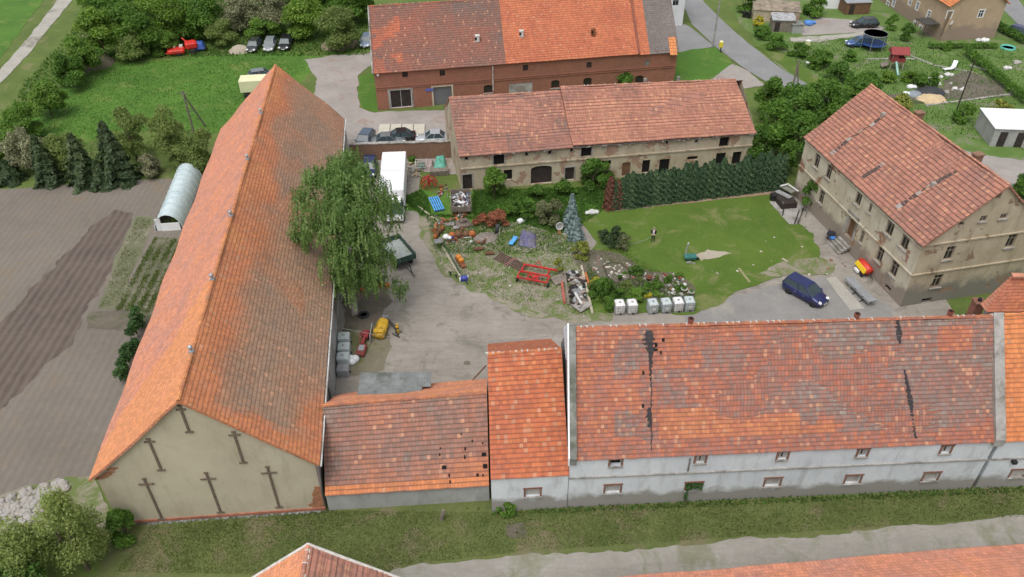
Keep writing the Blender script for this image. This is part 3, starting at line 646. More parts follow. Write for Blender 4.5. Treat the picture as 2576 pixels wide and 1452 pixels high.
# dark repair seams running down the slope
def seam(h,R,pts,w,name,mat,lift=.03,roof=None):
    E0,E1,R0,R1=R; n=(E1-E0).cross(R0-E0).normalized(); ud=(E1-E0).normalized(); mb=MB(); rf_=roof or h.rf; rr=random.Random(int(pts[0][0])); Q=[]
    for i in range(len(pts)-1):
        m_=max(2,int(abs(pts[i+1][1]-pts[i][1])/5))
        for k in range(m_): t_=k/m_; p=hitpx(rf_,pts[i][0]*(1-t_)+pts[i+1][0]*t_,pts[i][1]*(1-t_)+pts[i+1][1]*t_); Q.append((p,w[i]*(1-t_)+w[i+1]*t_)) if p is not None else None
    for i in range(len(Q)-1):
        a,wa=Q[i];b,wb=Q[i+1]; wa*=rr.uniform(.5,1.25); wb*=rr.uniform(.5,1.25); j_=rr.uniform(-.04,.04); c=[snap(rf_,q,n)+n*lift for q in (b-ud*(wb-j_),b+ud*(wb+j_),a+ud*(wa+j_),a-ud*(wa-j_))]; mb.face(c)
    return mb.build(name,mat,h.root,True)
M_tar=plain('tarred_seam',(.035,.03,.032),.8,.4,3,bump=.3)
seam(main,main_g,[(1632,832),(1633,862),(1637,890),(1636,925),(1638,960),(1638,1010),(1636,1050),(1640,1100),(1638,1138)],[.28,.42,.15,.1,.05,.04,.07,.04,.04],'roof_seam',M_tar)
seam(main,main_g,[(1632,1025),(1633,1045),(1634,1080)],[.1,.2,.1],'roof_seam',M_tar,.036)
seam(main,main_g,[(2257,805),(2262,840),(2262,870)],[.12,.2,.04],'roof_seam',M_tar)
seam(main,main_g,[(2275,930),(2284,975),(2290,1010),(2296,1060),(2305,1108)],[.05,.14,.2,.06,.1],'roof_seam',M_tar)
rooftile_patch(main,main_g,[(1668,855,1,1),(1649,880,1.6,.6),(1662,887,.6,1),(1650,900-32,1,1),(1618,938,.8,1),(1617,1021,.8,1)],M_void,'roof_hole',.18,.26)
# roof chimneys stumps
for px,py,s in ((1737,818,.0),(2455-300,803,0),(2390,797,0)):
    k=min((i/400 for i in range(401)),key=lambda k:abs(proj(main_g[2].lerp(main_g[3],k))[0]-px)); q=main_g[2].lerp(main_g[3],k)+Vector((0,.12,0)); mb=MB(); mb.tube(q-Vector((0,0,.3)),q+Vector((0,0,.42)),.17,.17,12); mb.tube(q+Vector((0,0,.3)),q+Vector((0,0,.46)),.21,.21,12,cap=False); mb.lathe([(.12,.43),(.12,.47)],q,12,1); mb.build('vent_pipe',[plain('clay_pipe',(.22,.07,.045),.8,.3,3),M_void],main.root,True)
# parapets
def parapet(h,e,u0,u1,zoff,w,mats,name,drop=.0,over=.35,front=.1,facew=None):
    """fire wall following the gable: from front eave to ridge and down the back"""
    a,d,L,n=h.fr(e); r=h.ra if e==3 else h.rb; ur=(r-a).dot(d); pts=[(-.3,h.he-.35),(-.3,h.he+zoff),(ur,r.z+zoff+.1),(L+.3,h.he+zoff),(L+.3,h.he-.35)] 
    mb=MB(); o0,o1=w; A=[h.P(e,u,z,o0) for u,z in pts]; B=[h.P(e,u,z,o1) for u,z in pts]
    mb.face(B,1); mb.face(list(reversed(A)),0)
    for i in range(len(pts)): j=(i+1)%len(pts); mb.face((A[i],A[j],B[j],B[i]),0)
    return mb.build(name,mats,h.root,True)
parapet(main,3,0,0,.32,(-.42,.04),[M_concd,M_concd],'parapet')
a,d,L,n=main.fr(3); r=main.ra; ur=(r-a).dot(d)
mb=MB(); pts=[(-.32+L+.3,5.0),(L+.3,5.75),(ur,12.6),(ur,11.9),(L,4.9)]
P3=[(L+.02,4.85),(L+.32,5.6),(ur+.0,12.66),(0-.3,5.7),(-.3,5.3),(ur,11.95)]
def strip(P,o0,o1): 
    mb.face([main.P(3,u,z,o1) for u,z in P]); mb.face([main.P(3,u,z,o0) for u,z in reversed(P)])
    for i in range(len(P)): j=(i+1)%len(P); mb.face([main.P(3,*P[i],o0),main.P(3,*P[j],o0),main.P(3,*P[j],o1),main.P(3,*P[i],o1)])
strip([(L+.34,5.0),(L+.34,5.72),(ur,12.72),(ur,12.05)],.05,.16)
mb.build('verge_flashing',M_white,main.root,True)
mb=MB(); strip([(ur-.1,12.68),(ur,12.0),(ur,9.2),(.4,8.6),(.4,6.0)][:0] or [(ur,12.6),(ur,9.3),(ur-3.4,9.3)],.05,.12)
for k in range(7): u=ur-.25-k*.42; zt=12.6-(k*.42+.25)*.97; mb.box(main.P(3,u,(zt+9.3)/2,.14),(.03,.06,zt-9.3))
mb.build('gable_cladding',plain('white_corrugated',(.62,.65,.69),.5,.1,2),main.root,True)
parapet(main,1,0,0,.28,(-.35,.35),[M_conc,M_conc],'parapet')
# ======== right-hand continuation ========
B0=(A1[0]+.3,A1[1]); B1=(A1[0]+22,A1[1]+1.0)
C=backc(B0,B1,(B0[0]+.2,r1[1]),(B1[0],r1[1]+1)) 
cont=simplehouse('end_range','end range with an even orange roof, right of the grey parapet','farm building',C,5.35,(B0[0],r1[1],12.3),(B1[0],r1[1]+1,12.3),P_white,T_fresh,lambda a,b,u,v:.4+.2*wear_noise(u,v,.5),lambda a,b,u,v:.4,.16,.0,.34,14,None,.03,.04,T_fresh)
winpx(cont,0,2560,1191,1.0,.8,shut,depth=.12)
finish(cont); mb=MB(); a,d,L,n=cont.fr(0); cont.bx(mb,0,L/2,zl,.05,L,.1,.12); mb.build('cornice',M_conc,cont.root,True)
mb=MB(); q=cont.P(0,cont.hit(0,2549,1158)[0],cont.hit(0,2549,1158)[1],.15); mb.box(q,(.3,.3,.28)); mb.build('wall_lamp',M_black,cont.root,True)
# hipped house behind the end range (mostly outside the frame)
hz=9.0; cA=zpx((2482,784),7.0); cR=zpx((2545,695),10.2)
t=thing('corner_house','orange hip roof rising behind the end range at the right edge','house',(cA[0],cA[1],0))
X0,Y0=cA[0],cA[1]; Yb=2*cR[1]-Y0; mb=MB(); roof_slope(mb,(X0,Yb,7),(X0,Y0,7),(cR[0],cR[1],10.2),(cR[0],cR[1]+.01,10.2),.3,.04,wear=lambda a,b,u,v:.3+.3*wear_noise(u,v,.5),seed=4); 
roof_slope(mb,(X0,Y0,7),(X0+14,Y0,7),(X0+14,cR[1],10.2),(cR[0],cR[1],10.2),.3,.04,wear=lambda a,b,u,v:.3+.3*wear_noise(u,v,.5),seed=5); roof_slope(mb,(X0+14,Yb,7),(X0,Yb,7),(cR[0],cR[1],10.2),(X0+14,cR[1],10.2),.3,.04,wear=lambda a,b,u,v:.4,seed=6); mb.build('roof',T_barnW,t,True)
mb=MB(); mb.box((X0+7.2,cR[1],3.5),(13.8,Yb-Y0-.4,6.9)); mb.build('wall',P_low,t,True); ridge(t,(cR[0]-.1,cR[1],10.3),(X0+14,cR[1],10.3),T_red,None,r=.3)
q=G(2449,790,4.5); cu=MB(); cu.box((q.x,q.y,2.9),(.75,.75,5.8)); cu.box((q.x,q.y,5.85),(.9,.9,.18)); cu.lathe([(.16,5.9),(.16,6.2)],(q.x,q.y,0),10,1)
tt=thing('chimney_stack','square brick chimney standing behind the stable roof near the parapet','chimney',(q.x,q.y,0)); cu.build('stack',[bricks('chimney_brick',(.26,.08,.05),(.32,.12,.08)),M_black],tt,True)
# ======== roofless-looking old manor, right ========
un=Vector((math.cos(1.783),math.sin(1.783))); vn=Vector((un.y,-un.x)); Nn=Vector((36.6,58.2)); LL,WW=20.9,12.6
C=[Nn+un*LL,Nn,Nn+vn*WW,Nn+vn*WW+un*LL]; mid1=Nn+vn*WW/2; ra=(mid1+un*LL); 
manor=simplehouse('old_manor','three-storey ochre house with peeling walls and a red roof crossed by ladder-like gaps','house',C,7.25,(ra.x,ra.y,12.45),(mid1.x,mid1.y,12.45),[P_manor,P_manorS,P_manor,P_manor],T_red,
  lambda a,b,u,v:min(1,max(0,.42+.3*wear_noise(u,v,.4)+.12*wear_noise(u,v,1.2)+(.12 if a>.7 else 0))),lambda a,b,u,v:.4,.25,.25,.42,17,None,.07,.06,T_red,None,.03,.15)
M_frame=plain('old_window_frame',(.30,.26,.20),.8,.2,3); ow=opening(M_darkpane:=plain('dark_pane',(.03,.026,.025),.35,.3,2),frame=M_frame,sill=M_conc,name='window')
br=opening(M_void,name='open_window'); dw=plain('boarded',(.055,.042,.036),.8,.4,3)
for px,py,w_,hh in ((2055,404,.95,1.7),(2085,432,.95,1.7),(2160,497,.95,1.7),(2239,572,1.05,1.75),(2277,606,1.05,1.75)): winpx(manor,0,px,py,w_,hh,ow,depth=.2)
winpx(manor,0,2190,521,.45,1.3,ow,depth=.15)
for px,py,w_,hh in ((2066,496,.9,1.55),(2040,466,.9,1.3),(2213,641,.95,1.6),(2249,676,1.0,1.6)): winpx(manor,0,px,py,w_,hh,ow,depth=.2)
winpx(manor,0,2168,596,.5,1.35,ow,depth=.15)
winpx(manor,0,2140,571,1.3,2.5,opening(M_brownwood,surround=M_conc,name='entrance_door',sw=.3),depth=.35)
winpx(manor,0,2233,724,.9,.45,br,depth=.3)
for px,py,w_,hh in ((2389,637,.95,1.5),(2544,606,.95,1.5),(2358,707,.95,1.5)): winpx(manor,1,px,py,w_,hh,ow,depth=.2)
winpx(manor,1,2325,770,1.1,1.9,br,depth=.4)
for px,py,w_,hh in ((2474,550,.7,.6),(2525,544,.7,.55)): winpx(manor,1,px,py,w_,hh,ow,depth=.15)
for px,py,w_,hh,ar in ((2393-2,566+26,.6,.15,.25),(2512,493,.5,.6,.25),):
    if py>560: px,py=2417,568-2
    winpx(manor,1,px+0,py,w_,hh,br,ar,depth=.3)
winpx(manor,1,2403,756,.9,.3,br,depth=.3)
Mg=finish(manor)
for e in (0,1):
    a,d,L,n=manor.fr(e)
    for zz in (3.75,6.75 if e==0 else 7.05): mb=MB(); manor.bx(mb,e,L/2,zz,.05,L+.1,.14,.14); mb.build('string_course',P_manor if e==0 else P_manorS,manor.root,True)
def ladder(h,R,p0,p1,w,mat_gap,mat_t,lift=.03):
    E0,E1,R0,R1=R; n=(E1-E0).cross(R0-E0).normalized(); a=hitpx(h.rf,*p0); b=hitpx(h.rf,*p1); d=(b-a); L=d.length; d.normalize(); s_=n.cross(d); mb=MB()
    k=max(3,int(L/.42)); rng=random.Random(int(L*7))
    for i in range(k):
        q=a+d*(L*i/k); j=rng.uniform(-.08,.08); ww=w*rng.uniform(.6,1.15); c=[q+s_*(-ww/2+j),q+d*(L/k*.97)+s_*(-ww/2+j),q+d*(L/k*.97)+s_*(ww/2+j),q+s_*(ww/2+j)]
        mb.face([snap(h.rf,x,n)+n*lift for x in c],0 if rng.random()<.78 else 1)
    mb.build('roof_gap',[mat_gap,mat_t],h.root,True)
M_gap=plain('exposed_batten_gap',(.085,.06,.055),.9,.45,4); M_gapl=plain('grey_patch',(.34,.30,.27),.8,.2,3)
for p0,p1,w_ in (((2092,388),(2141,347),.5),((2141,347),(2190,315),.16),((2190,318),(2222,290),.5),((2170,446),(2225,411),.5),((2256,523),(2318,482),.5),((2318,482),(2350,455),.16),((2350,462),(2406,432),.45)): ladder(manor,Mg,p0,p1,w_,M_gap,M_gapl)
mb=MB(); 
for px,py,z in ((2222,290,.3),(2348,485-20,.3)): 
    p=onplane(px,py,Mg[0],(Mg[1]-Mg[0]).cross(Mg[2]-Mg[0]).normalized()); mb.box(p,(.4,.4,.5))
mb.build('vent_stub',M_gapl,manor.root,True)
for px,py in ((2303,290),(2443,395)):
    k=min((i/200 for i in range(201)),key=lambda k:abs(proj(Mg[2].lerp(Mg[3],k))[1]-py)); q=Mg[2].lerp(Mg[3],k)+Vector((.6,.1,0)); mb=MB(); mb.box(q+Vector((0,0,-.2)),(.8,.6,.9),1.78+PI/2); mb.box(q+Vector((0,0,.27)),(.95,.75,.12),1.78+PI/2); mb.build('chimney',B_old,manor.root,True)
# entrance steps
p=manor.P(0,manor.hit(0,2140,571)[0],0,.7); s_=MB(); an=math.atan2(-un.y,-un.x)
for k in range(4): s_.box((p.x-manor.fr(0)[3].x*(-.0)+manor.fr(0)[3].x*(.0+.3*(1.5-k)),p.y+manor.fr(0)[3].y*.3*(1.5-k),.12+k*.2),(2.0,.34,.24+.0),an)
s_.build('step',M_conc,manor.root,True)
# ======== long cream stable, middle ========
C_=[(-5.75,79.65),(28.55,84.95)]; r0=zpx((1132,247),8.75); r1=zpx((1866,203),9.0)
C=backc(C_[0],C_[1],r0,r1)
cream=simplehouse('cream_stable','long low cream stable with crumbling plaster, broken eaves and a two-part red roof','farm building',C,4.85,r0,r1,P_cream,T_red,lambda a,b,u,v:.5,None,.35,.1,.36,21,None,.1,.05,T_red,None,.05,.12)
gap=opening(M_void,surround=None,name='open_window'); gapf=opening(M_void,surround=M_conc,name='open_window',sw=.13); slitf=opening(M_void,surround=M_conc,name='slit_window',sw=.12)
for px,py in ((1173,397),(1325,387),(1383,383),(1438,376),(1678,358),(1752,354)): winpx(cream,0,px,py,.32,.62,slitf,depth=.25)
winpx(cream,0,1255,400,1.25,1.5,gapf); winpx(cream,0,1475,380,1.25,1.45,gapf); winpx(cream,0,1822,358,1.2,1.3,gap,depth=.35)
winpx(cream,0,1742,398,1.3,.45,gap)
winpx(cream,0,1362,443,2.5,2.0,opening(M_darkwood,name='stable_gate'),.35,depth=.25)
dk=opening(M_darkwood,name='stable_door',surround=M_conc,sw=.12)
for px,py,w_,hh in ((1176,458,1.1,2.0),(1433,437,1.1,1.7),(1625,419,.95,1.7),(1671,417,1.25,1.75),(1812,402,1.2,1.8),(1853,398,1.1,1.7)): winpx(cream,0,px,py,w_,hh,dk if px<1500 else gap)
winpx(cream,0,1575,426,1.0,1.8,opening(M_brownwood,name='stable_door'),depth=.12)
winpx(cream,0,1278,440,1.0,1.3,gap); winpx(cream,0,1525,410,1.2,.6,gap)
cream.walls(P_cream); E0,E1=eave(cream,0,.35,.1); R0,R1=gridge(cream,.1); F0,F1=eave(cream,2,.35,.1)
ks=.371
def cw1(a,b,u,v): return min(1,max(0,.66+.3*wear_noise(u,v,.35)+.1*wear_noise(u,v,1.3)-(.25 if .3<a<.45 and b<.25 else 0)-(.2 if a<.06 and b<.1 else 0)))
def cw2(a,b,u,v): return min(1,max(0,.26+.3*wear_noise(u,v,.3)+.1*wear_noise(u,v,1.3)+(.25 if b>.75 and a<.45 else 0)-(.22 if .16<a<.3 and b<.55 else 0)))
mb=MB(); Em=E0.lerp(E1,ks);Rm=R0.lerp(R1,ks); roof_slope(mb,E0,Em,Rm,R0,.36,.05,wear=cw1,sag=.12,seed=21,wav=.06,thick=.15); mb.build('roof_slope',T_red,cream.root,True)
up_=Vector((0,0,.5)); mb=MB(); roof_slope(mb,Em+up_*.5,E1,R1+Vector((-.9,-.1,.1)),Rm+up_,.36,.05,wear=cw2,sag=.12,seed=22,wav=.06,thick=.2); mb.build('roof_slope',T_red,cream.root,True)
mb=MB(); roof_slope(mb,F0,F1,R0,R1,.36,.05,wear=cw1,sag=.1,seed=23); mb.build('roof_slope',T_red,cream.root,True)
ridge(cream.root,R0,Rm,T_red,(M_mortar,.2,1),r=.15,wear=.3); ridge(cream.root,Rm+up_,R1+Vector((-.9,-.1,.15)),T_red,(M_mortar,.2,1),r=.15,wear=.3)
cm=MB(); a,d,L,n=cream.fr(0); cream.bx(cm,0,L*.5,2.92,.05,L,.16,.14); cm.build('string_course',P_cream,cream.root,True)
cm=MB(); cm.tube(E0+Vector((0,.2,-.1)),E1+Vector((0,.2,-.1)),.07,.07,5); rng=random.Random(4); M_debris=plain('eave_debris',(.26,.23,.2),.9,.4,3)
for i in range(170):
    k=rng.random(); q=E0.lerp(E1,k)+Vector((0,.2,-.08)); cm.box(q+Vector((rng.uniform(-.2,.2),rng.uniform(-.1,.15),rng.uniform(-.16,.12))),(rng.uniform(.15,.7),rng.uniform(.06,.3),rng.uniform(.03,.12)),rng.uniform(-.5,.7),rx=rng.uniform(-.5,.5))
cm.build('broken_eave',M_debris,cream.root,True)
for px,py in ((1617,216),(1701,212)):
    q=R0.lerp(R1,(px-1132)/(1866-1132)); mb=MB(); mb.box(q+Vector((0,.3,.3)),(.35,.35,.9)); mb.build('chimney_stub',M_concd,cream.root,True)
# ======== brick barn at the back ========
K0=(-18.15,100.95); K1=(23.3,108.15); r0=zpx((929,17),11.6); d_=(Vector(K1)-Vector(K0)).normalized(); kl=(Vector(K1)-Vector(K0)).length; r1v=Vector(r0[:2])+d_*kl
C=backc(K0,K1,r0,(r1v.x,r1v.y))
kb=House('brick_barn','big red-brick barn with a half brown, half bright orange roof and a grey slated end','barn',C,5.55,r0,(r1v.x,r1v.y,11.6))
av=opening(M_darkwood,name='arched_window')
for px,py in ((1019,188),(1113,185),(1322,172),(1482,165)): winpx(kb,0,px,py,.75,.75,av,.12,depth=.15)
winpx(kb,0,1628,159,.7,.8,opening(M_concd,name='blind_window'),depth=.1)
for px,py in ((1228,226),(1397,214),(1478,208),(1608,202)): winpx(kb,0,px,py,1.2,.9,opening(M_darkpane,name='arched_window',sill=M_conc),.25,depth=.2)
winpx(kb,0,1009,249,2.9,2.6,opening(M_darkwood,frame=M_white,surround=M_conc,name='double_gate',cross=False,bars=1,sw=.25),depth=.2)
winpx(kb,0,1114,243,2.5,2.9,opening(plain('roller_shutter',(.15,.15,.16),.6,.12,1),surround=plain('cream_lintel',(.5,.44,.32),.8,.1,2),name='roller_gate',sw=.22),depth=.2)
winpx(kb,0,1310,222,3.3,1.5,opening(plain('whitewashed_panel',(.42,.42,.40),.8,.3,1,dirt=(.26,.22,.2)),name='whitewashed_bay'),depth=.06)
kb.walls([B_red]*4)
E0,E1=eave(kb,0,.3,.15); R0,R1=gridge(kb,.15); F0,F1=eave(kb,2,.3,.15)
def kw(a,b,u,v):
    if a<.5+.0*b: return min(1,max(0,.66+.3*wear_noise(u,v,.25)+.2*(a-.25)+(.15 if b>.6 and a>.3 else 0)-(.3 if a<.12 and wear_noise(u,v,.4)>.1 else 0)))
    return max(0,.12+.12*wear_noise(u,v,.4))
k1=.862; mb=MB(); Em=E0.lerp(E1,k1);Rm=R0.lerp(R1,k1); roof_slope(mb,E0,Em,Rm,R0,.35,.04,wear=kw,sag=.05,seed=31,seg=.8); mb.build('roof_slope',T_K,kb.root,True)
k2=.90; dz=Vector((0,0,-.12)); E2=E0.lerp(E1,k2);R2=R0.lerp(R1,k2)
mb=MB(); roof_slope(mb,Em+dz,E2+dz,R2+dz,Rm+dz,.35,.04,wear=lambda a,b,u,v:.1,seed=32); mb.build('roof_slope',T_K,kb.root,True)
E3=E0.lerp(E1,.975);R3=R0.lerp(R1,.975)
mb=MB(); roof_slope(mb,E2+dz,E1+dz,R1+dz,R2+dz,.35,.03,wear=lambda a,b,u,v:.5+.5*wear_noise(u,v,.3),seed=33); mb.build('slate_roof',T_gray,kb.root,True)
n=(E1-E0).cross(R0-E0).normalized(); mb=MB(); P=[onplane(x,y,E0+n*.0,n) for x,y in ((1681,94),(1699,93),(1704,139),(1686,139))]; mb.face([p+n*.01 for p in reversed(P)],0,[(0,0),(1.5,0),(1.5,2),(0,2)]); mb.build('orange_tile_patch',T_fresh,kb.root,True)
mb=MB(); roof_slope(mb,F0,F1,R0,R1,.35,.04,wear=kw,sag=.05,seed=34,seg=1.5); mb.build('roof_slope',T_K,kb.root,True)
mb=MB(); 
for i in range(1): pass
q0,q1=Em+n*.1,Rm+n*.1; mb.path([q0,q1],.16,6); mb.build('roof_valley',plain('valley_tiles',(.24,.09,.06),.9,.3,4),kb.root,True)
q0,q1=E0+n*.06,R0+n*.06; mb=MB(); mb.path([q0,q1],.12,6); mb.build('verge',M_conc,kb.root,True)
ridge(kb.root,R0,R1,T_K,(M_mortar,.5,1),r=.16,wear=.5)
a,d,L,n_=kb.fr(0)
for zz in (3.25,3.0): mb=MB(); kb.bx(mb,0,L/2,zz,.04,L,.12,.1); mb.build('brick_ledge',B_red,kb.root,True)
mb=MB(); u,z=kb.hit(0,1240,190,.1); mb.tube(kb.P(0,u,5.2,.1),kb.P(0,u,1.6,.1),.07,.07,8); mb.build('downpipe',M_dull,kb.root,True)
mb=MB(); u,z=kb.hit(0,1080,226,.05); kb.bx(mb,0,u,z,.08,1.0,.38,.05); mb.build('blue_sign',plain('blue_sign',(.10,.13,.42),.5,.05,1),kb.root,True)
for px,py in ((1201,104),(1312,92),(1492,88)):
    p=onplane(px,py,E0,n); mb=MB(); mb.box(p+Vector((0,0,.35)),(.55,.5,.8)); mb.box(p+Vector((0,0,.8)),(.62,.6,.12)); mb.box(p+Vector((-.18,-.27,.45)),(.25,.06,.35),mi=1); mb.build('roof_hatch',[M_dull if px!=1492 else M_rust,M_void],kb.root,True)
q=kb.P(0,kb.hit(0,950,185)[0],5.1,.12); mb=MB(); mb.box(q,(.25,.2,.25)); mb.build('wall_light',M_white,kb.root,True)
q=kb.P(0,kb.hit(0,1692,148)[0],5.0,.12); mb=MB(); mb.box(q,(.22,.2,.22)); mb.build('wall_light',M_white,kb.root,True)
# ======== block far behind the brick barn =======
F=G(1340,6,0); t=thing('far_cottage','pale cottage wall with dark openings just showing above the brick barn ridge','house',(-2,129,0)); mb=MB(); fxa=G(1345,3,3).x; fxb=G(1625,3,3).x; fxc=(fxa+fxb)/2; mb.box((fxc,128.5,2.3),(fxb-fxa,7,4.6),.05); mb.build('wall',P_cream,t,True)
for px in (1385-20,1415,1520,1600): 
    mb=MB(); q=G(px,3,2.6); mb.box((q.x,124.9+.05*(q.x-fxc),2.6),(1.0,.12,1.2),.05); mb.build('window',M_darkpane,t,True)
mb=MB(); mb.box((fxc,128.5,4.75),(fxb-fxa+.6,8,.3),.05); mb.build('roof',T_barnW,t,True)
# ======== white house at the top =======
q=G(1700,66,0); t=thing('white_house','white rendered house with a grey window beside the road at the top edge','house',(q.x,q.y,0))
wh=House('tmp','x','x',[(q.x-5,q.y-.3),(q.x+1.1,q.y+.2),(q.x+.5,q.y+10),(q.x-5.5,q.y+9.5)],6.5); bpy.data.objects.remove(t); wh.root.name='white_house'; tag(wh.root,'white rendered house with a grey window beside the road at the top edge','house')
winpx(wh,0,1700,5,1.0,1.2,opening(M_glass,frame=M_gray,name='window'),depth=.12); wh.walls(plaster('white_render',(.62,.63,.64),(.70,.71,.72),(.4,.4,.38),.3))
mb=MB(); mb.box((q.x-2.2,q.y+4.8,6.6),(7,10.5,.25),.07); mb.build('roof',T_red,wh.root,True)
# ======== tan apartment house, top right =======
ta=G(2355,110,0); tb=G(2490,118-20,0); tc=G(2222,30,0)
a1=G(2362,104,0); 
n0=Vector((a1.x,a1.y)); e0=Vector((G(2500,96,0).x,G(2500,96,0).y)); f0=Vector((G(2200,-8,0).x,G(2200,-8,0).y))
vv=(e0-n0); uu=(f0-n0)
th=House('tan_house','tan two-storey house with white windows, a red roof and a dark porch','house',[f0,n0,e0,f0+vv],5.9,(*( (f0+vv*.5)),9.4),(*((n0+vv*.5)),9.4))
ww=opening(M_glass,frame=M_white,surround=M_white,name='window',sw=.12)
P_tan=plaster('tan_render',(.40,.29,.19),(.47,.35,.24),(.3,.22,.15),.3,low=(2.6,(.30,.22,.17)))
for px,py in ((2388,38),(2468,35)): winpx(th,1,px,py,.85,1.2,ww,depth=.12)
for px,py in ((2308,16),(2336,38),(2290,4),(2248,8),(2232,14),(2300,90-25),(2314,75)): winpx(th,0,px,py,.8,1.3,ww,depth=.12)
th.walls(P_tan); E0,E1=eave(th,0,.4,.4); R0,R1=gridge(th,.4); F0,F1=eave(th,2,.4,.4)
mb=MB(); roof_slope(mb,E0,E1,R1,R0,.34,.04,wear=lambda a,b,u,v:.35,seed=41); mb.build('roof_slope',T_fresh,th.root,True)
mb=MB(); roof_slope(mb,F0,F1,R0,R1,.34,.04,wear=lambda a,b,u,v:.35,seed=42); mb.build('roof_slope',T_fresh,th.root,True)
p=th.P(0,th.fr(0)[2]-2.5,1.3,1.3); mb=MB(); mb.box(p+Vector((0,0,1.1)),(3,2.4,.12),math.atan2(th.fr(0)[1].y,th.fr(0)[1].x)); 
for s1 in(-1.3,1.3): mb.tube(p+th.fr(0)[1]*s1+th.fr(0)[3]*1.0+Vector((0,0,-1.3)),p+th.fr(0)[1]*s1+th.fr(0)[3]*1.0+Vector((0,0,1.1)),.06)
mb.build('porch_canopy',plain('dark_bitumen',(.06,.055,.05),.9,.2,2),th.root,True)
q=th.P(1,1.0,3.0,.25); mb=MB(); mb.lathe([(.02,-.05),(.3,.02),(.38,.1)],M=Matrix.Translation(q)@Matrix.Rotation(-1.1,4,'Y'),n=14); mb.build('satellite_dish',M_dull,th.root,True)
# ======== small outbuildings ============
def shed(name,label,cat,px0,px1,depth,h0,h1,wm,rm,door=None,over=.15,ang=None,thick=.08,corr=False,doors=()):
    a=G(*px0);b=G(*px1); d=(b-a);L=d.length;d.normalize(); rz=math.atan2(d.y,d.x); t=thing(name,label,cat,(a.x,a.y,0),rz)
    mb=MB(); f=.1; 
    vs=[(0,0,0),(L,0,0),(L,depth,0),(0,depth,0),(0,0,h0),(L,0,h0),(L,depth,h1),(0,depth,h1)]; mb.idx(vs,[(0,1,5,4),(1,2,6,5),(2,3,7,6),(3,0,4,7)]); mb.build('wall',wm,t)
    mb=MB(); o=over; s_=(h1-h0)/depth; q=[(-o,-o,h0-s_*o+.02),(L+o,-o,h0-s_*o+.02),(L+o,depth+o,h1+s_*o+.02),(-o,depth+o,h1+s_*o+.02)]
    if corr:
        nn=int((L+2*o)/.12); 
        for i in range(nn):
            x0=-o+(L+2*o)*i/nn; x1=-o+(L+2*o)*(i+1)/nn; z0=.035*math.sin(i*PI/1.0+.5*PI)*(1 if i%2 else -1)*0+(.035 if i%2 else 0); z1=.035 if (i+1)%2 else 0
            mb.face(((x0,-o,q[0][2]+z0),(x1,-o,q[0][2]+z1),(x1,depth+o,q[2][2]+z1),(x0,depth+o,q[2][2]+z0)))
        mb.idx([(*p[:2],p[2]-.02) for p in q]+[(*p[:2],p[2]-thick) for p in q],[(4,7,6,5),(0,4,5,1),(1,5,6,2),(2,6,7,3),(3,7,4,0)])
    else: mb.idx([(*p[:2],p[2]+thick) for p in q]+q,[(0,1,2,3),(4,7,6,5),(0,4,5,1),(1,5,6,2),(2,6,7,3),(3,7,4,0)])
    mb.build('roof',rm,t)
    for (u,w_,hh,mt) in doors: mb=MB(); mb.box((u,-.03,hh/2),(w_,.08,hh)); mb.box((u-w_*.35,-.09,hh*.5),(.04,.05,.2)); mb.build('door',mt,t)
    return t
shed('white_roof_garage','small grey garage with a bright white flat roof and dark doors','garage',(2488,368),(2640,374),5.2,2.4,2.6,P_low,M_white,doors=((1.2,.9,2,M_darkwood),(3.3,.9,2,M_darkwood)))
shed('ruined_outbuilding','ruined low outbuilding with crumbling pale walls beside the gardens','ruin',(1893,52),(2008,58),4,1.8,2.2,P_cream,plain('ruin_top',(.28,.23,.17),.95,.35,1.5,dirt=(.16,.13,.1)),doors=((6.2,.8,1.6,M_void),))
shed('tin_lean_to','small lean-to with a rusty sheet roof beside the ruined outbuilding','shed',(1940,80),(1995,82),2.6,1.9,2.2,M_wood,plain('patchy_tin',(.36,.37,.38),.6,.3,2,dirt=(.2,.14,.1)),doors=((.8,.8,1.6,M_darkwood),))
shed('concrete_bunker','little grey box shed with a dark top beside the tin lean-to','shed',(1992,85),(2018,84),1.6,1.4,1.4,P_low,M_concd)
shed('silver_roof_shed','brown wooden shed with a rounded silver sheet roof near the black car','shed',(2125,38),(2185,36),3,2.0,2.3,M_brownwood,M_zinc,doors=((1,.8,1.7,M_darkwood),))
shed('white_outbuilding','white wall of a long outbuilding at the top edge','outbuilding',(2075,22),(2150,24),4,2.8,3.0,_M['white_paint'],M_gray)
# grey corrugated canopy leaning behind low wing
can=thing('corrugated_canopy','grey corrugated canopy over the yard behind the low wing','canopy',(*G(905,990,3.2).xy,0)); Ps=[G(896,998,3.4),G(1060,990,3.4),G(1084,972,3.3),G(1085,936,3.1),G(908,938,3.1)]
mb=MB(); N_=92; a0,a1,b0,b1=G(897,999,3.5),G(1083,993,3.5),G(908,938,3.0),G(1085,936,3.0)
for i in range(N_):
    k0,k1=i/N_,(i+1)/N_; y0=0
    for j in range(6):
        s0,s1=j/6,(j+1)/6
        if k0>.87 and s0<.33: continue
        pt=lambda k,s,ii: a0.lerp(a1,k).lerp(b0.lerp(b1,k),s)+Vector((0,0,(.05 if ii%2 else 0)+.03*mn.noise(Vector((k*6,s*4,9)))))
        mb.face((pt(k0,s0,i),pt(k1,s0,i+1),pt(k1,s1,i+1),pt(k0,s1,i)))
M_eter=plain('fibre_cement',(.25,.265,.26),.85,.25,1.2,bump=.2,dirt=(.14,.15,.13)); mb.build('canopy_sheet',M_eter,can,True)
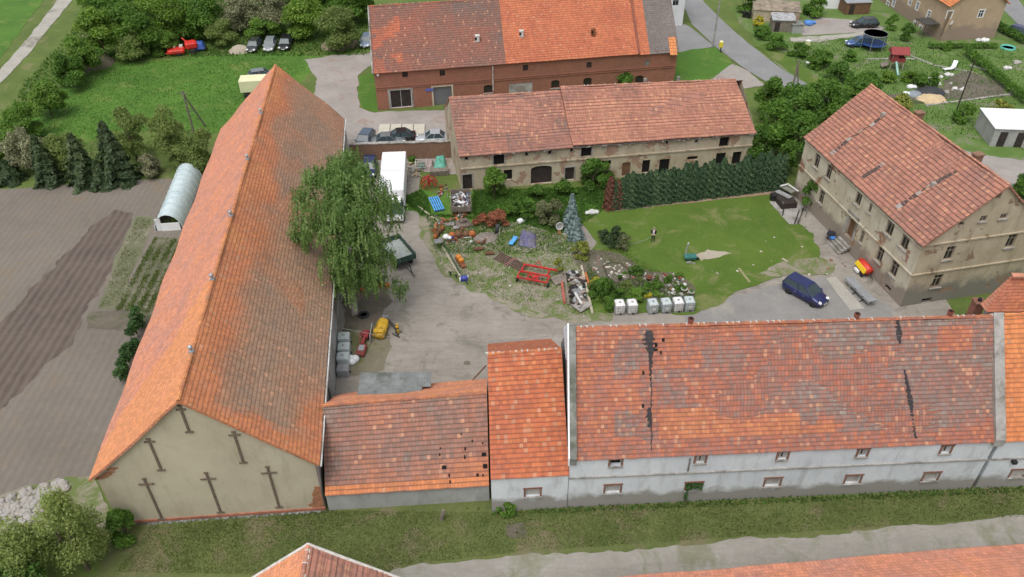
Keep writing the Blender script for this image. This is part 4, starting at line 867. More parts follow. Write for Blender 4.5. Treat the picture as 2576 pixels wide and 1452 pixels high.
mb=MB(); [mb.tube((p.x,p.y,0),(p.x,p.y,p.z-.05),.07) for p in (b0+Vector((.2,-.1,0)),b1+Vector((-.2,-.1,0)),a0.lerp(b0,.5))]; mb.tube(b0+Vector((0,-.1,-.08)),b1+Vector((0,-.1,-.08)),.06); mb.tube(a0.lerp(b0,.5)+Vector((0,0,-.08)),a1.lerp(b1,.5)+Vector((0,0,-.08)),.06); mb.build('canopy_post',M_wood,can,True)
# brick yard wall
a=G(884,404);b=G(1140,396); d=(b-a); rz=math.atan2(d.y,d.x); t=thing('yard_wall','old brick yard wall between the long barn and the cream stable','wall',(a.x,a.y,0),rz)
mb=MB(); L=d.length; rng=random.Random(5)
for i in range(14): h=2.15+rng.uniform(-.06,.06); mb.box((L*(i+.5)/14,0,h/2-.05),(L/14+.0,.38,h+.1))
mb.build('wall_body',B_old,t); mb=MB()
for i in range(28): mb.box((L*(i+.5)/28,0,2.27+rng.uniform(-.03,.03)),(L/28-.02,.5,.1),rng.uniform(-.02,.02))
mb.build('coping',M_conc,t)
# foreground building roofs at the bottom edge
t=thing('gabled_house','hip end of a red tiled roof poking up at the bottom edge','house',(*G(775,1450,6).xy,0))
ap=G(775,1370,8.0); l=G(640,1452,6.2); r_=G(1000,1457,6.2); dirx=Vector((1,.05,0)).normalized()
mb=MB(); rb_=ap+Vector((.3,-9,0)); lw=G(625,1462,5.6); rw=G(1010,1458,5.2)
roof_slope(mb,lw+Vector((.4,-12,0)),lw,ap,rb_,.33,.05,wear=lambda a,b,u,v:.1+.3*wear_noise(u,v,.5),seed=51); mb.build('roof_slope',T_barnW,t,True); mb=MB()
roof_slope(mb,rw,rw+Vector((0,-12,0)),rb_,ap,.33,.05,wear=lambda a,b,u,v:.5+.3*wear_noise(u,v,.6),seed=52); mb.build('roof_slope',T_red,t,True); mb=MB()
ridge(t,ap,rb_,T_red,(M_mortar,.6,1)); mb=MB(); mb.tube(ap+Vector((0,0,.02)),rw+Vector((0,0,.05)),.1,.1,6); mb.tube(ap+Vector((0,0,.02)),lw+Vector((0,0,.05)),.1,.1,6); mb.build('verge',M_mortar,t,True)
mb=MB(); c=(lw+rw)/2; mb.idx([(lw.x+.3,lw.y-.3,0),(rw.x-.3,rw.y-.3,0),(rw.x-.3,rw.y-.3,rw.z-.1),(ap.x,ap.y-.3,ap.z-.2),(lw.x+.3,lw.y-.3,lw.z-.1),(rw.x-.3,rw.y-11,0),(rw.x-.3,rw.y-11,rw.z-.1),(lw.x+.3,lw.y-11,0),(lw.x+.3,lw.y-11,lw.z-.1)],[(1,0,4,3,2),(1,2,6,5),(0,7,8,4)]); mb.build('wall',P_low,t,True)
e0=G(1560,1452,6.0);e1=G(2576,1368,6.0); dd=(e1-e0).normalized(); e0=e0-dd*.2; e1=e1+dd*6; nn=Vector((dd.y,-dd.x,0))
t=thing('front_building','pale orange tiled roof running along the bottom right edge','building',(e0.x,e0.y,0)); mb=MB()
roof_slope(mb,e1,e0,e0+nn*6+Vector((0,0,3.4)),e1+nn*6+Vector((0,0,3.4)),.34,.04,wear=lambda a,b,u,v:.35+.4*wear_noise(u,v,.3)+.2*wear_noise(u,v,1.2),seed=61); mb.build('roof_slope',T_barnW,t,True)
mb=MB(); w0=e0+nn*.5;w1=e1+nn*.5; mb.idx([(w0.x,w0.y,0),(w1.x,w1.y,0),(w1.x,w1.y,5.9),(w0.x,w0.y,5.9),(w0.x+nn.x*8,w0.y+nn.y*8,0),(w0.x+nn.x*8,w0.y+nn.y*8,6.2)],[(0,1,2,3),(0,3,5,4)]); mb.build('wall',P_low,t,True)
# ---------------- ground -----------------
S_mead=soil('meadow_grass',(.07,.11,.02),(.13,.18,.035),(.20,.185,.085),.25,.22,2.2,bumpd=.12)
S_front=soil('rough_grass',(.08,.105,.028),(.14,.165,.048),(.17,.15,.08),.42,.3,1.8,bumpd=.14)
S_lawn=soil('lawn_grass',(.060,.115,.010),(.100,.165,.018),(.165,.18,.06),.36,.16,2.5,bumpd=.05)
S_green=soil('lush_grass',(.05,.13,.012),(.085,.195,.018),(.13,.20,.035),.35,.12,2.0,bumpd=.1)
S_yard=soil('yard_dirt',(.235,.21,.18),(.335,.305,.265),(.19,.175,.145),.35,.22,1.6,bumpd=.03,sc3=.35,ruts=((.15,.18),(1.1,.16),(-.5,.16)))
S_worn=soil('worn_ground',(.21,.185,.135),(.31,.28,.215),(.13,.17,.05),.66,.35,1.5,bumpd=.06,sc3=.6)
S_drive=soil('gravel_drive',(.26,.235,.215),(.37,.335,.305),(.30,.21,.17),.25,.2,1.5,bumpd=.03)
S_track=soil('dirt_track',(.24,.22,.19),(.33,.31,.275),(.19,.19,.12),.45,.25,1.5,bumpd=.03,ruts=((.06,.25),),rows=(.06,2.6,.14,(.36,.345,.31)))
FA=1.60
S_field=soil('bare_field',(.155,.134,.111),(.215,.188,.158),(.205,.165,.12),.4,.10,1.6,rows=(FA,.7,.22,(.125,.11,.095)),bumpd=.03)
S_plough=soil('ploughed_soil',(.075,.055,.045),(.135,.105,.085),None,.3,.3,1.6,rows=(FA,.8,.55,(.16,.13,.11)),bumpd=.09)
S_bed=soil('leafy_bed',(.085,.095,.05),(.17,.16,.105),(.22,.2,.155),.3,.3,1.8,rows=(FA-.02,.95,.45,(.20,.18,.14)),bumpd=.05)
S_asph=soil('asphalt_road',(.20,.20,.205),(.265,.265,.265),None,.1,.3,3,bumpd=.01)
S_dark=soil('soil_and_shade',(.10,.085,.065),(.17,.145,.11),(.07,.09,.03),.4,.4,2,bumpd=.06); S_sand=soil('dry_sand',(.33,.29,.22),(.42,.37,.29),None,.3,.5,3,bumpd=.03)  # dark bed soil; also carries the painted shade under the birch
S_slab=soil('concrete_path',(.33,.31,.27),(.42,.40,.35),(.2,.19,.14),.3,.5,2,bumpd=.02)
S_garden=soil('garden_ground',(.075,.14,.025),(.13,.21,.045),(.20,.19,.13),.35,.3,1.5,bumpd=.08,sc3=.3)
mb=MB(); Z=-.006; mb.face(((-1500,-400,Z),(1500,-400,Z),(1500,2500,Z),(-1500,2500,Z))); g_=mb.build('ground',S_mead); tag(g_,'rough green grass covering the land around the farm',None,None,'structure')
def sh(name,px,lv,mat,amp=.5,step=.5,seed=1): return sheet(name,W2(px),lv*.012+seed*.0005,mat,amp,step,seed)
sh('grass_strip',[(240,1452),(290,1300),(820,1270),(1236,1250),(2700,1180),(2700,1310),(1300,1400),(1000,1460),(900,1700),(200,1700)],1,S_front,.2,.6,2)
sh('green_meadow',[(60,330),(120,250),(210,165),(420,148),(700,130),(930,150),(900,175),(790,180),(680,260),(600,350),(480,330),(300,330),(120,400)],1,S_green,1.0,1.2,3)
sh('far_field',[(-300,150),(0,150),(110,0),(150,-60),(-300,-60)],2,S_green,.5,1.5,4)
sh('field',[(-700,490),(-300,480),(0,478),(200,462),(430,448),(505,470),(560,420),(420,760),(330,960),(290,1100),(235,1195),(170,1215),(0,1262),(-500,1400)],2,S_field,.5,.7,5)
sh('ploughed_strip',[(240,560),(285,530),(330,536),(340,565),(270,700),(160,880),(40,990),(-500,1500),(-800,1480),(-250,1000),(0,830),(110,700)],3,S_plough,.7,.35,6)
sh('vegetable_bed',[(343,545),(386,548),(372,600),(300,770),(290,782),(243,778),(262,735),(310,610)],3,soil('green_sown_strip',(.125,.13,.07),(.19,.185,.12),(.28,.25,.2),.2,.3,1.5,bumpd=.08),.3,.5,7)
sh('vegetable_bed',[(392,598),(455,600),(440,700),(395,790),(288,780)],3,S_bed,.25,.5,8)
sh('dug_patch',[(222,790),(395,772),(370,830),(215,828)],4,S_dark,.3,.5,9)
sh('north_yard',[(768,150),(840,140),(932,134),(948,150),(900,190),(905,270),(940,282),(1180,275),(1240,420),(1135,440),(885,400),(800,330),(780,260),(800,200)],2,S_drive,.45,.6,10)
sh('grass_patch',[(905,195),(942,178),(950,200),(950,282),(912,272),(900,240)],3,S_green,.2,.4,11)
sh('yard',[(800,1000),(830,760),(860,600),(900,480),(890,400),(1060,400),(1050,520),(1200,520),(1500,520),(1940,480),(2260,560),(2420,820),(2500,900),(1430,900),(1230,1000)],2,S_yard,0,.8,12)
sh('grass_patch',[(1005,500),(1060,478),(1100,490),(1180,480),(1500,470),(1530,520),(1480,560),(1400,600),(1300,565),(1250,590),(1180,560),(1060,560),(1050,535),(1010,530)],3,S_green,.5,.5,13)
sh('worn_ground',[(1050,540),(1100,545),(1200,565),(1300,560),(1440,600),(1480,640),(1500,760),(1540,800),(1480,812),(1400,805),(1320,790),(1250,760),(1170,730),(1110,700),(1085,640),(1060,600)],4,S_worn,.8,.5,14)
sh('lawn',[(1462,560),(1490,528),(1560,515),(1700,500),(1940,478),(1965,520),(1990,555),(2050,590),(2060,640),(2040,665),(1960,700),(1880,722),(1850,735),(1800,770),(1745,795),(1480,790),(1470,720),(1480,660),(1500,610)],5,S_lawn,.5,.5,15)
sh('flower_bed_soil',[(1440,640),(1490,628),(1560,640),(1640,680),(1700,690),(1745,720),(1752,748),(1650,758),(1540,762),(1490,755),(1470,700)],6,S_dark,.4,.4,16)
sh('bare_patch',[(1745,640),(1780,628),(1815,632),(1840,638),(1800,655),(1760,662)],6,S_sand,.5,.3,17)
sh('bare_patch',[(1960,700),(1900,690),(1960,665),(2060,650),(2100,665),(2080,690),(2030,690)],6,S_worn,.5,.4,18)
sh('verge_soil',[(1520,522),(1700,508),(1950,480),(1952,488),(1700,516),(1540,532)],6,soil('reddish_verge',(.26,.17,.115),(.33,.23,.16),None,.3,.4,3),.15,.3,19)
sh('asphalt_pad',[(1730,770),(1800,760),(1960,718),(2080,700),(2230,770),(2260,860),(1720,860)],3,soil('worn_asphalt',(.205,.20,.19),(.28,.27,.255),(.31,.29,.25),.3,.3,3,bumpd=.02),.5,.5,20)
sh('concrete_path',[(2078,702),(2100,695),(2175,778),(2138,782)],5,S_slab,.04,.4,21)
sh('dirt_track',[(900,1500),(1000,1428),(1160,1418),(1290,1398),(1500,1388),(1850,1362),(2300,1322),(2700,1284),(2800,1400),(2500,1480),(1900,1600),(900,1700)],2,S_track,.35,.4,22)
sh('stony_ground',[(-100,1262),(0,1250),(60,1228),(160,1205),(235,1198),(290,1310),(240,1380),(0,1420),(-100,1400)],3,S_worn,.3,.4,23)
sh('bare_patch',[(1276,1322),(1318,1318),(1322,1350),(1280,1352)],3,S_dark,.15,.2,24)
sh('mossy_ground',[(868,770),(925,775),(985,850),(965,935),(905,948),(862,950)],4,soil('mossy_dirt',(.15,.135,.09),(.235,.21,.15),(.12,.13,.05),.5,.4,2),.5,.4,38)
sh('soil_and_shade',[(862,700),(960,690),(990,760),(930,830),(862,840)],5,S_dark,.5,.4,39)  # dark soil under the birch, with the crown's shadow put into its colour
# north east gardens and road
sh('garden_ground',[(1840,20),(2100,-40),(2600,-40),(2700,600),(2400,470),(2150,330),(2020,220),(1900,110)],1,S_garden,.4,.9,25)
sh('road',[(1715,-60),(1722,20),(1740,62),(1800,118),(1868,170),(1940,215),(2040,262),(2200,345),(2400,425),(2700,520),(2700,455),(2400,372),(2200,285),(2050,225),(1960,170),(1885,112),(1820,55),(1770,5),(1740,-60)],4,S_asph,.08,1,26)
sh('forecourt',[(1695,60),(1725,62),(1800,118),(1740,128),(1705,140),(1660,140),(1660,80)],3,S_asph,.15,.5,27)
sh('grass_patch',[(1700,135),(1740,126),(1800,120),(1842,160),(1790,200),(1740,222),(1690,222)],5,S_green,.2,.4,28)
sh('gravel_lay_by',[(1775,205),(1842,162),(1880,180),(1925,215),(1860,225),(1790,225)],3,S_drive,.3,.5,29)
sh('grass_verge',[(1900,118),(1935,108),(2080,215),(2180,270),(2150,262),(2050,222)],5,S_lawn,.25,.5,30)
sh('concrete_track',[(-40,205),(0,178),(100,60),(160,-20),(200,-20),(60,150),(0,212),(-60,280)],3,S_slab,.3,1.2,31)
sh('garden_drive',[(1985,95),(2060,92),(2200,78),(2210,85),(2060,106),(1990,106)],3,S_slab,.2,.5,32)
sh('garden_drive',[(2010,75),(2060,45),(2140,50),(2230,70),(2210,80),(2020,90)],3,S_drive,.2,.5,33)
sh('corner_road',[(2495,-30),(2540,-30),(2620,80),(2620,100),(2560,62),(2510,10)],3,S_asph,.08,1,34)
sh('far_side_yard',[(2330,350),(2420,380),(2600,410),(2700,470),(2500,460),(2400,420)],5,S_drive,.4,.5,35)
sh('vegetable_bed',[(2230,240),(2400,215),(2420,245),(2310,262),(2260,270)],4,S_dark,.2,.5,36)
sh('vegetable_bed',[(2370,205),(2430,178),(2520,210),(2530,245),(2400,250)],4,S_dark,.2,.5,37)
for i,pts in enumerate(([(2330,266),(2450,250),(2540,238),(2555,215),(2520,190),(2440,165)],[(2180,150),(2270,148),(2300,150)],[(2250,125),(2350,165),(2430,180)])):
    P=[G(*p) for p in pts]; mb=MB()
    for k in range(len(P)-1):
        a,b=P[k],P[k+1]; mb.box((*(((a+b)/2).xy),.05),((b-a).length+.15,.35,.12),math.atan2((b-a).y,(b-a).x))
    o=mb.build('garden_path',M_conc); tag(o,['winding pale kerb path around the vegetable plot','short pale path beside the red playhouse','pale path running down from the tan house'][i],None,None,'structure')
# grass blades and tufts
def tufts(name,label,px,n,size,mat,hmul=1.0,seed=0,clump=True):
    P=W2(px); xs=[p[0] for p in P]; ys=[p[1] for p in P]; rg=np.random.default_rng(seed); out=[]; rr=random.Random(seed)
    while len(out)<n:
        x=rr.uniform(min(xs),max(xs)); y=rr.uniform(min(ys),max(ys))
        if inpoly(x,y,P) and (not clump or mn.noise(Vector((x*.35,y*.35,seed)))+.5*mn.noise(Vector((x*1.2,y*1.2,seed)))>rr.uniform(-1.3,.3)): out.append((x,y))
    A=np.array(out); A=np.concatenate([A,np.zeros((n,1))],1); A[:,2]=rg.uniform(.0,.04,n)
    h=size*rg.uniform(.5,1.5,n)*hmul; a=rg.uniform(0,2*PI,n); w_=size*rg.uniform(.3,.8,n); dx=np.stack([np.cos(a),np.sin(a),0*a],1)*w_[:,None]*.5
    lean=np.stack([rg.normal(0,.4,n),rg.normal(0,.4,n),np.ones(n)],1)*h[:,None]; V=np.stack([A-dx,A+dx,A+dx*.25+lean,A-dx*.25+lean],1)
    tone=np.array([mn.noise(Vector((x*.25,y*.25,7+seed))) for x,y in out])*.9+.45+rg.normal(0,.15,n); o=quads(name,V,mat,None,np.clip(tone,0,1)); tag(o,label,'grass',None,'stuff'); return o
L_grass=leafmat('grass_blades',(.11,.16,.035),(.20,.255,.07),(.33,.32,.14),.45); L_lush=leafmat('lush_blades',(.06,.14,.02),(.11,.23,.035),(.18,.27,.06),.4)
tufts('rough_grass','rough grass strip in front of the stable range',[(290,1440),(380,1325),(820,1285),(1236,1290),(2576,1228),(2576,1300),(1300,1390),(1000,1425),(960,1452)],52000,.10,L_grass,.7,1)
tufts('wall_weeds','taller weeds along the foot of the pale grey wall',[(1240,1275),(2576,1215),(2576,1240),(1240,1300)],2200,.2,L_lush,.9,2)
tufts('yard_grass','long grass and weeds in front of the cream stable',[(1010,500),(1060,478),(1075,495),(1085,540),(1190,545),(1190,480),(1560,470),(1530,520),(1480,555),(1400,590),(1300,560),(1200,555),(1060,545)],20000,.19,L_lush,1.0,3)
tufts('worn_grass','scattered weeds on the worn ground among the machinery',[(1070,545),(1200,565),(1300,560),(1440,600),(1500,640),(1500,790),(1400,800),(1250,750),(1110,690)],9000,.15,L_lush,.8,4); tufts('rake_weeds','green weeds growing through the scattered rusty machinery',[(1070,545),(1200,565),(1300,562),(1440,600),(1440,640),(1300,640),(1180,640),(1110,640)],5200,.19,L_lush,.9,12); tufts('tall_grass_clumps','taller grass clumps in the strip before the pale wall',[(380,1335),(820,1290),(2576,1240),(2576,1290),(1300,1385),(1000,1420)],1400,.17,L_grass,.9,13)
tufts('meadow_tufts','lush uneven grass of the back meadow',[(0,330),(210,160),(420,140),(760,150),(770,185),(690,200),(600,300),(500,360),(200,420),(0,420)],16000,.2,L_lush,.6,5)
tufts('lawn_tufts','short lawn tufts around the standing person',[(1490,535),(1940,485),(2050,590),(2050,650),(1860,725),(1750,780),(1700,690),(1560,640)],14000,.09,L_lush,.7,6)
def rowtufts(name,label,px,ang,per,n,size,mat,seed,wd=.18):
    P=W2(px); c=Vector((sum(p[0] for p in P)/len(P),sum(p[1] for p in P)/len(P))); u=Vector((math.cos(ang),math.sin(ang))); v=Vector((-u.y,u.x)); rr=random.Random(seed); rg=np.random.default_rng(seed); out=[]
    while len(out)<n:
        q=c+u*rr.uniform(-18,18)+v*(round(rr.uniform(-14,14)/per)*per+rr.gauss(0,wd)); 
        if inpoly(q.x,q.y,P) and mn.noise(Vector((q.x*.5,q.y*.5,seed)))>rr.uniform(-.7,.2): out.append((q.x,q.y,.02))
    A=np.array(out); a=rg.uniform(0,2*PI,n); dx=np.stack([np.cos(a),np.sin(a),0*a],1)*(size*rg.uniform(.3,.8,n))[:,None]*.5; ln=np.stack([rg.normal(0,.5,n),rg.normal(0,.5,n),np.ones(n)],1)*(size*rg.uniform(.5,1.3,n))[:,None]
    o=quads(name,np.stack([A-dx,A+dx,A+dx*.3+ln,A-dx*.3+ln],1),mat,None); tag(o,label,'plants',None,'stuff')
rowtufts('crop_rows','low green crop rows in the vegetable bed beside the long barn',[(388,598),(452,602),(440,700),(395,790),(288,780)],1.62,.95,5200,.17,L_grass,71)
rowtufts('sown_strip_plants','sparse green plants on the sown strip left of the crop rows',[(345,548),(384,550),(300,765),(248,775)],1.62,.5,2600,.11,L_grass,72,.3)
tufts('bank_grass','weeds and grass around the wood at the meadow edge',[(60,215),(215,40),(300,0),(920,0),(930,140),(430,145),(215,165),(90,260),(0,330)],16000,.4,L_lush,.8,8)
tufts('bed_plants','low leafy plants filling the flower bed by the white tanks',[(1478,665),(1510,700),(1545,715),(1600,700),(1640,715),(1740,735),(1750,752),(1490,768),(1475,720)],5200,.16,L_lush,1.0,10); tufts('bed_edge_plants','low plants along the lawn side of the flower bed',[(1470,635),(1560,625),(1650,680),(1720,700),(1600,690),(1520,650)],1800,.13,L_grass,1.0,11)
tufts('garden_grass','patchy grass of the gardens beyond the road',[(1930,110),(2200,90),(2576,130),(2576,380),(2350,330),(2180,270)],9000,.22,L_lush,.8,9)
# ---------------- vegetation -------------
L_w=leafmat('willow_leaves',(0.108,0.205,0.047),(0.235,0.370,0.105),(0.405,0.529,0.209),0.55); L_dk=leafmat('dark_leaves',(0.071,0.156,0.026),(0.175,0.341,0.048),(0.289,0.455,0.079),0.55)
L_md=leafmat('green_leaves',(0.069,0.156,0.021),(0.156,0.304,0.038),(0.274,0.405,0.075),0.5); L_lt=leafmat('spring_leaves',(0.098,0.182,0.019),(0.196,0.336,0.039),(0.308,0.420,0.078),0.45)
L_ol=leafmat('olive_leaves',(0.119,0.140,0.056),(0.210,0.231,0.105),(0.336,0.329,0.182),0.35); L_br=leafmat('bare_twigs',(0.185,0.185,0.095),(0.285,0.293,0.160),(0.385,0.403,0.230),0.3)
L_sp=leafmat('blue_spruce_needles',(0.128,0.188,0.180),(0.225,0.300,0.292),(0.360,0.450,0.435),0.1); L_th=leafmat('thuja_leaves',(0.020,0.056,0.023),(0.054,0.106,0.042),(0.101,0.162,0.063),0.1)
L_co=leafmat('conifer_needles',(.022,.048,.014),(.05,.085,.025),(.085,.12,.04),.1); L_rb=leafmat('red_brown_shoots',(0.240,0.084,0.042),(0.390,0.140,0.070),(0.510,0.224,0.112),0.2); L_ye=leafmat('yellow_leaves',(.32,.30,.02),(.52,.47,.03),(.65,.6,.08),.2)
L_yg=leafmat('golden_leaves',(.16,.2,.03),(.28,.31,.05),(.4,.4,.08),.25); L_dead=leafmat('dead_thuja',(.10,.035,.02),(.17,.06,.035),(.2,.09,.05),.05); L_iv=leafmat('ivy_leaves',(0.030,0.083,0.018),(0.068,0.150,0.030),(0.105,0.210,0.045),0.3)
def htop(px,py,ty):
    b=G(px,py); lo,hi=0,30
    for _ in range(30):
        m_=(lo+hi)/2
        if proj((b.x,b.y,m_))[1]>ty: lo=m_
        else: hi=m_
    return lo
L_cb=leafmat('corner_bush_leaves',(.20,.27,.07),(.35,.43,.13),(.47,.53,.20),.55); L_bt=leafmat('belt_leaves',(0.103,0.218,0.030),(0.207,0.356,0.055),(0.310,0.437,0.090),0.55); L_bo=leafmat('belt_olive_leaves',(0.165,0.230,0.060),(0.275,0.356,0.100),(0.374,0.437,0.150),0.55)
# weeping birch
B=G(893,792); rng=random.Random(5); rg=np.random.default_rng(5)
wt=thing('weeping_birch','tall weeping birch leaning its curtains of leaves over the yard beside the long barn','tree',(B.x,B.y,0))
# crown centres from its outline at the distance of the trunk
cents=[]
def cen(px,py,dy,r): 
    n=Vector((0,1,0)); p=onplane(px,py,(0,B.y+dy,0),n); cents.append((p.x-B.x,p.y-B.y,p.z,r)); return p
for px,py,dy,r in ((870,400,2,1.3),(835,430,1.5,1.5),(905,430,2,1.5),(800,455,1,1.5),(865,460,0,2.0),(930,470,1.5,1.6),(775,500,.5,1.4),(840,510,-1,2.0),(910,530,-1.2,2.0),(955,520,1.5,1.3),(770,560,0,1.3),(830,575,-2,1.9),(900,600,-2,2.1),(930,605,0,1.5),(950,650,.5,1.0),(760,600,.5,1.0),(860,640,-2,1.9),(915,665,-1.5,1.7),(880,700,-1,1.7),(950,710,0,1.1),(745,590,1,.7),(1000,712,.6,.75),(985,505,1,.9),(990,560,.9,.7),(985,640,.5,.6),(1020,725,.7,.6),(735,600,.8,.8),(850,690,-.5,1.3)): cen(px,py,dy,r)
V=[];T=[]
allP=[];allN=[];tone=[]
for ci,(x,y,z,r) in enumerate(cents):
    for k in range(max(3,int(7.5*r*r))):
        d=rg.normal(0,1,3); d/=np.linalg.norm(d); d[2]=abs(d[2])*.8 if rng.random()<.7 else d[2]*.5; c0=np.array([x,y,z])+d*r*rng.uniform(.5,1.12); bt=rng.uniform(0,.85); BL=rng.uniform(.5,1.7)*(.7+.45*r)
        for q in range(rng.randint(5,10)):
            s=c0+np.array([rng.gauss(0,.22),rng.gauss(0,.22),rng.gauss(0,.15)]); L=BL*rng.uniform(.55,1.25); L=min(L,max(.3,s[2]-rng.uniform(.4,2.2))); nn=max(4,int(L/.13)); out=d*np.array([1,1,0])*.10; ph=rng.uniform(0,6); sw=rng.uniform(-.18,.18)
            for i_ in range(nn):
                t_=i_/nn; allP.append(s+out*math.sqrt(t_+.01)*3+np.array([.06*math.sin(ph+t_*5)+sw*t_,.06*math.cos(ph+t_*4),-L*t_])); allN.append((d[0],d[1],.35)); tone.append(bt+rng.uniform(-.12,.12)+.15*t_)
    for k in range(int(110*r*r)):
        d=rg.normal(0,1,3); d/=np.linalg.norm(d); allP.append(np.array([x,y,z])+d*r*rng.uniform(.2,.95)); allN.append(tuple(d)); tone.append(rng.uniform(0,.6))
P=np.array(allP);N=np.array(allN); quads('crown',leafquads(P,N,.115,asp=2.2,jit=.5,svar=.5),L_w,wt,np.clip(np.array(tone),0,1)); print('birch leaves',len(P))
mb=MB(); pts=[Vector((0,0,-.1)),Vector((.1,.1,3)),Vector((-.2,.3,6)),Vector((0,.5,9)),Vector((cents[0][0]*.7,cents[0][1]*.7,cents[0][2]-1))]; mb.path(pts,[.34,.28,.22,.15,.05],9)
for (x,y,z,r) in cents[2:20:1]: st=pts[1 if z<6 else 2].lerp(pts[3],min(1,max(0,(z-5)/8))); mb.path([st,(st+Vector((x,y,z)))/2+Vector((0,0,.6)),Vector((x,y,z))],[.11,.07,.02],5)
mb.build('trunk',plain('birch_bark',(.48,.46,.42),.85,.3,3,dirt=(.08,.07,.06)),wt)
# thuja hedge: individual columnar conifers
ha=G(1533,524);hb=G(1958,472); NH=46; protos=[]
for i in range(6): 
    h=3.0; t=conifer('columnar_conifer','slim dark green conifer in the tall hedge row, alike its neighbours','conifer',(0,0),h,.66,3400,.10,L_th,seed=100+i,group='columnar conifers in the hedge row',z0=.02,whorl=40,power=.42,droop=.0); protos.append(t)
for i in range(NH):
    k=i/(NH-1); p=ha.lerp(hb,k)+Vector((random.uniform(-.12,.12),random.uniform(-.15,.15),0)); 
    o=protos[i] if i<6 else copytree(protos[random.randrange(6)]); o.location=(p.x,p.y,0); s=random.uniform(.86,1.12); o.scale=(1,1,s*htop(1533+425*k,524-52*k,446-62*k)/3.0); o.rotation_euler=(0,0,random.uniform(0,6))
    hedge_list=globals().setdefault('HL',[]); hedge_list.append(o)
for i in (0,2):
        o=HL[i]; cr=[c for c in o.children if c.name.startswith('crown')][0]; cr.data=cr.data.copy(); cr.data.materials[0]=L_dead
        o['label']={0:'dead rust-brown conifer ending the hedge row on the left',2:'second rust-brown conifer from the left end of the hedge row'}[i]; del o['group']
# blue spruces
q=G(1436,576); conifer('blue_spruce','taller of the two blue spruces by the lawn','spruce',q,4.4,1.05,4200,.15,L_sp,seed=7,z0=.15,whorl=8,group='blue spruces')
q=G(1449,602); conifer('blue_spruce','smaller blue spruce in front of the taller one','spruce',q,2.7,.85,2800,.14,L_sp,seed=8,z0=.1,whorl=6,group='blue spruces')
# dark conifers along the field (left)
cl=[(130,460,340,1.6,'leftmost of the tall dark conifers beside the bare field'),(222,463,335,1.9,'middle dark conifer of the three tall ones beside the bare field'),(305,455,305,2.2,'tallest and rightmost dark conifer beside the bare field'),(30,455,405,1.6,'small dark conifer at the left edge beside the field'),(262,468,405,1.5,'low dark conifer squeezed between the two tallest conifers')]
for i,(px,py,ty,r,lb) in enumerate(cl): q=G(px,py); conifer('dark_conifer',lb,'conifer',q,htop(px,py,ty),r,4200,.26,L_co,seed=20+i,z0=.1,whorl=7,group='dark conifers beside the field',power=.8)
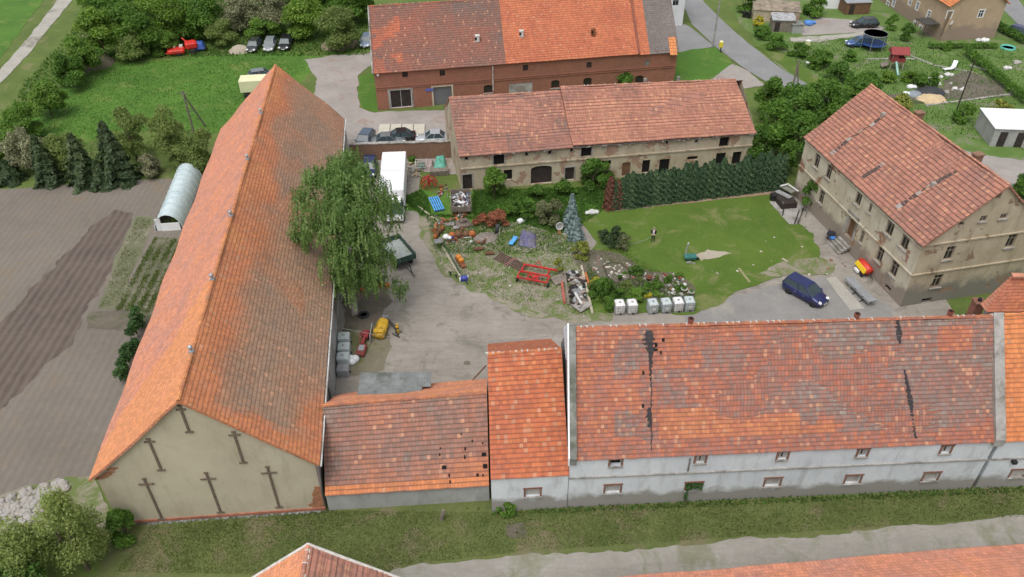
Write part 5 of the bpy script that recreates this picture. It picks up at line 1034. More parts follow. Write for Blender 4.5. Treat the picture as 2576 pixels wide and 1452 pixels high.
# broadleaf trees & shrubs: px,py(base),top y,radius,mat,n,size,label
TL=[ (1985,345,215,3.4,L_md,5200,.3,'big bushy tree left of the old manor'),(2060,300,205,3.6,L_md,5200,.3,'wide green tree behind the manor left corner'),(1925,300,200,2.4,L_md,3000,.3,'green bush at the right end of the cream stable'),
 (1935,385,262,2.6,L_dk,3600,.28,'dark bush between the cream stable and the hedge row'),(2000,400,290,2.4,L_dk,3400,.28,'dark tree in front of the manor corner above the hedge row'),(2150,265,190,2.4,L_md,3000,.3,'round light green tree by the road behind the manor'),
 (1905,420,330,1.7,L_dk,2200,.25,'dark shrub against the right end of the cream stable'),(1965,440,360,1.6,L_md,2000,.25,'light shrub just behind the right end of the hedge row'),(2035,525,452,1.25,L_md,2400,.2,'small rounded tree beside the manor wall and scrap heap'),
 (1243,502,425,1.6,L_md,3200,.22,'rounded bush before the cream stable, left of its arched gate'),(1490,470,408,1.7,L_dk,2600,.22,'leafy bush covering the stable door right of the arched gate'),(1520,455,415,1.2,L_md,1600,.22,'small leafy bush by the stable wall left of the hedge'),(1462,430,380,.8,L_dk,900,.2,'ivy climbing the stable wall beside the upper opening'),
 (1570,225,180,1.7,L_md,1800,.3,'green bush growing between the brick barn and the stable roof'),(1290,540,500,1.0,L_dk,900,.2,'low weedy bush in the long grass by the spruces'),
 (1380,560,505,1.6,L_ol,1700,.22,'olive bush in the tall grass left of the blue spruces'),(1325,545,505,1.2,L_dk,1200,.22,'dark green bush behind the white barrel'),(1350,500,470,1.3,L_md,1200,.22,'green weeds below the arched gate'),(1420,490,455,1.3,L_md,1200,.22,'pale green bush in the grass in front of the stable'),
 (1405,690-8,652,.55,L_yg,900,.13,'small golden bush right of the rusty harrow'),(1462,645,607,1.0,L_yg,1100,.15,'yellow-green feathery bush in front of the small spruce'),(1548,618,575,1.1,L_co,1900,.12,'dark mountain pine spreading on the lawn edge'),(1518,606,578,.75,L_co,1500,.14,'smaller mountain pine left of the bigger one'),
 (1567,625,590,.9,L_ol,900,.14,'pale olive shrub right of the mountain pines'),(1213,567,540,.9,L_rb,900,.14,'smaller red-brown twiggy bush in the long grass'),(1250,567,528,1.2,L_rb,1600,.14,'larger red-brown twiggy bush in the long grass'),
 (1100-62,408,395,.5,L_dk,500,.15,'tiny bush growing on the firewood pile by the yard wall'),(1515,745,700,1.3,L_md,2000,.16,'green perennials on the left of the stone-edged flower bed'),(1600,752,730,1.1,L_dk,1400,.14,'green plants behind the white tanks'),(1530,775,752,.9,L_md,900,.14,'green plants left of the white tanks'),
 (1600,690,672,.7,L_md,800,.13,'green plants at the top right of the stone-edged bed'),(1650,730,708,.8,L_md,900,.13,'green plants between the flower bed and the pots'),(1560,745,728,.8,L_dk,800,.13,'low dark plants below the stone-edged bed'),
 (1500,715,700,.55,L_ye,700,.12,'bright yellow flowering clump left of the stone-edged bed'),(1522,718,706,.35,L_ye,350,.12,'small yellow clump beside the larger one'),(1628,748,738,.4,L_ye,400,.12,'yellow flowers just behind the third white tank'),(1583,750,742,.22,L_ye,200,.1,'little yellow flowers between the white tanks'),
 (1567,520,507,.5,L_yg,400,.13,'orange-yellow flowers at the left foot of the hedge row'),(1635,512,500,.35,L_ye,300,.12,'yellow flowers at the hedge foot, middle of the row'),(1618,513,502,.3,L_ye,250,.12,'yellow flowers left of the middle clump at the hedge foot'),(1747,500,492,.28,L_ye,200,.12,'yellow flowers at the hedge foot toward its right end'),
 # top left wood
 (335,140,20,4.2,L_bt,7980,0.28,'dark green tree in the back thicket, left part'),(270,150,30,3.6,L_lt,6840,0.28,'bright spring-green tree at the left of the thicket'),(185,222,140,2.6,L_md,5700,0.26,'green bush beside the concrete track'),(130,290,205,2.5,L_bt,5700,0.26,'dark bush by the concrete track, lower down'),
 (75,350,268,2.6,L_bt,5700,0.26,'dark bush at the left edge above the conifers'),(25,415,335,2.6,L_bt,4940,0.26,'dark bush at the left edge below the others'),(420,110,-10,4.4,L_lt,7220,0.28,'bright lime tree in the middle of the thicket'),(515,98,-5,4.4,L_md,7600,0.28,'green tree right of the lime one'),
 (610,78,-25,4.0,L_br,6460,0.23,'greyish leafless tree in the thicket'),(690,80,-30,4.4,L_br,6840,0.23,'second greyish leafless tree in the thicket, further right'),(775,95,0,3.8,L_lt,6460,0.28,'light green tree above the parked cars'),(855,120,20,3.6,L_bo,6080,0.26,'olive tree left of the brick barn'),
 (900,60,-30,3.6,L_md,6080,0.28,'green tree at the corner of the brick barn'),(560,112,55,2.8,L_bo,4940,0.23,'olive scrub above the red machinery'),(668,100,45,2.6,L_bt,4940,0.25,'dark shrub behind the leftmost parked car'),(470,60,-60,5,L_br,6080,0.26,'pale leafless crown at the top edge'),(280,60,-60,4.2,L_bt,6840,0.30,'dark tree at the top edge by the track'),
 (830,30,-50,4.5,L_md,6080,0.30,'leafy tree at the top edge left of the brick barn'),(330,60,-50,5,L_md,6080,0.30,'green crown at the top edge'),(740,15,-60,5,L_bo,6080,0.30,'olive crown at the top edge'),(215,190,100,2.8,L_bt,4940,0.26,'dark shrub behind the heap of soil'),(420,132,82,2.4,L_bt,4370,0.23,'dark shrub left of the red machinery'),(340,150,90,2.6,L_bo,4370,0.23,'olive shrub behind the soil heap, right side'),
 (345,400,275,2.4,L_bo,4180,0.20,'thin olive tree behind the tallest dark conifer'),(440,410,280,2.5,L_bo,4180,0.20,'yellow-green shrub by the leaning pole'),(515,425,330,2.5,L_bo,4940,0.20,'olive shrub against the far left side of the long barn'),(470,430,370,1.8,L_bo,3420,0.18,'olive scrub above the polytunnel'),
 (180,440,340,2.4,L_bo,4180,0.20,'olive shrub between the dark conifers'),(85,430,330,2.4,L_br,3800,0.20,'greyish scrub behind the left conifers'),(380,440,395,1.5,L_br,2850,0.18,'brown twiggy scrub right of the dark conifers'),
 # gardens
 (1915,96,66,1.5,L_dk,2000,.2,'clipped round hedge bush by the road, farther one'),(1950,122,86,1.8,L_dk,2400,.2,'clipped round hedge bush by the road, nearer one'),(1905,68,42,1.0,L_ye,900,.2,'yellow bush behind the clipped hedge bushes'),(2010,140,112,1.6,L_md,1500,.25,'green bush at the garden corner by the road'),(2060,170,128,2.0,L_md,2000,.28,'green garden bush by the road, second from the clipped ones'),(2110,205,160,2.2,L_dk,2200,.28,'dark garden bush along the road'),
 (2170,240,185,2.3,L_dk,2400,.28,'dark garden bush above the manor roof'),(2050,40,-5,2.2,L_md,2000,.3,'dark round tree by the ruined outbuilding'),(1870,30,-20,2,L_md,1800,.3,'tree beside the road at the top edge'),(2240,75,38,1.1,L_dk,1200,.22,'dark clipped shrub by the tan house porch'),(2278,100,62,1.3,L_dk,1500,.22,'dark shrub at the corner of the tan house'),
 (2330,228-10,180,1.6,L_md,1500,.25,'green shrub left of the rubbish heap in the gardens'),(2260,280,240,1.6,L_yg,1500,.22,'yellow-green shrub above the manor ridge'),(2420,305,262,1.5,L_md,1600,.22,'light green shrub left of the white garage'),(2510,290,255,1.5,L_yg,1500,.22,'golden shrub behind the white garage'),(2570,490,440,1.6,L_md,1500,.22,'green bush at the right edge behind the manor'),
 (2230,205,180,1.2,L_lt,1100,.22,'bright green shrub below the playhouse slide'),(2290,205,182,1.3,L_lt,1200,.22,'bright green shrub right of the playhouse slide'),(2140,150,128,1.2,L_dk,1100,.22,'shrub left of the red playhouse'),(2380,110+15,104,1.0,L_dk,1000,.2,'low dark shrub at the foot of the tan house'),
 # barn foot + bottom left
 (110,1480,1335,2.4,L_cb,7500,.13,'big pale green bush in the bottom left corner'),(222,1432,1250,2.0,L_cb,8000,.13,'pale green bush against the barn corner'),(95,1425,1345,1.1,L_cb,1900,.13,'low pale bush growing over the stone heap'),(60,1520,1380,2.2,L_lush,3000,.2,'bright green bush at the bottom left edge'),(320,1350,1290,1.1,L_md,2600,.15,'bright green shrub at the foot of the beige gable'),
 (1205,1300,1272,.6,L_md,0,.12,''),(1275,1290,1268,.7,L_md,900,.13,'weeds at the foot of the pale grey wall, left end')]
for i,(px,py,ty,r,mt,n,sz,lb) in enumerate(TL):
    if not n: continue
    q=G(px,py); h=max(.4,htop(px,py,ty)); small=h<1.6; 
    low_=h<3.2 or mt is L_cb or (h<6 and 1180<px<1600 and py>380); tree('shrub' if low_ else 'tree',lb,'shrub' if low_ else 'tree',q,h,r,int(n*1.5),sz*.78,mt,z0=.05*h if low_ else h*.12,seed=200+i,trunk=True,br=.36 if h>1 else .45,k=34 if mt is L_cb else None)
rq=random.Random(77)
for i in range(26):
    px=rq.choice([rq.uniform(1485,1515),rq.uniform(1500,1740),rq.uniform(1600,1740)]); py=rq.uniform(715,760) if px<1520 else rq.choice([rq.uniform(742,760),rq.uniform(690,735)]); q=G(px,py); rr_=rq.uniform(.25,.55)
    tree('garden_plant','small leafy plant in the flower bed behind the white tanks','plant',q,rq.uniform(.35,.8),rr_,int(500*rr_/.4),.085,rq.choice([L_md,L_dk,L_lt,L_md,L_bo]),z0=.03,seed=900+i,group='small plants of the flower bed',k=8,br=.5)
# climbers on the barn's west side
q=G(338,905); t=thing('climbing_hedge','dark leafy hedge growing along the west wall of the long barn','hedge',(q.x,q.y,0)); bl=[]
for i in range(26): p=G(358,815).lerp(G(312,965),i/25); bl.append((p.x-q.x+random.uniform(-.2,.2),p.y-q.y,random.uniform(.3,1.7),.42,.5))
crown_obj('foliage',bl,6000,.12,L_iv,t,3); mb=MB(); [mb.tube((b[0],b[1],0),(b[0],b[1],b[2]),.04) for b in bl[::3]]; mb.build('stem',BARK,t)
# ivy on the stable window
u,z=main.hit(0,1745,1223); p=main.P(0,u,z,.08); t=thing('ivy_plant','ivy growing out of the window in the pale grey wall','plant',(p.x,p.y,0)); bl=[(random.uniform(-.5,.5),0,z+random.uniform(-.1,.4),.2,.18) for _ in range(12)]+[(-.45,0,z-.2-.15*k,.12,.14) for k in range(9)]; crown_obj('foliage',bl,900,.09,L_iv,t,4); mb=MB(); mb.path([(-.45,0,0),(-.42,0,z*.5),(-.4,0,z)],.02); mb.build('stem',BARK,t)
# hedge rows in the gardens
def hedgerow(pa,pb,h,w_,n,mt,lb,seed):
    a=G(*pa);b=G(*pb); t=thing('hedge',lb,'hedge',(a.x,a.y,0)); L=(b-a).length; k=int(L/.7); bl=[(*((b-a)*(i/k)).xy,h*.55,w_,h*.5) for i in range(k+1)]; crown_obj('foliage',bl,n,.16,mt,t,seed); mb=MB(); [mb.tube((x[0],x[1],0),(x[0],x[1],h*.6),.05) for x in bl[::3]]; mb.build('stem',BARK,t)
hedgerow((2430,140),(2576,262),1.5,.7,4500,L_dk,'dark hedge running diagonally through the gardens at the right edge',5); hedgerow((2500,70),(2576,112),1.3,.8,2500,L_dk,'dark hedge between the tan house and the corner road',6); hedgerow((2340,122),(2500,122),.8,.5,1800,L_dk,'low hedge in front of the tan house',7)
# ---------------- objects ----------------
def carpaint(name,c,metal=.3): 
    if name in _M: return _M[name]
    t=NT(name); p=t.pos(); n=t.noise(p,2,3); t.col(t.ramp(n,[(.3,sc(c,.85)),(.7,sc(c,1.15))])); t.b.inputs['Roughness'].default_value=.28; t.b.inputs['Metallic'].default_value=metal; t.b.inputs['Coat Weight'].default_value=.4; _M[name]=t.m; return t.m
M_lamp=plain('lamp_lens',(.75,.76,.74),.2,.05,2); M_tail=plain('tail_lens',(.45,.02,.02),.3,.05,2); M_trim=plain('black_trim',(.018,.018,.02),.6,.1,2); M_rim=plain('alloy_rim',(.42,.43,.44),.35,.1,2,metal=.6); M_plate=plain('number_plate',(.7,.7,.66),.5,.03,2)
CARG=glass('car_glass',(.05,.075,.085))
def car(label,loc,rz,paint,L=4.2,Wd=1.75,Hh=1.5,style='hatch',group=None,cat='car',name='parked_car'):
    t=thing(name,label,cat,(loc[0],loc[1],0),rz,group); W_=Wd/2
    if style=='mpv': st=[(-.5,.50,.95,.82),(-.47,.38,1.0,.95),(-.35,.30,1.0,1.0),(0,.28,.98,1.0),(.25,.30,.95,1.0),(.38,.32,.80,.97),(.47,.36,.66,.86),(.5,.42,.56,.70)]; cabin=[(-.475,.96),(-.40,1.0),(.08,1.0),(.33,.0)]; gx=(-.49,-.43,.07,.29)
    elif style=='sedan': st=[(-.5,.48,.82,.80),(-.47,.38,.88,.94),(-.33,.30,.90,1.0),(0,.28,.90,1.0),(.25,.30,.88,1.0),(.38,.32,.80,.97),(.47,.36,.68,.88),(.5,.42,.56,.74)]; gx=(-.36,-.20,.06,.25)
    else: st=[(-.5,.48,.88,.82),(-.47,.38,.93,.95),(-.35,.30,.94,1.0),(0,.28,.92,1.0),(.22,.30,.90,1.0),(.36,.32,.80,.97),(.47,.36,.66,.87),(.5,.42,.56,.72)]; gx=(-.48,-.36,.06,.26)
    mb=MB(); V=[]
    for x,zb,zt,wk in st:
        z1=zt*Hh/1.5; w=W_*wk; V+=[(x*L,-w*.86,zb-.08),(x*L,-w,zb+.08),(x*L,-w,(zb+z1)/2+.05),(x*L,-w*.95,z1-.07),(x*L,-w*.80,z1),(x*L,0,z1+.035),(x*L,w*.80,z1),(x*L,w*.95,z1-.07),(x*L,w,(zb+z1)/2+.05),(x*L,w,zb+.08),(x*L,w*.86,zb-.08)]
    n=11; F=[(k*n+i,k*n+n+i,k*n+n+(i+1)%n,k*n+(i+1)%n) for k in range(len(st)-1) for i in range(n)]; mb.idx(V,F,0,True); mb.idx(V[:n],[tuple(range(n))]); mb.idx(V[-n:],[tuple(reversed(range(n)))]); body=mb.build('body',paint,t)
    zb=(.97 if style=='mpv' else .90)*Hh/1.5-.05; zt=Hh-.03; wb,wt=W_*.93,W_*.72; x0,x1,x2,x3=[g*L for g in gx]
    def gh(s,dz,xs): return [(xs[0],-wb*s,zb),(xs[3],-wb*s,zb-.03),(xs[3],wb*s,zb-.03),(xs[0],wb*s,zb),(xs[1],-wt*s,zt+dz),(xs[2],-wt*s,zt+dz),(xs[2],wt*s,zt+dz),(xs[1],wt*s,zt+dz)]
    mb=MB(); mb.idx(gh(1,0,(x0,x1,x2,x3)),[(4,5,6,7),(0,1,5,4),(1,2,6,5),(2,3,7,6),(3,0,4,7)]); mb.build('windows',CARG,t)
    mb=MB(); mb.box(((x1+x2)/2,0,zt+.02),(x2-x1+.12,wt*2+.06,.06),bev=.03)
    g=[Vector(q) for q in gh(1.012,.0,(x0-.01,x1,x2,x3+.01))]
    for a_,b_ in ((0,4),(3,7),(1,5),(2,6)): mb.tube(g[a_],g[b_],.045,.04,5)
    for s in(-1,1):
        for k in (.45,)+((.12,) if style=='mpv' else ()): a_=g[0].lerp(g[1],1-k) if s<0 else g[3].lerp(g[2],1-k); b_=g[4].lerp(g[5],1-k) if s<0 else g[7].lerp(g[6],1-k); mb.tube(a_,b_,.04,.04,5)
    mb.build('roof',paint,t)
    for sx in(-.30,.32):
        for s in(-1,1):
            mb=MB(); mb.lathe([(.20,-.1),(.31,-.1),(.325,-.05),(.325,.05),(.31,.1),(.20,.1)],n=18,M=Matrix.Translation((sx*L,s*(W_-.08),.325))@Matrix.Rotation(PI/2,4,'X')); w=mb.build('wheel',M_black,t)
            mb=MB(); mb.lathe([(.02,.075),(.1,.07),(.2,.06),(.21,-.06),(.02,-.07)],n=12,M=Matrix.Translation((sx*L,s*(W_-.055),.325))@Matrix.Rotation(PI/2*s*-1,4,'X')@Matrix.Rotation(0,4,'X')); mb.build('rim',M_rim,w)
    for s in(-1,1):
        mb=MB(); mb.box((.455*L,s*W_*.66,.64*Hh/1.5),(.30,.34,.16),rz=-s*.5,ry=.35,bev=.04); mb.build('headlight',M_lamp,t)
        mb=MB(); mb.box((-.487*L,s*W_*.76,.78*Hh/1.5),(.09,.2,.34 if style=='mpv' else .2),bev=.03); mb.build('taillight',M_tail,t)
        mb=MB(); mb.box((x3-.25,s*(W_+.06),zb+.06),(.14,.2,.13),bev=.03); mb.build('wing_mirror',paint,t)
        mb=MB(); [mb.box((k*L,s*W_*1.0,.74),(.2,.03,.04)) for k in(-.14,.08)]; mb.build('door_handle',M_rim,t)
    mb=MB(); mb.box((.497*L,0,.42),(.05,W_*1.3,.14),bev=.02); mb.build('bumper_grille',M_trim,t); mb=MB(); mb.box((.51*L,0,.44),(.02,.5,.11)); mb.build('number_plate',M_plate,t)
    return t
A=G(1984,741);B=G(2036,770); h_=math.atan2(B.y-A.y,B.x-A.x); c=(A+B)/2+Vector((-math.sin(h_),math.cos(h_),0))*.85
car('dark blue compact people carrier parked on the asphalt beside the manor',c,h_,carpaint('navy_paint',(.025,.032,.12)),4.3,1.8,1.62,'mpv')
gp='cars parked at the back of the meadow'
car('dark grey car at the left of the three beside the thicket',G(641,124),-1.62,carpaint('charcoal_paint',(.05,.055,.06)),4.0,1.7,1.45,group=gp)
car('silver-grey car in the middle of the three beside the thicket',G(681,122),-1.5,carpaint('silver_paint',(.30,.32,.34)),4.2,1.7,1.45,group=gp)
car('black car at the right of the three beside the thicket',G(720,118),-1.55,carpaint('black_paint',(.02,.02,.024)),4.4,1.8,1.5,group=gp)
car('pale blue car parked at the left end of the brick barn',G(923,112),-1.6,carpaint('pale_blue_paint',(.25,.31,.40)),4.2,1.75,1.45)
gq='cars parked behind the yard wall'
car('blue-grey car nose-on behind the left end of the yard wall',G(919,362),-1.75,carpaint('slate_paint',(.09,.12,.17)),4.3,1.75,1.45,group=gq)
car('grey saloon parked side-on behind the yard wall',G(978,362),0.1,carpaint('grey_car_paint',(.20,.22,.23)),4.3,1.72,1.4,'sedan',group=gq)
car('black car just behind the grey saloon and the yard wall',G(1005,352),3.3,carpaint('black_paint',(.02,.02,.024)),4.3,1.72,1.4,'sedan',group=gq)
car('silver car parked beside the left end of the cream stable',G(1090,356),3.2,carpaint('bright_silver',(.48,.52,.55)),4.4,1.75,1.42,'sedan',group=gq)
car('grey car farthest behind the tip of the long barn',G(662,197),.35,carpaint('grey_car_paint',(.20,.22,.23)),4.1,1.7,1.4)
car('red car between the grey car and the cream van',G(655,214),.25,carpaint('red_car_paint',(.5,.03,.05)),4.0,1.7,1.4)
car('black estate car parked in the garden drive',G(2172,68),3.2,carpaint('black_paint',(.02,.02,.024)),4.5,1.8,1.5)
car('blue car parked beside the netted trampoline',G(2160,116),3.15,carpaint('blue_car_paint',(.05,.12,.30)),4.2,1.75,1.45)
car('dark blue car at the right edge on the corner road',G(2566,90),-.9,carpaint('navy_paint',(.025,.032,.12)),4.3,1.75,1.45)
car('dark blue car hidden beside the white truck',G(931,432),-1.5,carpaint('navy_paint',(.025,.032,.12)),4.1,1.7,1.45)
def wheel(parent,loc,r,w,ax,rim=None,name='wheel'):
    M=Matrix.Translation(loc)@ax; mb=MB(); mb.lathe([(r*.6,-w/2),(r*.95,-w/2),(r,-w/4),(r,w/4),(r*.95,w/2),(r*.6,w/2)],n=18,M=M); o=mb.build(name,M_black,parent); mb=MB(); mb.lathe([(.03,w*.35),(r*.3,w*.3),(r*.6,w*.4),(r*.61,-w*.4),(.03,-w*.35)],n=12,M=M); mb.build('rim',rim or M_rim,o); return o
RY=Matrix.Rotation(PI/2,4,'X'); RXm=Matrix.Rotation(PI/2,4,'Y')
# cream van with box
def boxtruck(label,loc,rz,L,Wd,Hb,boxm,cabm,cat='truck',name='box_truck',split=0,cabl=1.9):
    t=thing(name,label,cat,(loc[0],loc[1],0),rz); mb=MB(); 
    if split:
        k=split; mb.box((-L/2+k/2-.02,0,.95+Hb/2),(k-.05,Wd,Hb),bev=.06); mb.box((-L/2+k+(L-k)/2,0,.95+Hb/2-.03),(L-k,Wd,Hb-.06),bev=.06)
    else: mb.box((0,0,.95+Hb/2),(L,Wd,Hb),bev=.06)
    mb.build('cargo_box',boxm,t); mb=MB(); mb.box((.8,0,.75),(L+1.2,Wd*.55,.25)); mb.build('chassis',M_trim,t)
    mb=MB(); x=L/2+.15; z0=.55; V=[(x,-Wd*.46,z0),(x+cabl,-Wd*.44,z0),(x+cabl,Wd*.44,z0),(x,Wd*.46,z0),(x,-Wd*.46,1.55),(x+cabl+.02,-Wd*.44,1.35),(x+cabl+.02,Wd*.44,1.35),(x,Wd*.46,1.55),(x,-Wd*.40,2.45),(x+cabl*.62,-Wd*.38,2.42),(x+cabl*.62,Wd*.38,2.42),(x,Wd*.40,2.45)]
    mb.idx(V,[(0,3,2,1),(0,1,5,4),(1,2,6,5),(2,3,7,6),(3,0,4,7),(8,9,10,11),(4,8,11,7)]); mb.build('cab',cabm,t)
    mb=MB(); mb.idx(V,[(4,5,9,8),(5,6,10,9),(6,7,11,10)]); mb.build('windscreen',CARG,t)
    for sx in (-L*.32,x+cabl*.5):
        for s in(-1,1): wheel(t,(sx,s*Wd*.42,.42),.42,.26,RY)
    for s in(-1,1): mb=MB(); mb.box((x+cabl+.03,s*Wd*.34,.9),(.08,.28,.18)); mb.build('headlight',M_lamp,t); mb=MB(); mb.box((x+cabl*.7,s*(Wd*.52),1.9),(.1,.12,.35)); mb.build('wing_mirror',M_trim,t)
    return t
tr=boxtruck('white box truck with a two-section roof standing beside the yard wall',(-13.35,78.9),-PI/2+.07,8.6,2.75,2.3,M_white,M_white,split=4.3)
boxtruck('cream box van behind the far tip of the long barn',G(650,240),.12,4.2,2.2,1.7,plain('cream_paint',(.72,.70,.45),.5,.05,2),plain('cream_paint2',(.6,.58,.42),.5,.05,2),'van','box_van')
# green tipping trailer
P0,P1,P2,P3=G(961,605,1.5),G(1006,592,1.5),G(1044,636,1.5),G(981,656,1.5); Lx=(P2-P1).length;Wx=(P1-P0).length*1.05; rz=math.atan2((P2-P1).y,(P2-P1).x); cc=(P0+P1+P2+P3)/4
t=thing('farm_trailer','green two-axle tipping trailer with a pale empty bed under the birch','trailer',(cc.x,cc.y,0),rz); Lx,Wx=4.0,2.3
mb=MB(); mb.box((0,0,.95),(Lx,Wx,.08)); mb.build('bed_floor',plain('worn_bed',(.34,.38,.36),.7,.25,1.5,dirt=(.24,.25,.2)),t)
for x,y,a,b in ((0,Wx/2,Lx,.06),(0,-Wx/2,Lx,.06),(Lx/2,0,.06,Wx),(-Lx/2,0,.06,Wx)): mb=MB(); mb.box((x,y,1.25),(a,b,.62)); [mb.box((x+(k*Lx/4 if a>1 else (.05 if x>0 else -.05)),y+(k*Wx/4 if b>1 else (.05 if y>0 else -.05)),1.25),(.08,.08,.64)) for k in(-1.8,-.6,.6,1.8)]; mb.build('side_board',M_green,t)
mb=MB(); mb.box((0,0,.8),(Lx*.95,.9,.14)); mb.path([(Lx/2,-.3,.7),(Lx/2+1.6,0,.45)],.05); mb.path([(Lx/2,.3,.7),(Lx/2+1.6,0,.45)],.05); mb.path([(Lx/2+1.6,0,.45),(Lx/2+2.1,0,.42)],.05); mb.build('drawbar',M_trim,t)
for x in(-1.1,1.2):
    for s in(-1,1): wheel(t,(x,s*.85,.42),.42,.24,RY,M_gray)
# IBC tanks
def ibc(label,loc,rz,mt,s=1,h=1.16,group='plastic liquid tanks by the flower bed',w=.95,cage=True):
    t=thing('liquid_tank',label,'tank',(loc[0],loc[1],0),rz,group); mb=MB(); mb.box((0,0,.14+(h-.14)/2),(w*.94,1.05,h-.14),bev=.09); mb.build('container',mt,t)
    mb=MB(); mb.lathe([(.11,h-.02),(.11,h+.05),(.02,h+.06)],n=12); mb.build('lid',M_gray,t); mb=MB(); mb.box((0,0,.07),(w,1.1,.13)); mb.build('pallet_base',M_gray,t)
    if cage:
        mb=MB(); 
        for z in (.25,.55,.85,h-.05): 
            for y in(-.54,.54): mb.box((0,y,z),(w,.02,.02))
            for x in(-w/2,w/2): mb.box((x,0,z),(.02,1.08,.02))
        for k in range(5):
            for y in(-.545,.545): mb.box((-w/2+w*k/4,y,.14+(h-.14)/2),(.02,.02,h-.14))
        mb.build('cage',M_steel,t); mb=MB(); mb.box((0,-.56,.65),(.38,.02,.3)); mb.build('label_plate',M_dull,t)
    mb=MB(); mb.box((0,-.58,.24),(.12,.1,.12)); mb.build('tap',M_trim,t); return t
M_ibcw=plain('white_plastic',(.74,.74,.73),.35,.06,1.5,dirt=(.6,.58,.54)); M_ibcg=plain('greyish_plastic',(.50,.56,.56),.35,.1,1.5,dirt=(.40,.43,.42))
hz_=head((1557,790),(1729,781))
for px,py,mt,lb in ((1557,785,M_ibcw,'white liquid tank at the left end of the row by the flower bed'),(1588,784,M_ibcw,'second white liquid tank from the left, ending the pair by itself'),(1640,783,M_ibcg,'greyish tank that starts the group of four on its left'),(1673,781,M_ibcg,'greyish tank second in the group of four'),(1703,779,M_ibcw,'whiter tank third in the group of four, with a bright front plate'),(1731,777,M_ibcg,'tank at the right end of the row, with a dented top')): ibc(lb,G(px,py),hz_+random.uniform(-.04,.04),mt)
gq='containers standing along the barn wall'
for i,(px,py,hh) in enumerate(((868,866,1.1),(868,892,1.1),(866,918,1.15),(865,941,.85))): ibc(['farthest pale container standing against the barn doors','second pale container along the barn wall from the far end','third pale container along the barn wall, next to the white bag','lowest nearest container along the barn wall, half open on top'][i],G(px,py),1.62,M_ibcg if i<3 else M_gray,h=hh,group=gq,w=1.0,cage=False)
# white bag
q=G(887,912); t=thing('white_bag','heart-shaped white plastic bag lying by the containers','bag',(q.x,q.y,0)); mb=MB()
for x,y in((-.2,.15),(.22,.15),(0,-.15)): mb.lathe([(.02,0),(.33,.06),(.40,.25),(.34,.46),(.18,.58),(.02,.6)],(x,y,0),14)
mb.build('sack',M_cloth,t); mb=MB(); mb.tube((0,-.1,.58),(.03,-.12,.75),.05,.09,8); mb.build('tied_neck',M_cloth,t)
# generic farm machines -----------------
def frame_mb(bars,r=.05): 
    mb=MB()
    for a,b in bars: 
        a=Vector(a);b=Vector(b); mb.tube(a,b,r,r,4,smooth=False)
    return mb
# red cultivator
a=G(1303,705);b=G(1392,722); rz=math.atan2((b-a).y,(b-a).x); c=G(1345,702); t=thing('cultivator','bright red cultivator frame with three bays on the worn ground','farm machine',(c.x,c.y,0),rz)
X=1.55; mb=MB()
for y in(-1.0,.05): mb.box((0,y,.62),(3.1,.16,.16),bev=.02)
mb.box((.3,1.05,.75),(3.5,.17,.17),bev=.02)
for x in(-1.5,-.5,.5,1.5): mb.box((x,-.48,.62),(.13,1.1,.13),bev=.02)
mb.box((-1.4,.55,.68),(.14,1.1,.14),bev=.02); mb.box((1.25,.55,.68),(.14,1.1,.14),bev=.02); mb.box((-.2,-.48,.70),(.14,1.25,.12),rz=.65,bev=.02); mb.box((.2,-.5,.66),(.4,.5,.1)); mb.build('frame',M_red,t)
for x in(-1.2,-.7,-.2,.3,.8,1.3):
    for y in(-1.0,.05): mb=MB(); mb.path([(x,y,.6),(x,y-.22,.45),(x,y-.1,.2),(x,y+.12,.03)],[.035,.03,.03,.02],5); mb.build('tine',M_rust,t)
for x in(-1.55,1.62): wheel(t,(x,-.9,.25),.25,.14,RXm,M_red)
mb=MB(); mb.path([(-.4,1.1,.75),(0,1.35,1.25),(.4,1.1,.75)],.05); mb.build('hitch',M_red,t)
# harrow
c=G(1285,662); rz=head((1250,648),(1325,683)); t=thing('spike_harrow','rust-brown spike harrow lying beside the red cultivator','farm machine',(c.x,c.y,0),rz)
M_rb=plain('brown_rust',(.14,.075,.07),.9,.35,4)
for s in(-1,1):
    mb=MB(); 
    for k in range(6): mb.box((s*.98-.75+k*.3,0,.12),(.07,1.35,.07),rz=.25)
    for k in range(6): mb.box((s*.98,-.6+k*.24,.14),(1.7,.06,.06),rz=.0)
    for k in range(5):
        for j in range(5): mb.box((s*.98-.7+k*.33,-.55+j*.26,.05),(.03,.03,.2))
    mb.build('harrow_section',M_rb,t)
mb=MB(); mb.path([(-.2,-.9,.2),(.1,0,.3),(-.2,.8,.2)],.04); mb.path([(.2,-.9,.2),(-.1,0,.3),(.3,.8,.2)],.04); mb.build('draw_bar',plain('pink_rust',(.35,.15,.14),.8,.2,3),t)
# yellow flail machine
c=G(963,838); t=thing('yellow_mulcher','yellow farm mulcher with a toothed edge and drive hub in the yard','farm machine',(c.x,c.y,0),1.45)
mb=MB(); mb.lathe([(.03,-1.05),(.42,-1.02),(.45,-.9),(.45,.9),(.42,1.02),(.03,1.05)],n=14,M=Matrix.Translation((0,0,.5))@RXm); mb.box((0,.15,.82),(2.0,.5,.3),bev=.05); mb.box((-.85,.05,.75),(.35,.95,.7),bev=.05); mb.build('hood',M_yellow,t)
mb=MB(); [mb.box((-1.0+k*.22,.52,.6),(.1,.22,.2),rx=-.5) for k in range(10)]; mb.build('toothed_edge',M_yellow,t)
mb=MB(); mb.lathe([(.02,0),(.2,0),(.2,.3),(.12,.4),(.12,.6),(.02,.6)],(1.15,.1,.55),12); mb.box((1.25,-.1,.8),(.4,.4,.3)); mb.build('gearbox',M_steel,t); 
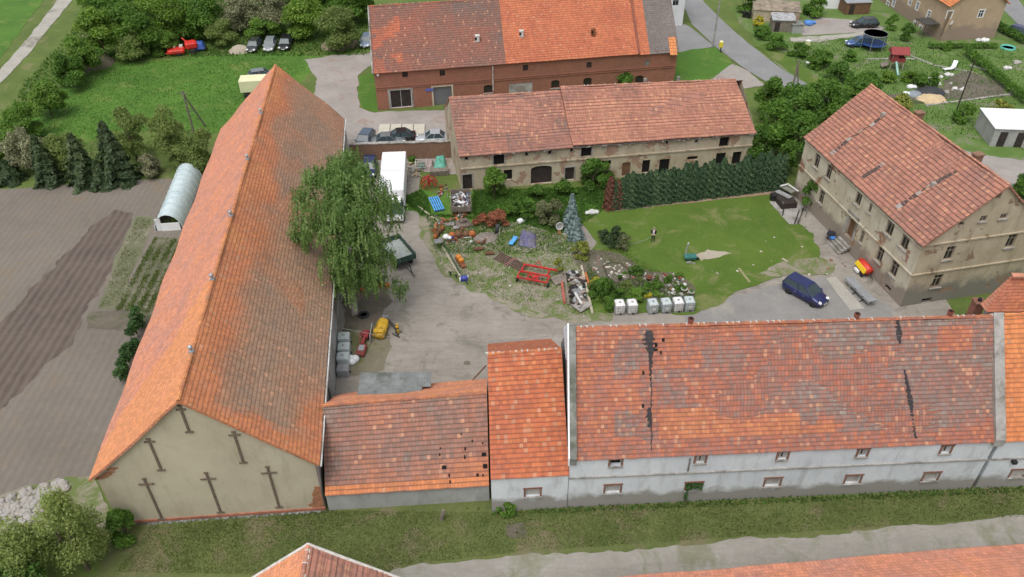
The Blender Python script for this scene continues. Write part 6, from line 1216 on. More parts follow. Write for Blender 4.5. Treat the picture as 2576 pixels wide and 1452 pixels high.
mb=MB(); mb.path([(.8,-.4,.7),(.1,-1.2,.5),(-.5,-1.55,.2)],.06); mb.path([(1.1,-.3,.7),(.4,-1.3,.35)],.05); mb.path([(-.4,-1.0,.4),(-.5,-1.7,.1)],.05); mb.build('hitch_arm',M_trim,t)
q=G(1001,838); mb=MB(); mb.box((0,0,.45),(.28,.22,.9),bev=.05); mb.box((0,0,.95),(.2,.16,.25)); t=thing('yellow_post','small yellow stand with a black band right of the mulcher','stand',(q.x,q.y,0),.2); mb.build('column',M_yellow,t); mb=MB(); mb.box((0,0,.62),(.3,.24,.1)); mb.build('band',M_trim,t); mb=MB(); mb.box((.05,0,.03),(.7,.12,.06)); mb.box((.05,0,.03),(.12,.6,.06),rz=.0); mb.build('foot',M_trim,t)
# dark red mower
c=G(916,872); t=thing('red_mower','dark red mowing machine with a raised grey blade beside the containers','farm machine',(c.x,c.y,0),1.5); M_dred=plain('dull_red',(.28,.03,.035),.6,.3,4,dirt=(.15,.07,.05))
mb=MB(); mb.box((-.9,0,.35),(1.3,.75,.35),bev=.06); mb.box((.3,.05,.5),(1.2,.28,.3),bev=.05); mb.box((1.0,.0,.55),(.9,.6,.35),bev=.05); mb.build('body',M_dred,t); mb=MB(); mb.box((-.8,0,.56),(.7,.5,.1)); mb.build('platform',M_gray,t)
mb=MB(); mb.idx([(.2,-.55,.2),(1.7,-.55,.3),(1.9,-.5,1.2),(.6,-.5,.9),(.2,-.5,.2),(1.7,-.5,.3),(1.9,-.45,1.2),(.6,-.45,.9)],[(0,1,2,3),(7,6,5,4),(0,4,5,1),(1,5,6,2),(2,6,7,3),(3,7,4,0)]); mb.build('blade_guard',M_gray,t); mb=MB(); mb.path([(.6,.1,.6),(.4,.3,1.3),(.8,.1,1.2)],.05); mb.path([(-.2,.3,.5),(.4,.3,1.2)],.04); mb.build('lift_arm',M_dred,t)
# tyre ring
q=G(915,795); mb=MB()
tor=[(q_r:=.42+.13*math.cos(a_),.13+.13*math.sin(a_)) for a_ in [2*PI*k/8 for k in range(9)]]; mb.lathe(tor[:-1]+[tor[-1]],n=20); one('rubber_ring',mb,M_black,'worn tyre lying in the shade under the birch','tyre',(q.x,q.y,0))
# scrap trailer
a=G(1132,478,1.25);b=G(1184,471,1.25);c2=G(1187,518,1.25); rz=math.atan2((c2-b).y,(c2-b).x); cc=(a+c2)/2; t=thing('scrap_trailer','grey wooden trailer heaped with scrap metal by the cream stable','trailer',(cc.x,cc.y,0),rz)
Lx,Wx=3.7,2.2; mb=MB(); mb.box((0,0,.6),(Lx,Wx,.1)); mb.build('bed_floor',M_wood,t)
for x,y,a_,b_ in ((0,Wx/2,Lx,.06),(0,-Wx/2,Lx,.06),(Lx/2,0,.06,Wx),(-Lx/2,0,.06,Wx)): mb=MB(); [mb.box((x,y,.78+k*.2),(a_,b_,.18)) for k in range(3)]; mb.build('side_board',M_wood,t)
for x in(-1.1,1.1):
    for s in(-1,1): wheel(t,(x,s*.9,.35),.35,.2,RY,M_rust)
mb=MB(); mb.path([(Lx/2,-.3,.5),(Lx/2+1.3,0,.35),(Lx/2,.3,.5)],.05); mb.build('drawbar',M_rust,t)
sc_m=[M_zinc,M_steel,M_rust,M_dull,M_trim,M_blue,M_wood]; rng=random.Random(3)
def scrap(base,rz,L,Wd,z0,z1,n,mats,label,name='scrap_piece',smax=.8,group=None,seed=1,cat='scrap'):
    rng=random.Random(seed)
    for i in range(n):
        x=rng.uniform(-L/2,L/2);y=rng.uniform(-Wd/2,Wd/2); z=z0+(z1-z0)*(1-abs(2*x/L)**2)*(1-abs(2*y/Wd)**2)*rng.uniform(.3,1); mb=MB(); k=rng.random()
        if k<.4: mb.box((0,0,0),(rng.uniform(.3,smax),rng.uniform(.1,.35),rng.uniform(.02,.06)),rz=0,rx=rng.uniform(-.5,.5),ry=rng.uniform(-.35,.35))
        elif k<.65: mb.tube((-smax*.5,0,0),(smax*.5,0,rng.uniform(-.1,.2)),rng.uniform(.02,.05))
        elif k<.82: mb.lathe([(.02,-.1),(.16,-.1),(.18,.1),(.02,.12)],n=10)
        else: mb.rock((0,0,0),rng.uniform(.1,.22),i)
        p=Matrix.Rotation(rz,3,'Z')@Vector((x,y,0)); one(name,mb,rng.choice(mats),label,cat,(base[0]+p.x,base[1]+p.y,max(.08,z)),rng.uniform(0,6),group)
scrap(cc,rz,3.3,1.8,.85,1.4,70,[M_zinc,M_zinc,M_steel,M_dull,M_dull,M_rust,M_trim,M_blue,M_white],'mixed piece of scrap heaped on the grey wooden trailer',group='scrap pieces heaped on the trailer')
# blue pallet
q=G(1098,517); t=thing('blue_pallet','blue slatted pallet lying on the grass beside the scrap trailer','pallet',(q.x,q.y,.12),head((1099,496),(1117,533))); mb=MB(); [mb.box((0,-.5+k*.25,.17),(2.9,.14,.04)) for k in range(5)]; mb.build('top_slats',M_ltblue,t); mb=MB(); [mb.box((x,0,.08),(.14,1.1,.14)) for x in(-1.35,-.45,.45,1.35)]; mb.build('bearers',M_blue,t)
# red disc machine
q=G(1080,472); t=thing('red_tedder','folded red machine with curved tines in front of the tarpaulin','farm machine',(q.x,q.y,0),.3); mb=MB(); mb.path([(0,0,.3),(0,0,1.6)],.09); mb.path([(-.8,-.5,.35),(0,0,.9),(.8,.5,.5)],.07); mb.path([(-.7,.6,.4),(0,0,1.2),(.7,-.6,.5)],.07); mb.build('frame',M_red,t)
for k in range(16): a_=2*PI*k/16; mb=MB(); c_,s_=math.cos(a_),math.sin(a_); mb.path([(.15*c_,.15*s_,1.5-.02*k),(.75*c_,.7*s_,1.25),(1.0*c_,.9*s_,.7),(.85*c_,.8*s_,.15)],[.04,.04,.03,.02],5); mb.build('tine',M_dred if k%3 else M_red,t)
# firewood, crate, tarp stack
rng=random.Random(9); b0=G(1038,432)
for i in range(56):
    mb=MB(); L=rng.uniform(.25,.5); r=rng.uniform(.06,.13); mb.tube((-L/2,0,0),(L/2,0,0),r,r*.9,7,smooth=False); x,y=rng.uniform(-1.3,1.1),rng.uniform(-1.7,1.9); one('firewood_log',mb,rng.choice([plain('cut_wood',(.48,.36,.22),.85,.3,4),M_stone,M_wood]),'split log in the loose firewood heap by the yard wall','log',(b0.x+x,b0.y+y,.1+.35*(1-abs(x)/1.6)*rng.uniform(.2,1)),rng.uniform(0,3),'logs of the firewood heap')
q=G(1060,424); t=thing('wire_crate','green wire crate holding rubbish between the firewood and the tarpaulin','crate',(q.x,q.y,0),.05); mb=MB(); mb.box((0,0,.06),(1.3,1.4,.08)); mb.build('crate_base',M_wood,t); mb=MB(); [mb.box((x,y,.5),(.04 if abs(x)>.6 else 1.3,.04 if abs(y)>.65 else 1.4,.06)) for x,y in((.65,0),(-.65,0),(0,.7),(0,-.7))]; [mb.box((x,y,.85),(.04 if abs(x)>.6 else 1.3,.04 if abs(y)>.65 else 1.4,.06)) for x,y in((.65,0),(-.65,0),(0,.7),(0,-.7))]; [mb.tube((x,y,0),(x,y,.95),.03) for x in(-.65,.65) for y in(-.7,.7)]; mb.build('crate_frame',M_dull,t); mb=MB(); [mb.rock((random.uniform(-.4,.4),random.uniform(-.5,.5),.3+.2*random.random()),.22,i) for i in range(9)]; mb.build('contents',plain('teal_rubbish',(.09,.17,.14),.8,.4,4),t)
def tarp(name,label,pts,h,mat,cat,seed=1,amp=.1,n=14):
    """draped sheet over a stack: corners in order round the outline"""
    P=[G(*p) for p in pts]; c=sum(P,Vector())/4; t=thing(name,label,cat,(c.x,c.y,0)); mb=MB(); g=[]
    for j in range(n+1):
        row=[]
        for i in range(n+1):
            u,v=i/n,j/n; q=P[0].lerp(P[1],u).lerp(P[3].lerp(P[2],u),v)-c; e=min(u,1-u,v,1-v); z=h*min(1,(e*5)**.6)+amp*mn.noise(Vector((q.x*2.2,q.y*2.2,seed)))*(.3+min(1,e*6)); row.append(Vector((q.x,q.y,max(.02,z))))
        g.append(row)
    V=[p for r in g for p in r]; m=n+1; mb.idx(V,[(j*m+i,j*m+i+1,j*m+m+i+1,j*m+m+i) for j in range(n) for i in range(n)],0,True); mb.build('sheet',mat,t); return t,c
tarp('green_tarpaulin','sea-green tarpaulin draped over a stack by the cream stable',((1088,438),(1127,436),(1121,402),(1096,404)),1.0,plain('sea_green_sheet',(.10,.34,.26),.6,.2,2),'tarpaulin',2,.2)
tarp('grey_boards','pale grey-pink boards stacked left of the green tarpaulin',((1066,432),(1090,432),(1092,408),(1072,410)),.6,plain('pinkish_board',(.34,.27,.26),.8,.2,2),'boards',3,.05)
q=G(1105,436); mb=MB(); [mb.box((0,0,.1+k*.16),(2.2,1.3,.09),rz=random.uniform(-.05,.05)) for k in range(4)]; one('timber_stack',mb,M_wood,'low stack of weathered timber under the green tarpaulin edge','timber',(q.x,q.y,0),.1)
# planks
def beam(pa,pb,w,h,mat,label,name='plank',cat='plank',z=.06,group=None):
    a=G(*pa);b=G(*pb); L=(b-a).length; mb=MB(); mb.box((0,0,0),(L,w,h)); m_=(a+b)/2; return one(name,mb,mat,label,cat,(m_.x,m_.y,z),math.atan2((b-a).y,(b-a).x),group)
M_pale=plain('pale_timber',(.42,.38,.29),.85,.2,3)
beam((1052,520),(1082,543),.22,.12,M_pale,'long pale beam lying left of the blue pallet'); beam((1085,546),(1104,556),.2,.1,M_pale,'short pale beam end near the blue pallet'); beam((1098,566),(1092,604),.14,.1,M_rusto,'orange-rusty bar standing left of the rake',z=.3)
beam((1112,620),(1142,672),.14,.1,M_pale,'long pale pole lying from the hay rake toward the orange weights'); beam((1120,618),(1158,690),.12,.12,M_green,'long dark green pole beside the pale one'); beam((1125,560),(1158,590),.18,.1,M_rust,'rusty red bar between the scrap trailer and the rake')
beam((1142,672),(1160,700),.13,.1,M_pale,'lower pale pole running to the blue motor')
beam((1858,676),(1886,712),.28,.08,plain('mossy_board',(.24,.24,.11),.9,.2,3),'mossy board sunk in the lawn'); beam((1987-20,652),(2000-20,659),.2,.1,M_pale,'short pale branch lying on the right of the lawn','branch','branch')
# rusty implements
def rake(label,px,rz,s=1,mt=M_rusto):
    q=G(*px); t=thing('rusty_implement',label,'farm machine',(q.x,q.y,0),rz); mb=MB(); mb.path([(-1.3*s,0,.5),(1.3*s,.1,.55)],.06); mb.path([(0,0,.5),(.1,1.4*s,.45)],.06); mb.path([(-.8*s,0,.5),(.1,1.1*s,.5),(.9*s,0,.5)],.05); mb.build('frame',M_rust,t)
    for x in(-1.1,-.35,.45,1.15):
        mb=MB(); M=Matrix.Translation((x*s,-.1,.4))@Matrix.Rotation(1.2,4,'X'); mb.lathe([(.03,0),(.38*s,.02),(.40*s,.05),(.03,.06)],n=14,M=M); [mb.tube(M@Vector((.3*math.cos(a_),.3*math.sin(a_),.03)),M@Vector((.58*s*math.cos(a_+.2),.58*s*math.sin(a_+.2),.0)),.015,.01,4) for a_ in [2*PI*k/10 for k in range(10)]]; mb.build('spinner_wheel',mt if x in(-1.1,1.15) else M_brownwood,t)
    return t
rake('rusty hay rake with orange spinner wheels among the scattered machines',(1162,597),.1,.95); rake('smaller rusty rake half hidden behind the white sack',(1103,592),1.2,.75)
q=G(1165,568); mb=MB(); mb.box((0,0,.2),(1.5,1.2,.35),bev=.08); mb.box((.1,.2,.5),(.9,.5,.3),rz=.3,bev=.05); mb.path([(-.6,.5,.3),(.3,-.2,.9),(.9,-.6,.3)],.05); one('seized_engine',mb,plain('brown_iron',(.17,.13,.11),.85,.35,4),'brown iron engine block lying behind the rusty hay rake','engine',(q.x,q.y,0),.2)
q=G(1140,575); mb=MB(); [mb.box((random.uniform(-.9,.9),random.uniform(-.8,.8),.12+.3*random.random()),(random.uniform(.4,1.2),random.uniform(.1,.4),.08),rz=random.uniform(0,3),rx=random.uniform(-.4,.4)) for _ in range(3)]; one('scrap_plates',mb,M_gray,'grey bent plates between the trailer drawbar and the rake','scrap',(q.x,q.y,0))
q=G(1123,610); t=thing('white_sack','white plastic sack on the small rusty rake','sack',(q.x,q.y,.55),.4); mb=MB(); mb.lathe([(.02,0),(.33,.05),(.36,.25),(.2,.42),(.02,.45)],n=12); mb.lathe([(.02,0),(.22,.05),(.25,.2),(.02,.3)],(.32,-.25,0),12); mb.build('sack_body',M_white,t); mb=MB(); mb.box((.6,-.35,.15),(.3,.3,.28),bev=.06); mb.build('navy_cap',plain('navy_plastic',(.05,.04,.15),.5,.1,2),t)
q=G(1104,622); t=thing('metal_table','small grey metal table with splayed legs near the path','table',(q.x,q.y,0),.3); mb=MB(); mb.box((0,0,.8),(.9,.7,.08),bev=.03); mb.build('table_top',M_steel,t)
for x,y in((-.35,-.25),(.35,-.25),(-.35,.25),(.35,.25)): mb=MB(); mb.tube((x,y,.78),(x*1.4,y*1.4,0),.035); mb.build('leg',M_steel,t)
q=G(1159,664); rz=head((1150,650),(1172,680)); t=thing('weight_frame','rust-red beam carrying two orange weights','farm machine',(q.x,q.y,0),rz); mb=MB(); mb.box((0,0,.18),(1.9,.5,.3),bev=.04); mb.build('beam',M_rust,t)
for x in(-.55,.05): mb=MB(); mb.box((x,.02,.5),(.5,.48,.34),bev=.04); mb.build('weight',M_orange,t)
q=G(1168,706); t=thing('blue_motor','blue motor with white fittings at the end of the long pole','motor',(q.x,q.y,0),.1); mb=MB(); mb.lathe([(.02,-.35),(.26,-.33),(.28,.3),(.02,.35)],n=12,M=Matrix.Translation((0,0,.32))@RXm); mb.box((0,0,.06),(.6,.5,.1)); mb.build('housing',plain('motor_blue',(.06,.08,.34),.5,.15,2),t); mb=MB(); mb.box((-.42,-.1,.25),(.12,.3,.3)); mb.box((.38,.12,.38),(.14,.14,.16)); mb.build('fitting',M_white,t); mb=MB(); mb.path([(.1,-.2,.1),(.35,-.9,.05)],.04); mb.build('handle',M_trim,t)
for px,py,hh in((1134,695,.5),(1148,700,.4)): q=G(px,py); mb=MB(); mb.tube((0,0,0),(0,0,hh),.06); mb.box((0,0,hh),(.3,.1,.08)); one('iron_stand',mb,M_trim,'small dark iron stand left of the blue motor'+(', farther one' if px==1134 else ', nearer one'),'stand',(q.x,q.y,0))
# logs and heap
for i,(a,b,r,z) in enumerate((((1192,632),(1216,629),.22,.22),((1221,642),(1243,641),.22,.22),((1212,618),(1226,604),.17,.25))):
    A=G(*a);B=G(*b); L=(B-A).length; mb=MB(); mb.tube((-L/2,0,0),(L/2,0,0),r,r*.9,10); m_=(A+B)/2; one('rusty_drum',mb,plain('brown_drum',(.13,.06,.035),.85,.35,4),['brown rusty drum lying at the left','brown rusty drum lying in front, hollow end to the right','brown rusty pipe leaning on the earth heap'][i],'drum',(m_.x,m_.y,z),math.atan2((B-A).y,(B-A).x))
def heap(name,label,px,r,h,mat,cat='heap',ex=1.3,seed=1,n=26):
    q=G(*px); mb=MB(); V=[];k=10
    for j in range(k+1):
        for i in range(n):
            a_=2*PI*i/n; rr=r*(1-j/k); x,y=rr*math.cos(a_)*ex,rr*math.sin(a_); z=h*(1-(1-j/k)**2)**1.0+.18*h*mn.noise(Vector((x*2.5,y*2.5,seed)))*(j>0); V.append((x*(1+.15*mn.noise(Vector((x,y,seed)))),y,max(z,.0 if j else -.03)))
    mb.idx(V,[(j*n+i,j*n+(i+1)%n,j*n+n+(i+1)%n,j*n+n+i) for j in range(k) for i in range(n)],0,True); return one(name,mb,mat,label,cat,(q.x,q.y,0),random.uniform(0,.4))
heap('earth_heap','grey earth heap with stones behind the rusty drums',(1222,600),1.1,.55,plain('grey_earth',(.21,.18,.155),.95,.35,3,bump=.8))
heap('soil_heap','brown soil heap overgrown at the meadow edge',(225,162),3.0,1.7,plain('brown_soil',(.15,.12,.085),.95,.35,1.5,bump=.8,dirt=(.08,.09,.04)),seed=4)
heap('sand_heap','tan sand heap beside the parked cars',(604,128),1.5,.9,S_sand,seed=5); heap('brushwood_heap','pale brushwood heap right of the parked cars',(855,115),2.4,1.1,plain('brushwood',(.22,.18,.12),.95,.4,4,bump=.9),seed=6)
# black roll, small items
q=G(1249,588); t=thing('rolled_felt','dark grey roll standing on a white base near the twiggy bush','roll',(q.x,q.y,0),.4); mb=MB(); mb.lathe([(.02,.1),(.2,.1),(.2,1.35),(.02,1.37)],n=12,M=Matrix.Rotation(.3,4,'X')); mb.build('roll',plain('dark_felt',(.06,.065,.07),.9,.2,3),t); mb=MB(); mb.box((.1,-.1,.08),(.5,.35,.14)); mb.build('base_block',M_dull,t)
q=G(1311,561); t=thing('white_barrel','white plastic barrel lying by the olive bushes','barrel',(q.x,q.y,0),.7); mb=MB(); mb.lathe([(.02,-.42),(.28,-.42),(.31,-.35),(.29,-.2),(.31,0),(.29,.2),(.31,.35),(.28,.42),(.02,.42)],n=16,M=Matrix.Translation((0,0,.31))@RXm); mb.build('barrel_body',M_white,t); mb=MB(); mb.lathe([(.24,.42),(.26,.45),(.02,.46)],n=14,M=Matrix.Translation((0,0,.31))@RXm); mb.build('lid',M_gray,t)
tarp('purple_tarpaulin','crumpled purple-blue tarpaulin spread over a low stack','' or ((1302,622),(1350,627),(1350,592),(1312,578)),.45,plain('violet_sheet',(.115,.11,.21),.65,.45,3.5,dirt=(.17,.15,.15)),'tarpaulin',5,.28,18)
q=G(1291,612); mb=MB(); mb.box((0,0,.28),(1.5,.5,.12),bev=.05); mb.box((.5,0,.36),(.4,.5,.1),bev=.03); one('light_blue_board',mb,M_ltblue,'light blue plastic board leaning on the purple tarpaulin','board',(q.x,q.y,.05),head((1283,622),(1302,598)))
q=G(1407,588); t=thing('wheel_ornament','white ring on a small orange stand beside the blue spruces','garden ornament',(q.x,q.y,0),.2); mb=MB(); mb.lathe([(.34,-.05),(.42,-.05),(.42,.05),(.34,.05),(.34,-.05)],n=20,M=Matrix.Translation((0,0,.95))@Matrix.Rotation(1.3,4,'X')); mb.build('ring',M_dull,t); mb=MB(); mb.box((0,0,.3),(.4,.35,.6),taper=.6,bev=.04); mb.build('stand',plain('terracotta',(.42,.2,.09),.8,.2,3),t)
q=G(1489,538); mb=MB(); mb.rock((0,0,.25),.5,3,.6); mb.rock((.5,.1,.2),.35,4); mb.rock((-.5,-.1,.2),.32,5); one('boulder',mb,M_dull,'white and grey boulder cluster on the lawn edge right of the tall spruce','boulder',(q.x,q.y,0))
q=G(1667,513); mb=MB(); mb.box((0,0,.1),(.6,.35,.2),bev=.05); one('white_planter',mb,M_white,'small white box planter at the foot of the hedge row','planter',(q.x,q.y,0),.1)

for (px,py,L_,W__,n_,lb,gr_,sd) in ((1115,480,1.6,3.2,16,'scrap lying between the red machine and the scrap trailer','scrap left of the trailer',41),(1135,560,2.6,1.6,26,'scrap scattered behind the hay rake','scrap behind the rake',42),(1165,545,1.8,1.2,12,'scrap lying at the drawbar of the scrap trailer','scrap at the trailer drawbar',43),(1150,605,3.0,1.2,16,'rusty bit lying around the hay rake','rusty bits around the rake',44),(1215,605,1.6,1.4,8,'scrap lying on the earth heap','scrap on the earth heap',45)):
    scrap(G(px,py),.1,L_,W__,.06,.35,n_,[M_rust,M_rusto,M_gray,M_wood,M_steel,M_dull,M_brownwood,M_dred],lb,smax=.9,group=gr_,seed=sd)
# rubble bed
rng=random.Random(31)
gr='rubble pieces in the beam-framed heap'
base=G(1447,735); rzb=head((1418,690),(1455,785))
for pa,pb,mt,lb in (((1462,672),(1490,792),M_pale,'long pale beam edging the rubble heap on its right'),((1422,690),(1465,685),M_wood,'short beam closing the rubble heap at its far end'),((1412,705),(1420,765),plain('faded_red_board',(.38,.10,.08),.8,.2,3),'faded red board left of the rubble heap'),((1420,690),(1430,770),M_wood,'grey beam edging the rubble heap on its left'),((1472,690),(1482,722),M_rusto,'orange-brown board at the right of the rubble heap'),((1446,748),(1462,776),M_dull,'pale plank lying on the rubble heap')): beam(pa,pb,.22,.2,mt,lb,z=.15 if pa[0]!=1446 else .5)
for i in range(90):
    k=rng.random(); a=Vector(G(1425,690)).lerp(G(1438,775),k); b=Vector(G(1468,688)).lerp(G(1480,780),k); p=a.lerp(b,rng.random()); mb=MB(); r=rng.uniform(.10,.3)
    if rng.random()<.55: mb.rock((0,0,0),r,i)
    else: mb.box((0,0,0),(r*3,r*1.3,.07),rx=rng.uniform(-.5,.5),ry=rng.uniform(-.3,.3))
    one('rubble_piece',mb,rng.choice([M_stone,M_dull,M_conc,M_gray,M_wood,M_trim,M_darkwood,plain('pinkish_stone',(.40,.30,.25),.9,.3,2)]),'broken piece of rubble in the beam-framed heap','rubble',(p.x,p.y,rng.uniform(.1,.5)),rng.uniform(0,6),gr)
q=G(1452,745); mb=MB(); mb.box((0,0,.5),(.8,1.0,.06),rx=.1); one('slate_sheet',mb,plain('slate_sheet',(.2,.21,.22),.6,.2,2),'grey slate sheet lying on the rubble heap','sheet',(q.x,q.y,0),.3)
q=G(1445,775); mb=MB(); mb.box((0,0,.3),(1.5,1.2,.1),rz=.4,rx=.08); one('grey_board',mb,M_conc,'pale grey board covering the near end of the rubble heap','board',(q.x+.7,q.y,0),.3)
q=G(1418,712); mb=MB(); mb.box((0,0,.28),(1.3,1.1,.08),rz=.2,rx=.2); one('bent_board',mb,M_wood,'bent dark board on the left corner of the rubble heap','board',(q.x-.5,q.y+.2,0),.3)
# flower bed edging + stones
P=[G(*p) for p in ((1517,672),(1535,662),(1562,664),(1580,680),(1586,700),(1572,712),(1548,712),(1530,700))]; mb=MB(); 
for k in range(8): mb.tube(P[k]+Vector((0,0,.03)),P[(k+1)%8]+Vector((0,0,.03)),.09,.09,6)
o=one('bed_edging',mb,M_darkwood,'dark oval edging around the pale stones of the flower bed','edging'); 
rng=random.Random(12)
def stones(px,n,r0,r1,label,group,mats,seed,name='garden_stone',cat='stone'):
    Pp=W2(px); rr=random.Random(seed); xs=[p[0] for p in Pp];ys=[p[1] for p in Pp]; k=0; protos=[]
    for i in range(4):
        mb=MB(); mb.rock((0,0,0),1,seed*10+i,.6); protos.append(mb)
    meshes=[]
    while k<n:
        x=rr.uniform(min(xs),max(xs)); y=rr.uniform(min(ys),max(ys))
        if not inpoly(x,y,Pp): continue
        s=rr.uniform(r0,r1)
        if len(meshes)<4*len(mats): o=protos[len(meshes)%4].build(name,mats[len(meshes)//4]); meshes.append(o.data)
        else: o=bpy.data.objects.new(name,rr.choice(meshes)); COL.objects.link(o)
        o.location=(x,y,s*.35); o.scale=(s,s,s); o.rotation_euler=(0,0,rr.uniform(0,6)); tag(o,label,cat,group); k+=1
stones([(1522,672),(1560,668),(1578,690),(1570,708),(1545,708),(1530,695)],34,.10,.2,'pale stone inside the oval edging of the flower bed','pale stones in the oval bed',[plain('pale_stone',(.55,.50,.42),.9,.2,2),M_stone],1)
stones([(1570,660),(1600,665),(1630,690),(1700,690),(1735,715),(1740,745),(1650,745),(1640,715),(1590,700)],75,.10,.26,'garden stone scattered in the rock garden beside the tanks','rock garden stones',[M_stone,M_brickt,M_dull,M_conc],2)
stones([(1500,640),(1540,655),(1510,690),(1485,680)],12,.1,.2,'stone in the dug soil at the upper left of the flower bed','stones in the dug soil',[M_stone,M_brickt],3)
stones([(1050,560),(1480,600),(1480,800),(1250,740),(1110,680)],40,.06,.14,'small stone on the worn ground among the machines','small stones on the worn ground',[M_stone,M_dull],4)
stones([(1780,640),(2040,560),(2060,690),(1900,720),(1800,720)],16,.08,.16,'pale stone lying loose in the lawn','loose stones in the lawn',[M_stone,plain('pale_stone',(.55,.50,.42),.9,.2,2)],5)
stones([(0,1262),(60,1235),(120,1220),(155,1205),(170,1235),(120,1280),(60,1340),(-20,1370),(-40,1300)],210,.16,.42,'pale rough stone of the heap at the left edge of the field','stones of the heap in the bottom left corner',[plain('heap_stone',(.33,.30,.265),.9,.25,1.5),M_stone,M_conc],6,'heap_stone')
stones([(2300,205),(2400,180),(2470,200),(2400,250),(2300,258)],20,.2,.45,'stone beside the rubbish heap in the gardens','stones by the garden rubbish heap',[M_stone,M_dull],7)
stones([(2050,660),(2110,640),(2140,690),(2080,700)],12,.1,.22,'rubble stone by the manor steps','rubble stones by the manor steps',[M_stone,M_brickt],8)
# pots & ornaments
rng=random.Random(4); pcs=[M_brickt,M_dull,plain('teal_glaze',(.05,.22,.18),.4,.1,2),M_brownwood,M_white]
for i,(px,py,m_,lb) in enumerate(((1652,705,3,'brown wooden tub behind the tanks'),(1672,700,4,'white pot standing highest in the rock garden'),(1685,702,3,'brown pot beside the white pot'),(1708,708,2,'teal glazed pot at the right of the rock garden'),(1697,720,1,'pale grey pot in the middle of the rock garden'),(1660,722,0,'terracotta pot left of the grey pot'),(1720,735,1,'round grey basin beside the last tank'),(1632,706,0,'terracotta bowl at the left of the rock garden'),(1738,742,1,'flat pale bowl next to the last tank'))):
    q=G(px,py); t=thing('plant_pot',lb,'pot',(q.x,q.y,0)); s=rng.uniform(.8,1.2); mb=MB(); mb.lathe([(.02,0),(.16*s,0),(.26*s,.36*s),(.29*s,.38*s),(.24*s,.40*s),(.21*s,.32*s)],n=12); mb.build('pot_body',pcs[m_],t); crown_obj('plant',[(0,0,.45*s,.2,.15)],70,.1,random.choice([L_md,L_rb,L_dk]),t,i)
# garden cart with upright handle
q=G(1735,655); t=thing('green_cart','green tub cart with a tall upright handle standing on the lawn','garden cart',(q.x,q.y,0),.05); mb=MB(); mb.box((0,0,.42),(1.15,.65,.38),taper=1.12,bev=.06); mb.build('tub',plain('teal_paint',(.035,.16,.14),.5,.2,2),t); wheel(t,(.75,-.05,.2),.2,.1,RY)
mb=MB(); mb.path([(-.45,.2,.5),(-.42,.3,1.2),(-.3,.35,1.75)],[.09,.08,.06],8); mb.build('handle',M_gray,t); mb=MB(); mb.box((-.3,.35,1.85),(.16,.14,.2),bev=.03); mb.build('grip',M_dull,t); mb=MB(); mb.box((-.2,-.5,.12),(.5,.2,.1),rz=.3); mb.box((.2,-.65,.1),(.4,.15,.1),rz=-.5); mb.build('foot_plate',M_gray,t)
